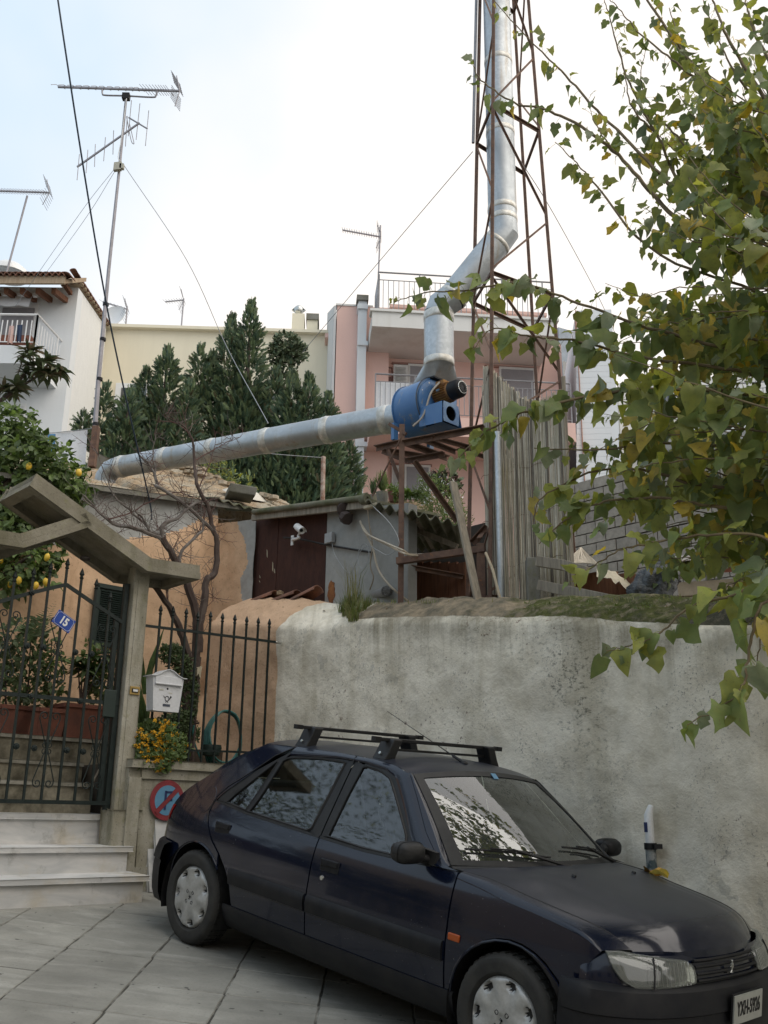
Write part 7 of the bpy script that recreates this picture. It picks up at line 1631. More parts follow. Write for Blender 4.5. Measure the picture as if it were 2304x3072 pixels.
for sg in (-1, 1):
    c = b1; m = MB()
    for k in range(7): q = c+V((-.035*abs(1)*0, 0, sg*(.03+.035*k)))+bd*(-.02-.010*k if sg > 0 else -.05-.0*k); m.tube([q-el*.16, q+el*.16], .005, 4)
    m.tube([c, c+V((0, 0, sg*.28))+bd*(-.07 if sg > 0 else -.05)], .009, 5); m.build('reflector', ALU, boom)
m = MB(); m.tube(bez([ac(728, 270), ac(728, 310), ac(750, 322), ac(890, 326), ac(1080, 336), ac(1108, 325), ac(1120, 285)], 5), .013, 6); m.build('support_loop', ALU, an, smooth=True)
m = MB(); c = ac(897, 333); m.box(c, .11, .08, .1); m.build('top_clamp', BLACKG, an)
c0, c1 = ac(548, 832), ac(992, 518); m = MB(); m.beam(c0, c1, .022); b2_ = m.build('boom', ALU, an)
for x0_, y0_, x1_, y1_ in ((565, 740, 548, 925), (625, 710, 612, 875), (678, 670, 672, 830), (750, 620, 737, 790), (808, 572, 803, 742), (935, 358, 912, 612), (905, 470, 892, 685), (995, 380, 968, 637), (1058, 430, 1034, 682)):
    m = MB(); m.tube([ac(x0_, y0_), ac(x1_, y1_)], .006, 4); m.build('element', ALU, b2_)
m = MB(); m.tube([ac(915, 480), ac(1048, 560)], .012, 5); m.tube(bez([ac(900, 472), ac(915, 560), ac(935, 650), ac(952, 668), ac(948, 640), ac(920, 520)], 4), .006, 4); m.build('dipole', ALU, b2_)
m = MB(); c = ac(838, 830, 12.25); m.obb(c, V((.055, 0, .01)), V((0, .03, 0)), V((0, 0, .065))); m.obb(c+V((.06, 0, 0)), V((.03, 0, 0)), V((0, .03, 0)), V((0, 0, .04))); m.build('amplifier_box', simple('cream_box', (.45, .44, .36), .6), an)
m = MB(); m.tube(bez([ac(855, 790, 12.25), ac(840, 760, 12.25), ac(862, 640, 12.25), ac(880, 500, 12.25), ac(900, 345, 12.25)], 4), .006, 5); m.build('aerial_lead', SHUT, an)
def small_ant(nm, lab, boom_, mast, Y, n=14, L=.14, loop=False):
    t = thing(nm, lab, 'antenna', dp_(*mast[1], Y)); m = MB(); m.tube([dp_(*mast[0], Y), dp_(*mast[1], Y)], .022, 6); m.build('mast', ALU, t)
    a, b = dp_(*boom_[0], Y), dp_(*boom_[1], Y); m = MB(); m.beam(a, b, .03); bo = m.build('boom', ALU, t)
    for i in range(n):
        c = a.lerp(b, i/n); m = MB(); m.tube([c+V((0, -.3, -L)), c+V((0, .3, L))], .006, 4); m.build('element', ALU, bo)
    m = MB(); m.tube([b+V((-.1, 0, .35)), b, b+V((-.12, 0, -.32))], .009, 4)
    for k in range(6): m.tube([b+V((-.02*k, -.25, .06*k)), b+V((-.02*k, .25, .06*k))], .005, 4); m.tube([b+V((-.02*k, -.25, -.06*k)), b+V((-.02*k, .25, -.06*k))], .005, 4)
    m.build('reflector', ALU, bo); return t
small_ant('roof_antenna', 'antenna on a thin tilted mast at the far left above the tiled eave', ((-40, 411), (107, 416)), ((59, 423), (14, 590)), 19, 24)
small_ant('roof_antenna', 'small antenna on the cream roof left of the cypress tops', ((357, 652), (397, 648)), ((397, 645), (391, 714)), 25, 7, .1)
small_ant('roof_antenna', 'small antenna beside the white dish on the cream roof', ((222, 652), (275, 668)), ((275, 662), (271, 712)), 25, 7, .1)
small_ant('roof_antenna', 'antenna on a straight mast above the terrace of the pink building', ((740, 497), (823, 512)), ((822, 487), (816, 630)), 21, 16, .12)
m = MB(); c = dp_(246, 692, 25); m.lathe([(0, .03), (.2, .05), (.42, .14), (.43, .15), (.42, .13), (.2, .035), (0, .015)], c, V((-.3, -1, .35)), 24); tag(m.build('satellite_dish', WHITEP, smooth=True), 'white satellite dish on the cream roof behind the mast', 'dish')
m = MB(); c = dp_(18, 596, 19.5); m.lathe([(0, .3), (.25, .27), (.42, .12), (.45, 0)], c, Z, 20); tag(m.build('roof_vent', WHITEP, smooth=True), 'white domed vent on the tiled roof at the far left', 'vent')
# ------------------------------------------------------------------ cables in the air
m = MB(); m.tube(bez([at(165, -60, 6.2), at(196, 150, 6.4), at(251, 508, 6.9), at(314, 884, 7.6), at(371, 1163, 8.2), at(447, 1496, 8.95), at(455, 1560, 9.05)], 6), .0075, 7); tag(m.build('black_cable', CABLEB, smooth=True), 'thick black cable crossing the sky down to the bare tree', 'cable')
def wire(pts, lab, r=.0035, mat=None): m = MB(); m.tube(bez(pts, 8), r, 4); return tag(m.build('guy_wire', mat or WIREG), lab, 'wire', 'thin stay wires')
wire([at(1418, 455, 9), at(1150, 770, 11), at(905, 1060, 14)], 'thin stay wire from the lattice tower down towards the round ivy bush', .005)
wire([ac(882, 820, 12.3), at(560, 780, 12.5), at(680, 1040, 13), at(805, 1270, 11.0)], 'thin stay wire falling right from the mast to the cypress', .005)
wire([ac(810, 850, 12.3), at(240, 640, 13), at(45, 920, 16)], 'faint stay wire falling left from the mast to the white house', .0035)
wire([ac(812, 870, 12.3), at(260, 650, 13), at(130, 830, 16)], 'second faint stay wire falling left behind the black cable', .0035)
wire([at(1560, 480, 8.8), at(1660, 640, 10), at(1790, 880, 13), at(1850, 1010, 15)], 'thin wire from the tower down to the right behind the leaves', .0045)
wire([at(800, 1360, 11), at(870, 1366, 11.5), at(970, 1373, 12.2)], 'thin wire from the duct to the peeling pole', .004)
# ------------------------------------------------------------------ buildings behind the viewer that the car windows mirror
BHM = m_render('ochre_street_render', (.42, .36, .27), .15, .4)
bh = thing('facing_house', 'ochre house across the street mirrored in the car windows', 'building', (-6, -8, 0))
m = MB(); m.prism([V((-14, -7.5, -3)), V((9, -8.5, -3)), V((9, -8.5, 7.0)), V((-14, -7.5, 7.0))], V((0, -6, 0))); m.build('wall', BHM, bh)
for x in (-11, -7.5, -4, -.5, 3, 6):
    for z in (1.0, 4.1): m = MB(); m.box((x, -7.45-.04*x*0-.045*(x+14)+.0, z+.9), 1.1, .12, 1.7); m.build('window', simple('dark_pane', (.04, .05, .06), .15, bump=0) if 'dark_pane' not in bpy.data.materials else bpy.data.materials['dark_pane'], bh)
m = MB(); m.prism([V((-9.5, -7, -3)), V((-9.0, 6.5, -3)), V((-9.0, 6.5, 4.6)), V((-9.5, -7, 5.2))], V((-5, 0, 0))); tag(m.build('side_house', BHM), 'ochre house closing the street at the left mirrored in the car doors', 'building')
# ------------------------------------------------------------------ vegetation
def leaf_geo(kind, L=1.0, seed=0):
    rnd = random.Random(seed); u_ = rnd.uniform
    if kind == 'heart':
        o_ = [(0, .0), (-.10, .16), (-.04, .36), (.16, .47), (.40, .43), (.62, .31), (.82, .15), (1.0, 0)]
        if seed % 3 == 1: o_ = [(0, 0), (-.12, .20), (.0, .40), (.20, .44), (.34, .30), (.50, .40), (.66, .30), (.84, .13), (1, 0)]
    elif kind == 'lance': o_ = [(0, 0), (.15, .09), (.4, .15), (.7, .11), (1, 0)]
    elif kind == 'oval': o_ = [(0, 0), (.1, .2), (.35, .33), (.65, .28), (.88, .12), (1, 0)]
    elif kind == 'strap': o_ = [(0, .03), (.3, .06), (.6, .05), (.85, .03), (1, 0)]
    v, f = [], []; n = len(o_); fold = u_(-.1, .75); droop = u_(-.2, 1.1); asy = u_(.65, 1.15); tw = u_(-.8, .8)
    def pt(x, y, s):
        xx = x; z = -droop*x*x*.5 + abs(y)*fold + .13*math.sin(8*x+seed)*abs(y)*2
        return V((xx, y*s + 0, z + tw*y*s*x))
    for i, (x, y) in enumerate(o_): v.append(pt(max(x, 0) if y else x, 0, 1))
    for s in (1, -asy):
        k = len(v)
        for i, (x, y) in enumerate(o_): v.append(pt(x, y*(1+u_(-.22, .14)), s))
        for i in range(n-1):
            if i == 0: f.append((0, k+1, 1) if s > 0 else (0, 1, k+1))
            elif i == n-2: f.append((i, k+i, n-1) if s > 0 else (i, n-1, k+i))
            else: f.append((i, k+i, k+i+1, i+1) if s > 0 else (i, i+1, k+i+1, k+i))
    return [p*L for p in v], f
LG_ = {k: [leaf_geo(k, 1, s) for s in range(9)] for k in ('heart', 'lance', 'oval', 'strap')}
def orient(dirv, nrm):
    x = dirv.normalized(); z = (nrm - x*nrm.dot(x)); z = z.normalized() if z.length > 1e-4 else basis(x)[2]; y = z.cross(x); return Matrix((x, y, z)).transposed()
def put_leaf(m, kind, p, dirv, nrm, size, mi):
    v, f = random.choice(LG_[kind]); M3 = orient(dirv, nrm); k = len(m.v)
    m.v += [p + M3 @ (q*size) for q in v]
    for q in f: m.face([k+i for i in q], mi)
def rv(s=1): return V((R(-s, s), R(-s, s), R(-s, s)))
# ---- mulberry in the foreground
mul = thing('mulberry_tree', 'mulberry tree with yellowing leaves reaching in over the wall from the right', 'tree', (2.75, 4.2, gz(2.75, 4.2)))
hub = V((2.55, 4.25, 3.3)); m = MB()
m.tube([V((2.75, 4.2, gz(2.75, 4.2)-.1)), V((2.72, 4.2, .8)), V((2.66, 4.22, 1.9)), hub], [.17, .14, .125, .11], 14); m.build('trunk', MBARK, mul, smooth=True)
def k4(x, y, Y): return (1600+x*.4244, y*.4244, Y)
def k5(x, y, Y): return (1600+x*.4747, 850+y*.4747, Y)
def k3(x, y, Y): return (1300+x*.4068, y*.4068, Y)
BR = [  # points given outermost last; radius at start; leaf size; density
 ([(2420, 640, 4.6), k4(1659, 1400, 4.7), k4(1400, 950, 4.9), k4(1200, 600, 5.0), k4(1050, 350, 5.1), k4(800, 0, 5.2), k4(700, -200, 5.2)], .022, .085, 1.2),
 ([(2420, 600, 4.4), k4(1530, 1330, 4.6), k4(1460, 1080, 4.8), k4(1340, 850, 4.9), k4(1230, 640, 5.0)], .02, .085, 1.1),
 ([(2440, 800, 4.5), k4(1220, 1520, 4.8), k4(800, 1130, 5.0), k4(450, 780, 5.2), k4(200, 500, 5.3), k4(0, 310, 5.4), k3(440, 0, 5.5)], .014, .070, .75),
 ([(2440, 860, 4.5), k4(1150, 1650, 4.8), k4(850, 1380, 4.9), k4(600, 1100, 5.0), k4(300, 870, 5.1), k4(60, 770, 5.2), k3(600, 760, 5.2), k3(350, 590, 5.3), k3(290, 440, 5.3)], .014, .075, .95),
 ([(2440, 760, 4.7), k4(1200, 1500, 4.9), k4(870, 950, 5.1), k4(680, 590, 5.2), k4(560, 200, 5.3), k4(500, -20, 5.3)], .012, .065, .8),
 ([k4(850, 930, 5.1), k4(700, 760, 5.1), k4(640, 500, 5.2), k4(610, 330, 5.2)], .006, .06, .9),
 ([(2440, 930, 4.5), k4(900, 1800, 4.8), k4(480, 1350, 5.0), k4(330, 1180, 5.1), k4(150, 1000, 5.2)], .010, .07, 1.1),
 ([(2440, 500, 4.6), k4(1600, 640, 4.9), k4(1370, 250, 5.0), k4(1280, 30, 5.1), k4(1230, -100, 5.1)], .016, .08, 1.1),
 ([(2440, 420, 4.4), k4(1600, 300, 4.6), k4(1520, 100, 4.7), k4(1480, -60, 4.8)], .014, .085, 1.2),
 ([(2440, 480, 4.9), k4(1520, 640, 5.0), k4(1330, 330, 5.1), k4(1200, 0, 5.2)], .012, .075, 1.0),
 ([(2440, 560, 5.0), k4(1400, 900, 5.1), k4(1100, 420, 5.2), k4(960, 60, 5.3)], .012, .075, 1.0),
 ([(2440, 700, 4.8), k4(1300, 1300, 5.0), k4(1050, 1000, 5.1), k4(850, 780, 5.2), k4(760, 560, 5.2), k4(800, 340, 5.2)], .009, .07, .9),
 ([k4(600, 1100, 5.0), k4(450, 900, 5.0), k4(400, 760, 5.1)], .005, .07, 1.2),
 ([k4(1200, 600, 5.0), k4(980, 420, 5.0), k4(760, 240, 5.1), k4(600, 60, 5.1), k4(500, -60, 5.1)], .007, .07, .9),
 ([(2440, 1500, 4.0), k5(1483, 1060, 4.2), k5(1250, 1030, 4.3), k5(800, 1010, 4.4), k5(400, 1050, 4.5), k5(0, 1045, 4.6)], .012, .085, 1.0),
 ([(2440, 1250, 4.1), k5(1500, 720, 4.2), k5(900, 670, 4.3), k5(480, 690, 4.4), k5(0, 800, 4.5), (1522, 1261, 4.55), (1440, 1310, 4.6), (1350, 1400, 4.6)], .012, .10, 1.9),
 ([(2440, 1050, 4.3), k5(1300, 420, 4.4), k5(800, 300, 4.5), k5(300, 130, 4.6), (1560, 850, 4.7), (1390, 872, 4.7), (1270, 880, 4.75), (1180, 905, 4.8)], .010, .095, 1.5),
 ([(2440, 1150, 4.2), k5(1200, 540, 4.4), k5(700, 470, 4.5), k5(250, 360, 4.6), k5(0, 340, 4.6), (1480, 985, 4.7), (1420, 1050, 4.7)], .010, .10, 1.5),
 ([(2440, 1800, 3.9), k5(1483, 1620, 4.0), k5(1100, 1590, 4.1), k5(700, 1650, 4.2), k5(480, 1720, 4.2), k5(270, 1890, 4.3)], .009, .085, .95),
 ([(2440, 1900, 3.8), k5(1500, 1890, 3.9), k5(1250, 1980, 3.9), k5(1000, 2040, 4.0), (1980, 1900, 4.0), (1900, 1935, 4.0), (1815, 1955, 4.0)], .008, .10, 1.1),
 ([(2440, 1750, 3.5), (2300, 1800, 3.5), (2250, 1930, 3.5), (2235, 2040, 3.5), (2190, 2100, 3.5), (2060, 2175, 3.5)], .008, .105, 1.1),
 ([(2440, 1650, 3.6), (2330, 1760, 3.6), (2290, 1870, 3.6), (2270, 2000, 3.6)], .008, .11, 1.2),
 ([(2440, 1450, 4.2), k5(1100, 1280, 4.4), k5(700, 1180, 4.5), k5(350, 1200, 4.6), k5(60, 1350, 4.6), k5(0, 1500, 4.6)], .010, .10, 1.6),
 ([(2440, 1550, 4.2), k5(1200, 1420, 4.3), k5(800, 1360, 4.4), k5(450, 1380, 4.5), k5(200, 1500, 4.5), k5(40, 1640, 4.5)], .010, .10, 1.5)]
rr_ = random.Random(11)
for k in range(112):      # the dense mass towards the right edge
    v0 = rr_.uniform(420, 1700) if k < 84 else rr_.uniform(250, 950); tu = rr_.uniform(1770, 2230) if v0 > 800 else rr_.uniform(1900, 2290); tv = v0 + rr_.uniform(-120, 170)
    if v0 < 800: tv = v0-rr_.uniform(60, 340)
    if v0 > 1500: tu = max(tu, 1930)
    Y0 = rr_.uniform(4.0, 5.4) if k % 3 else rr_.uniform(5.6, 7.6); mu_ = (2440+tu)/2
    BR.append(([(2440, v0+60, Y0-.3), (mu_+120, v0+20+rr_.uniform(-30, 30), Y0-.1), ((mu_+tu)/2, (v0+tv)/2, Y0), (tu, tv, Y0+.2)], .007, .095, 1.15))
LEAD = bez([V((2.66, 4.22, 1.9)), hub, at(2560, 1150, 4.4), at(2540, 700, 4.5), at(2530, 300, 4.6), at(2520, -150, 4.7)], 8)
m = MB(); m.tube(LEAD, [.11-.085*i/(len(LEAD)-1) for i in range(len(LEAD))], 10); m.build('leader', MBARK, mul, smooth=True)
for k in range(26):      # the far side of the crown, to the right of the leader
    z = rr_.uniform(2.9, 7.2); s_ = min(LEAD, key=lambda q: abs(q.z-z)); a = rr_.uniform(-1.2, 1.3); L = rr_.uniform(.8, 1.7); e = s_+V((math.cos(a)*L, math.sin(a)*L, rr_.uniform(-.5, .5)))
    BR.append(([s_, s_.lerp(e, .35)+V((0, 0, .12)), s_.lerp(e, .7)+V((0, 0, .1)), e], .012, .09, 1.0))
LEAVES = []
for (pts, r0, ls, den) in BR:
    world_ = isinstance(pts[0], V); P = bez([q if world_ else at(*q) for q in pts], 7)
    first = (not world_) and pts[0][0] > 2380
    if first: s_ = min(LEAD, key=lambda q: (q-P[0]).length+abs(q.z-P[0].z+.25)*.8); P = bez([s_, (s_+P[0])/2+V((0, 0, .04))+rv(.05), P[0]], 4)[:-1] + P
    L = sum((b-a).length for a, b in zip(P, P[1:])); n = len(P)
    P = [p + rv(.005) for p in P]
    path = P
    rad_ = [r0*1.15*(1-.82*(i/len(path))) for i in range(len(path))]
    m = MB(); m.tube(path, rad_, 6); m.build('branch', MBARK, mul, smooth=True)
    s = 0; step = .043/den; acc = 0
    for a, b in zip(P, P[1:]):
        d = b-a; dl_ = d.length; dn_ = d.normalized()
        while acc < dl_:
            p = a + dn_*acc; t = (s+acc)/L
            acc += step*R(.6, 1.5)
            if t < .02 or R(0, 1) < .06: continue
            side = rv(1); side -= dn_*side.dot(dn_); side.normalize(); outd = (side*R(.6, 1)+dn_*R(.2, .8)+V((0, 0, R(-.5, .1)))).normalized()
            q = p + outd*R(.02, .06); ld = (outd*.6 + V((0, 0, -R(.2, 1.1))) + rv(.35)).normalized(); nr = (V((-.25, -.6, .55)) + rv(.75)).normalized()
            sz = ls*R(.5, 1.4)*(1 if t < .9 else .75)
            c = R(0, 1); up_ = p.z > 5.2
            mi = 0 if c < .30 else 1 if c < .41 else 2 if c < (.84 if up_ else .80) else 3 if c < .91 else 4
            LEAVES.append((p, q, ld, nr, sz, mi))
        acc -= dl_; s += dl_
LM = [LEAF_G, LEAF_D, LEAF_Y, LEAF_O, LEAF_P]
def vis(e): q = e[1]-CAM; z = q.dot(CF); u = 1152+FPX*q.dot(CR)/z; v = 1536-FPX*q.dot(CU)/z; return (e[4]/z if -20 < u < 2320 and -20 < v < 3090 else 0)
LEAVES.sort(key=vis, reverse=True)
lmesh = {}
for si, (v, f) in enumerate(LG_['heart']):
    for mi in range(5):
        me = bpy.data.meshes.new('leaf'); me.from_pydata([tuple(p) for p in v], [], f); me.materials.append(LM[mi]); me.polygons.foreach_set('use_smooth', [True]*len(f)); lmesh[si, mi] = me
mo = OFF[mul.name]
for (p, q, ld, nr, sz, mi) in LEAVES[:298]:
    ob = bpy.data.objects.new('leaf', lmesh[random.randrange(9), mi]); COL.objects.link(ob); ob.parent = mul
    M4 = orient(ld, nr).to_4x4() @ Matrix.Scale(sz, 4); M4.translation = q-mo; ob.matrix_basis = M4
m = MB(); st_ = MB()
for e in LEAVES: st_.tube([e[0], (e[0]+e[1])/2+V((0, 0, .004)), e[1]], .0011, 3, cap=False)
for (p, q, ld, nr, sz, mi) in LEAVES[298:]: put_leaf(m, 'heart', q, ld, nr, sz, mi)
m.build('leaves', LM, mul, smooth=80)['kind'] = 'stuff'; st_.build('leaf_stalks', LEAF_Y, mul)['kind'] = 'stuff'
print('mulberry leaves', len(LEAVES))
# ---- cypresses
def cypress(label, tops, Y, seed, zb, cone=.24):
    """tops: (u, v, half width px at its foot, v of foot)"""
    t = thing('cypress_tree', label, 'tree', at(tops[0][0], tops[0][3], Y), 'cypresses behind the duct'); rnd = random.Random(seed); m = MB(); core = MB()
    main = at(tops[0][0], tops[0][1], Y)
    m0 = MB(); m0.tube([V((main.x, main.y, zb-.5)), V((main.x, main.y, (main.z+zb)/2)), main-V((0, 0, .15))], [.12, .07, .012], 8); m0.build('trunk', BARK, t)
    for (u, v, hw, vf) in tops:
        top = at(u, v, Y); foot = at(u, vf, Y); H_ = top.z-foot.z; Rm = hw/FPX*(Y*1.08)
        ax0 = V((top.x, top.y, foot.z)); n = int(520*Rm*H_*2.3)+160
        for i in range(n):
            h = rnd.random()**1.25; a = rnd.uniform(0, 6.283); prof_ = .95*Rm*((1-h)**.85)*(1+.30*math.sin(a*3+h*17+seed)+.18*math.sin(a*7-h*29)) ; rr = prof_*rnd.uniform(.35, 1.0)+.03
            p = ax0+V((math.cos(a)*rr, math.sin(a)*rr*.8, H_*h-rr*.15)); out = V((math.cos(a), math.sin(a), rnd.uniform(.15, 1.25)))
            if h > .88: out = V((math.cos(a)*.4, math.sin(a)*.4, 1.5))
            out = (out+V((rnd.uniform(-.3, .3), rnd.uniform(-.3, .3), 0))).normalized(); L = rnd.uniform(.08, .19)*(1 if h < .85 else .7)
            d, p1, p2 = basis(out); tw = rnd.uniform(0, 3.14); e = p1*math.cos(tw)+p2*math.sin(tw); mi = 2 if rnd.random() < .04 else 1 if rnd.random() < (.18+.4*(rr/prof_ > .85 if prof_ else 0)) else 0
            k = len(m.v); m.v += [p-e*.012, p+e*.012, p+d*L+V((0, 0, .02))]; m.face((k, k+1, k+2), mi)
            for q in (.12, .3, .48, .66, .82):
                b = p+d*L*q
                for sg in (-1, 1):
                    tip = b+(d*.62+e*sg*.70)*L*.36*(1.15-q*.7); k = len(m.v); m.v += [b-d*.013, b+d*.020, tip]; m.face((k, k+1, k+2), mi)
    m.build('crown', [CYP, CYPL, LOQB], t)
cypress('tallest twin topped cypress in the middle behind the duct', [(755, 908, 120, 1500), (697, 950, 90, 1480), (640, 1060, 80, 1480), (830, 1110, 110, 1500), (604, 1042, 50, 1250), (740, 1150, 190, 1520)], 15.5, 1, 4.5)
cypress('shorter cypress with a pointed top left of the twin topped one', [(505, 1045, 85, 1400), (440, 1110, 70, 1400), (570, 1150, 60, 1420), (480, 1180, 110, 1420)], 15.0, 2, 4.5)
cypress('leftmost dark cypress in front of the cream building window', [(390, 1170, 60, 1400), (318, 1155, 26, 1360), (360, 1240, 80, 1420), (252, 1240, 12, 1340)], 14.6, 3, 4.5)
cypress('right hand cypress spreading towards the pink building', [(928, 1130, 105, 1560), (985, 1185, 70, 1500), (880, 1120, 110, 1560), (820, 1300, 150, 1560)], 15.2, 4, 4.0)
cypress('low cypress tips beside the vent duct of the pink building', [(1050, 1330, 60, 1540), (1005, 1300, 90, 1560), (1020, 1430, 70, 1560)], 15.8, 5, 4.0)
def blob(nm, label, cat, clumps, n, size, kind, mats, wts, group=None, squash=1, up=.3, root=None, part='foliage', loc=None):
    t = root or thing(nm, label, cat, loc or clumps[0][0], group); m = MB(); tot = sum(c[1]**2 for c in clumps)
    for (c, r) in clumps:
        for i in range(int(n*r*r/tot)):
            d = rv(1).normalized(); q = c+V((d.x*r, d.y*r, d.z*r*squash))*R(.45, 1.05)**.7*(1+.25*fbm(d*2+c, 1, 2)); o_ = (d*.7+V((0, 0, up))+rv(.6)).normalized()
            x = R(0, 1); mi = 0
            for k, w_ in enumerate(wts):
                x -= w_
                if x < 0: mi = k; break
            put_leaf(m, kind, q, o_, (d+rv(.6)+V((0, -.3, .5))), size*R(.6, 1.25), mi)
    m.build(part, mats, t); return t
T15 = lambda u, v, Y=15.7: at(u, v, Y)
blob('ivy_bush', 'dark round ivy crown standing beside the tallest cypress', 'bush', [(T15(860, 1040), .26), (T15(835, 1060), .20), (T15(890, 1060), .2), (T15(855, 1100), .16), (T15(860, 1140), .12)], 1500, .075, 'oval', [IVY, CYP], [.7, .3])
blob('autumn_shrub', 'yellowish low shrub behind the rubble roof', 'shrub', [(T15(660, 1435, 13.5), .28), (T15(640, 1405, 13.5), .2), (T15(720, 1455, 13.5), .2)], 500, .09, 'lance', [CYPL, LEAF_Y], [.6, .4])
blob('flowering_bush', 'light green daisy bush above the corrugated shed roof', 'bush', [(at(1320, 1500, 10.8), .26), (at(1290, 1470, 10.8), .18), (at(1345, 1545, 10.6), .22), (at(1365, 1570, 10.5), .2)], 2600, .045, 'lance', [GRASS, LEML, SIGNW], [.6, .33, .07])
blob('dark_shrub', 'dark reddish shrub beside the steel frame', 'shrub', [(at(1340, 1450, 11), .16), (at(1310, 1445, 11), .1)], 320, .07, 'oval', [IVY, TWIG], [.7, .3])
for (u, v, Y, n, s, lab, mt) in ((1120, 1488, 12, 40, .22, 'spiky potted plant beside the vent duct', POTL), (1148, 1478, 11.6, 90, .26, 'tall grassy potted plant behind the steel frame post', GRASS)):
    t = thing('pot_plant', lab, 'plant', at(u, v+25, Y)); m = MB(); c = at(u, v, Y)
    for i in range(n): a = R(0, 6.28); put_leaf(m, 'strap', c, V((math.cos(a)*R(.1, .8), math.sin(a)*R(.1, .8), 1)), V((math.cos(a), math.sin(a), .2)), s*R(.6, 1.1), 0)
    m.build('leaves', mt, t); m = MB(); m.lathe([(0, -.16), (.06, -.16), (.085, 0), (.07, 0), (0, -.02)], c, Z, 14); m.build('pot', CONC2, t)
t = thing('pot_plant', 'small leafy plant in a red pot behind the steel frame post', 'plant', at(1182, 1500, 11.4)); c = at(1184, 1478, 11.4); m = MB()
for i in range(120): put_leaf(m, 'oval', c+V((R(-.09, .09), R(-.09, .09), R(0, .10))), rv(1)+V((0, 0, .6)), rv(1)+Z, .035, 0)
m.build('leaves', LEML, t); m = MB(); m.lathe([(0, -.12), (.06, -.12), (.085, 0), (.07, 0), (0, -.02)], c, Z, 16); m.build('pot', TERRA, t, smooth=True)
m = MB()
for i in range(150):
    p = at(1240+R(-60, 40), 1500+R(-12, 10), 11.2); m.tube([p, p+V((R(-.03, .03), 0, R(.05, .16)))], .003, 3); put_leaf(m, 'oval', p+Z*.08, rv(1), Z+rv(.5), .05, 0)
m.build('terrace_plants', LEML)['kind'] = 'stuff'
m = MB(); m.prism([at(1090, 1500, 11.7), at(1300, 1506, 11.7), at(1300, 1560, 11.7), at(1090, 1560, 11.7)], V((0, .3, 0))); tag(m.build('stone_ledge', RUBBLE), 'low stone ledge carrying the potted plants behind the frame', 'ledge')
# ---- loquat
lo = thing('loquat_tree', 'loquat branch with long dark leaf rosettes at the left in front of the white house', 'tree', (-5.2, 10.2, 1.9)); Yl = 10.0
m = MB(); root_ = at(-260, 1330, Yl); m.tube([V((root_.x, root_.y, 1.6)), root_, at(-40, 1230, Yl), lq(60, 915, Yl), lq(150, 850, Yl), lq(250, 790, Yl), lq(300, 740, Yl)], [.10, .06, .035, .022, .018, .013, .010], 8); m.build('trunk', BARK, lo, smooth=True)
m = MB(); 
for (x, y, s) in ((205, 615, 1.0), (170, 640, .8), (230, 590, .8), (300, 680, 1.1), (340, 690, 1.0), (400, 730, 1.1), (430, 740, .9), (280, 740, 1.0), (180, 760, .9), (200, 700, .8), (110, 850, 1.1), (140, 870, .9), (60, 900, 1.0), (90, 900, .8), (20, 860, .8), (350, 770, .8)):
    c = lq(x, y, Yl+R(-.1, .1)); mm = MB(); mm.tube([lq(250, 790, Yl).lerp(c, .1) if x > 200 else lq(80, 900, Yl).lerp(c, .05), c], .007, 5); mm.build('twig', BARK, lo)
    for i in range(15): a = i*2.4; e = R(-.5, .9); put_leaf(m, 'lance', c, V((math.cos(a), math.sin(a), e)), V((-math.cos(a)*e, -math.sin(a)*e, 1)), .20*s*R(.7, 1.1), 0 if R(0, 1) < .75 else 1)
m.build('leaves', [LOQ, LOQB], lo, smooth=80)
# ---- lemon tree
le = thing('lemon_tree', 'lemon tree with ripe yellow lemons behind the canopy at the left edge', 'tree', (-4.6, 9.3, TERR))
m = MB(); m.tube([V((-4.5, 9.3, TERR-.1)), V((-4.45, 9.3, 3.2)), V((-4.2, 9.3, 4.2)), at(60, 1400, 9.3)], [.07, .06, .045, .02], 8); m.tube([V((-4.45, 9.3, 3.2)), V((-3.9, 9.1, 3.6)), at(110, 1650, 9.1)], [.04, .03, .012], 6); m.build('trunk', BARK, le, smooth=True)
def kz(x, y, Y): return at(x*.3617, 1400+y*.3617, Y)
cl = [(at(40, 1270, 9.4), .20), (at(-20, 1300, 9.4), .3), (at(70, 1370, 9.4), .34), (at(150, 1400, 9.4), .26), (at(215, 1440, 9.5), .18), (at(40, 1460, 9.5), .4), (at(150, 1470, 9.6), .3), (at(240, 1490, 9.6), .12), (at(90, 1330, 9.3), .12), (at(100, 1290, 9.4), .08),
      (at(40, 1590, 9.3), .3), (at(120, 1560, 9.4), .26), (at(150, 1640, 9.2), .16), (at(60, 1690, 9.1), .26), (at(130, 1700, 9.1), .13), (at(20, 1740, 9.1), .2), (at(150, 1742, 9.05), .07), (at(-60, 1600, 9.3), .5)]
blob('', '', '', cl, 4600, .085, 'oval', [LEML, LEMD, POTL], [.58, .20, .22], root=le, up=-.1)
for (x, y, Y) in ((390, 752, 8.95), (157, 945, 8.95), (380, 957, 8.9), (298, 987, 8.95), (85, 975, 9.0), (112, 345, 9.1), (5, 780, 9.0)):
    c = kz(x, y, Y-.05); m = MB(); m.lathe([(0, .043), (.007, .037), (.019, .029), (.026, .01), (.026, -.01), (.018, -.028), (.008, -.036), (0, -.04)], c, V((R(-.3, .3), R(-.3, .3), 1)), 14); m.build('lemon', LEMON, le, smooth=True)
for (x, y) in ((205, 1420), (560, 1465)):
    c = lq(x, y, 9.15); m = MB(); m.lathe([(0, .045), (.02, .034), (.03, .01), (.03, -.01), (.02, -.032), (0, -.042)], c, V((R(-.6, .6), R(-.3, .3), 1)), 12); m.build('lemon', LEMON, le, smooth=True)
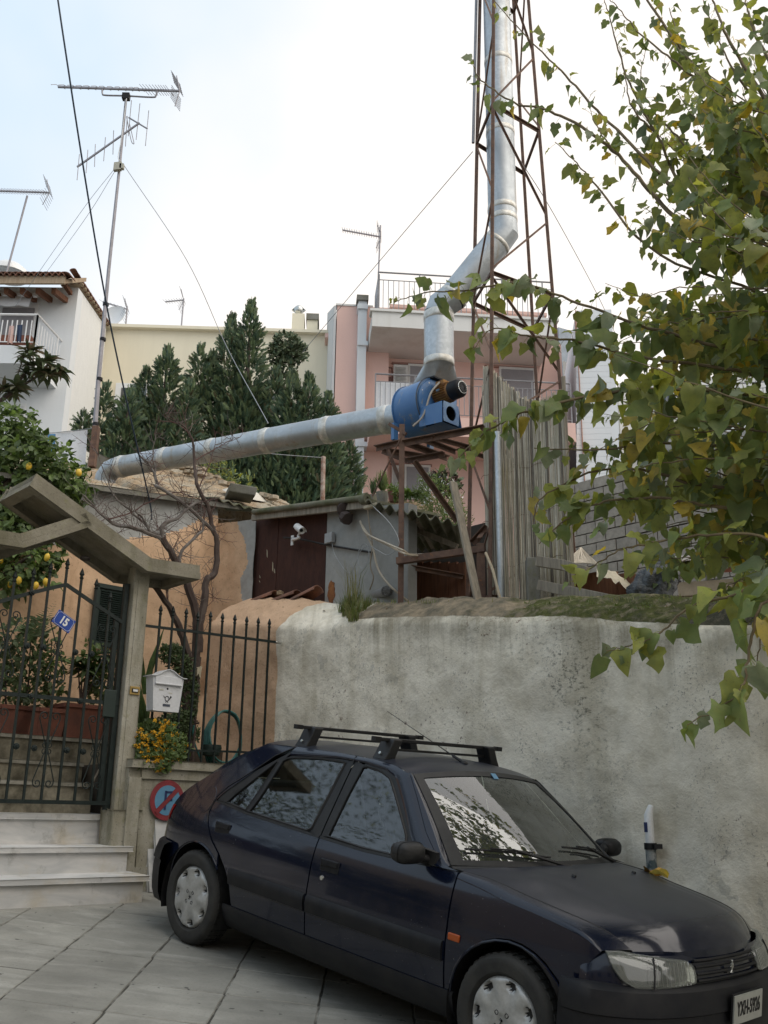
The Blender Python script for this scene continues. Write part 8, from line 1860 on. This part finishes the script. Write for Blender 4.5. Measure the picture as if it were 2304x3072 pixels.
# ---- bare fruit tree behind the railing
bt_ = thing('bare_tree', 'bare fruit tree with twisted reddish trunks behind the letter box', 'tree', gp(400+400*.422, 2250, .35))
def kb(x, y, off=.35): return gp(400+x*.422, 1450+y*.422, off)
def kr(x, y, off=.45): return gp(250+x*.4521, 1250+y*.4521, off)
def limb(pts, r0, r1, mat=BARK, nm='branch'):
    P = bez(pts, 5); n = len(P); P = [p+rv(.006 if i else 0) for i, p in enumerate(P)]; m = MB(); m.tube(P, [1.2*(r0+(r1-r0)*i/(n-1)) for i in range(n)], 7); m.build(nm, mat, bt_, smooth=True); return P
LIM = []
LIM.append(limb([kb(350, 1960), kb(390, 1750), kb(420, 1500), kb(440, 1230)], .060, .046, nm='trunk')); 
limb([kb(395, 1960, .30), kb(375, 1500, .3), kb(395, 1250, .33)], .04, .034, nm='trunk')
LIM.append(limb([kb(395, 1260), kb(340, 1060), kb(250, 870), kb(140, 720), kb(60, 600)], .032, .016))
LIM.append(limb([kb(440, 1240), kb(448, 950), kb(392, 740), kb(345, 650), kb(280, 510), kb(205, 390)], .036, .026))
LIM.append(limb([kb(460, 1200), kb(470, 1000), kb(505, 830), kb(520, 690), kb(580, 630), kb(595, 420), kb(565, 320), kb(520, 150), kb(450, 0), kr(740, 300), kr(722, 150), kr(660, 60), kr(560, 5)], .036, .004))
LIM.append(limb([kb(205, 390), kb(210, 300), kb(320, 240), kb(400, 165), kb(470, 130)], .020, .009, BARKL))
LIM.append(limb([kb(205, 395), kb(130, 365), kb(0, 310), kr(200, 715), kr(80, 600), kr(0, 520)], .018, .006, BARKL))
LIM.append(limb([kb(560, 330), kb(400, 180), kb(170, 20), kr(500, 470), kr(460, 350), kr(440, 320), kr(360, 240)], .016, .005, BARKL))
LIM.append(limb([kb(330, 560), kb(345, 480), kb(450, 370), kb(500, 320), kb(480, 240), kb(490, 130)], .014, .006, BARKL))
LIM.append(limb([kb(205, 390), kb(110, 330), kb(70, 250), kb(0, 190)], .012, .005, BARKL)); LIM.append(limb([kb(245, 840), kb(240, 700), kb(245, 560), kb(330, 380)], .007, .003, TWIG))
LIM.append(limb([kr(440, 740), kr(330, 640), kr(210, 530), kr(170, 440), kr(80, 210)], .010, .003, BARKL)); LIM.append(limb([kr(770, 470), kr(840, 300), kr(880, 160)], .006, .002, TWIG))
LIM.append(limb([kr(740, 290), kr(850, 230), kr(930, 180), kr(1040, 140)], .006, .002, TWIG)); LIM.append(limb([kr(500, 470), kr(460, 250), kr(490, 80)], .006, .002, BARKL)); LIM.append(limb([kr(700, 110), kr(640, 60), kr(560, 20), kr(540, -10)], .005, .002, TWIG))
LIM.append(limb([kr(160, 680), kr(300, 640), kr(560, 510), kr(700, 520), kr(800, 560)], .006, .003, TWIG)); LIM.append(limb([kr(200, 710), kr(420, 760), kr(540, 800)], .014, .018, BARKL)); LIM.append(limb([kr(0, 545), kr(120, 650), kr(190, 700)], .006, .009, BARKL))
LIM.append(limb([kr(800, 600), kr(800, 740), kr(760, 790)], .006, .004, TWIG)); LIM.append(limb([kr(-150, 620), kr(-40, 690), kr(60, 760), kr(200, 800)], .005, .008, BARKL))
rnd = random.Random(5)
for P in LIM[2:]:
    n = len(P)
    for i in range(2, n):
        for _ in range(2):
            if rnd.random() < .5: continue
            a = P[i]; d = (P[i]-P[i-1]).normalized(); L = rnd.uniform(.08, .34); sd = (D1*rnd.uniform(-1, 1)+Z*rnd.uniform(-.5, 1)+N1*rnd.uniform(-.4, .4)).normalized(); q = [a]; 
            for k in range(4): sd = (sd+V((rnd.uniform(-.3, .3), rnd.uniform(-.2, .2), rnd.uniform(-.1, .35)))).normalized(); q.append(q[-1]+sd*L/4)
            m = MB(); m.tube(q, [.0034, .003, .0026, .002, .0012], 4)
            for k in (1, 2, 3): e = q[k]; o_ = (sd.cross(N1)*rnd.choice((-1, 1))+sd*.6).normalized(); m.tube([e, e+o_*rnd.uniform(.03, .09)], .0014, 3)
            m.build('twig', TWIG if rnd.random() < .6 else BARKL, bt_)
m = MB(); c = kb(455, 1310, .25); m.prism([c, c+D1*.05+Z*.02, c+D1*.04-Z*.10, c+D1*.02-Z*.05, c-Z*.08], N1*.03); tag(m.build('pale_rag', TARP), 'pale rag caught on the bare tree trunk beside the letter box', 'rag')
# ---- plants round the letter box, flowers, pots
G = lambda x, y, off: gp(400+x*.422, 1450+y*.422, off)
blob('box_shrub', 'small dark green box shrub behind the letter box', 'shrub', [(G(290, 1230, .3), .10), (G(250, 1210, .3), .08), (G(350, 1290, .28), .09), (G(300, 1180, .3), .05), (G(380, 1420, .3), .08), (G(400, 1480, .3), .09), (G(380, 1600, .3), .10), (G(340, 1700, .28), .12), (G(280, 1720, .25), .12), (G(420, 1780, .3), .07)], 3000, .032, 'oval', [LEMD, IVY, POTL], [.5, .25, .25])
t = thing('agave', 'long pointed dark leaves rising between the pillar and the letter box', 'plant', G(110, 1750, .25)); m = MB()
for (x0, y0, x1, y1, w_) in ((80, 1450, 225, 1010, .07), (80, 1500, 60, 1150, .06), (90, 1500, 150, 1230, .07), (60, 1600, 20, 1300, .07), (90, 1700, 60, 1480, .08), (60, 1760, 130, 1560, .08), (50, 1750, 20, 1600, .06), (70, 1700, 40, 1530, .07)):
    a, b = G(x0, y0, .22), G(x1, y1, .24); d, p1, p2 = basis(b-a, N1); L = (b-a).length; k = len(m.v); m.v += [a-p1*w_*.3, a+p1*w_*.3, a+d*L*.4-p1*w_*.45+N1*.01, a+d*L*.4+p1*w_*.45+N1*.01, a+d*L*.4-N1*.02, b]
    m.face((k, k+4, k+2)); m.face((k, k+1, k+4)); m.face((k+1, k+3, k+4)); m.face((k+2, k+4, k+5)); m.face((k+4, k+3, k+5))
m.build('leaves', POTL, t)
fl = blob('yellow_flower_bush', 'bushy plant with bright yellow flowers spilling over the low wall', 'plant', [(gp(445, 2200, .02), .10), (gp(480, 2210, .0), .14), (gp(440, 2250, -.04), .12), (gp(490, 2250, -.06), .15), (gp(520, 2235, -.02), .11), (gp(430, 2285, -.08), .07), (gp(475, 2285, -.1), .10), (gp(525, 2270, -.08), .08), (gp(455, 2180, .03), .07), (gp(560, 2245, .05), .04)], 3600, .036, 'oval', [LEML, POTL, POTY], [.40, .25, .35], loc=gp(480, 2240))
rnd = random.Random(9); m = MB(); 
for i in range(190):
    u = rnd.gauss(480, 38); v = rnd.gauss(2240, 38)
    if (u-480)**2/80**2+(v-2240)**2/85**2 > 1: continue
    c = gp(u, v, -.16+.09*((u-480)/80)**2+rnd.uniform(-.02, .05))
    for k in range(7): d = V((rnd.uniform(-1, 1), rnd.uniform(-1, .2), rnd.uniform(-.4, 1))).normalized(); put_leaf(m, 'oval', c+d*.004, d, rv(1)-N1, .016, 0)
for (x, y) in ((975, 385), (1340, 205), (1300, 370)):
    c = gp(x*.41695, 2150+y*.41695, -.08)
    for k in range(14): d = rv(1).normalized(); put_leaf(m, 'oval', c+d*.008, d, rv(1), .018, 0)
m.build('flowers', FLOW, fl)['kind'] = 'stuff'
def potplant(nm, lab, x, y, off, spec): 
    t = thing(nm, lab, 'plant', gz5(x, y, off)); m = MB(); spec(m, t); return t
def dracaena(m, t):
    c0 = gz5(745, 1300, 1.15); m2 = MB()
    for (x, y) in ((760, 860), (720, 930), (800, 940), (880, 820), (840, 1000), (930, 900)):
        c = gz5(x, y, 1.15); m2.tube([c0, c], [.010, .006], 5)
        for i in range(16): a = i*2.4; e = R(-.3, .8); put_leaf(m, 'lance', c, V((math.cos(a), math.sin(a), e)), V((-math.cos(a)*.5, -math.sin(a)*.5, 1)), R(.14, .24), i % 2)
    m2.build('stems', BARK, t); m.build('leaves', [POTL, POTY], t)
potplant('dracaena', 'variegated pot plant with drooping striped leaves behind the gate', 745, 1300, 1.15, dracaena)
def climber(xs, y0, y1, r, n, mats):
    def f(m, t):
        m2 = MB(); P = [gz5(xs[0]+(xs[1]-xs[0])*k/6+R(-8, 8), y0+(y1-y0)*k/6, 1.2) for k in range(7)]; m2.tube(P, [.010-.001*k for k in range(7)], 6); m2.build('stem', BARK, t)
        for i in range(n): p = P[0].lerp(P[-1], R(.1, 1))+rv(r); put_leaf(m, 'oval', p, rv(1)+V((0, 0, -.2)), rv(1)-N1, R(.04, .075), random.randrange(len(mats)))
        m.build('leaves', mats, t)
    return f
potplant('pot_shrub', 'thin leafy shrub in the middle planter behind the gate', 430, 1350, 1.2, climber((440, 480), 1350, 700, .12, 260, [LEMD, POTL, LEML]))
potplant('pot_shrub', 'dark thin stemmed shrub in the left planters behind the gate', 240, 1340, 1.2, climber((240, 290), 1340, 560, .15, 330, [LEMD, IVY, POTL]))
potplant('pot_shrub', 'small leafy shrub at the left edge behind the gate', 60, 1340, 1.2, climber((60, 40), 1340, 620, .18, 330, [LEMD, IVY, POTL]))
potplant('pot_shrub', 'leafy green plant beside the pillar behind the gate', 960, 1290, 1.05, climber((960, 900), 1290, 800, .13, 300, [POTL, LEML, LEMD]))
def fern(m, t):
    for (x0, y0, x1, y1) in ((300, 640, 500, 350), (290, 640, 420, 400), (280, 600, 470, 470), (310, 650, 560, 520)):
        a, b = gz5(x0, y0, 1.1), gz5(x1, y1, 1.1)
        for k in range(14): p = a.lerp(b, k/13); [put_leaf(m, 'strap', p, (D1*s+Z*.35), -N1, .13*(1.2-k/13), 0) for s in (-1, 1)]
    m.build('fronds', POTL, t)
potplant('palm_fronds', 'thin palm fronds behind the number plate on the gate', 300, 640, 1.1, fern)
# ---- greenery beyond the frame that the car mirrors
def crown(nm, lab, base, H_, r, n, mats, wts, size=.09):
    t = thing(nm, lab, 'tree', base); m = MB(); b = V(base); m.tube([b-Z*.1, b+Z*H_*.5, b+Z*H_*.8], [.16, .12, .06], 8); m.build('trunk', BARK, t)
    cl = []
    for i in range(14): d = rv(1); c = b+V((d.x*r*.7, d.y*r*.7, H_*.72+d.z*r*.6)); cl.append((c, r*R(.3, .5))); mm = MB(); mm.tube([b+Z*H_*.5, (b+Z*H_*.6+c)/2, c], [.05, .03, .012], 5); mm.build('branch', BARK, t)
    blob('', '', '', cl, n, size, 'oval', mats, wts, root=t, part='crown')
crown('street_tree', 'leafy street tree left of the steps mirrored in the car doors', (-10.5, 9.0, gz(-5, 6.3)), 7.5, 3.4, 9000, [LEMD, IVY, LEAF_Y], [.6, .3, .1], .07)
crown('street_tree', 'second street tree behind the viewer mirrored in the car', (-3.8, 0.2, gz(-3.8, .2)), 6.0, 1.9, 5000, [LEMD, IVY, LEAF_Y], [.6, .3, .1], .07)
blob('hedge', 'dark clipped hedge added out of view left of the steps, mirrored in the car', 'hedge', [(V((-5.6, 4.6+.5*k, gz(-5, 4.6+.5*k)+.5+.0*k)), .55) for k in range(5)]+[(V((-5.6, 4.6+.5*k, gz(-5, 4.6+.5*k)+1.1)), .5) for k in range(5)], 4200, .09, 'oval', [LEMD, IVY], [.6, .4])  # unseen, added so the car body mirrors something dark
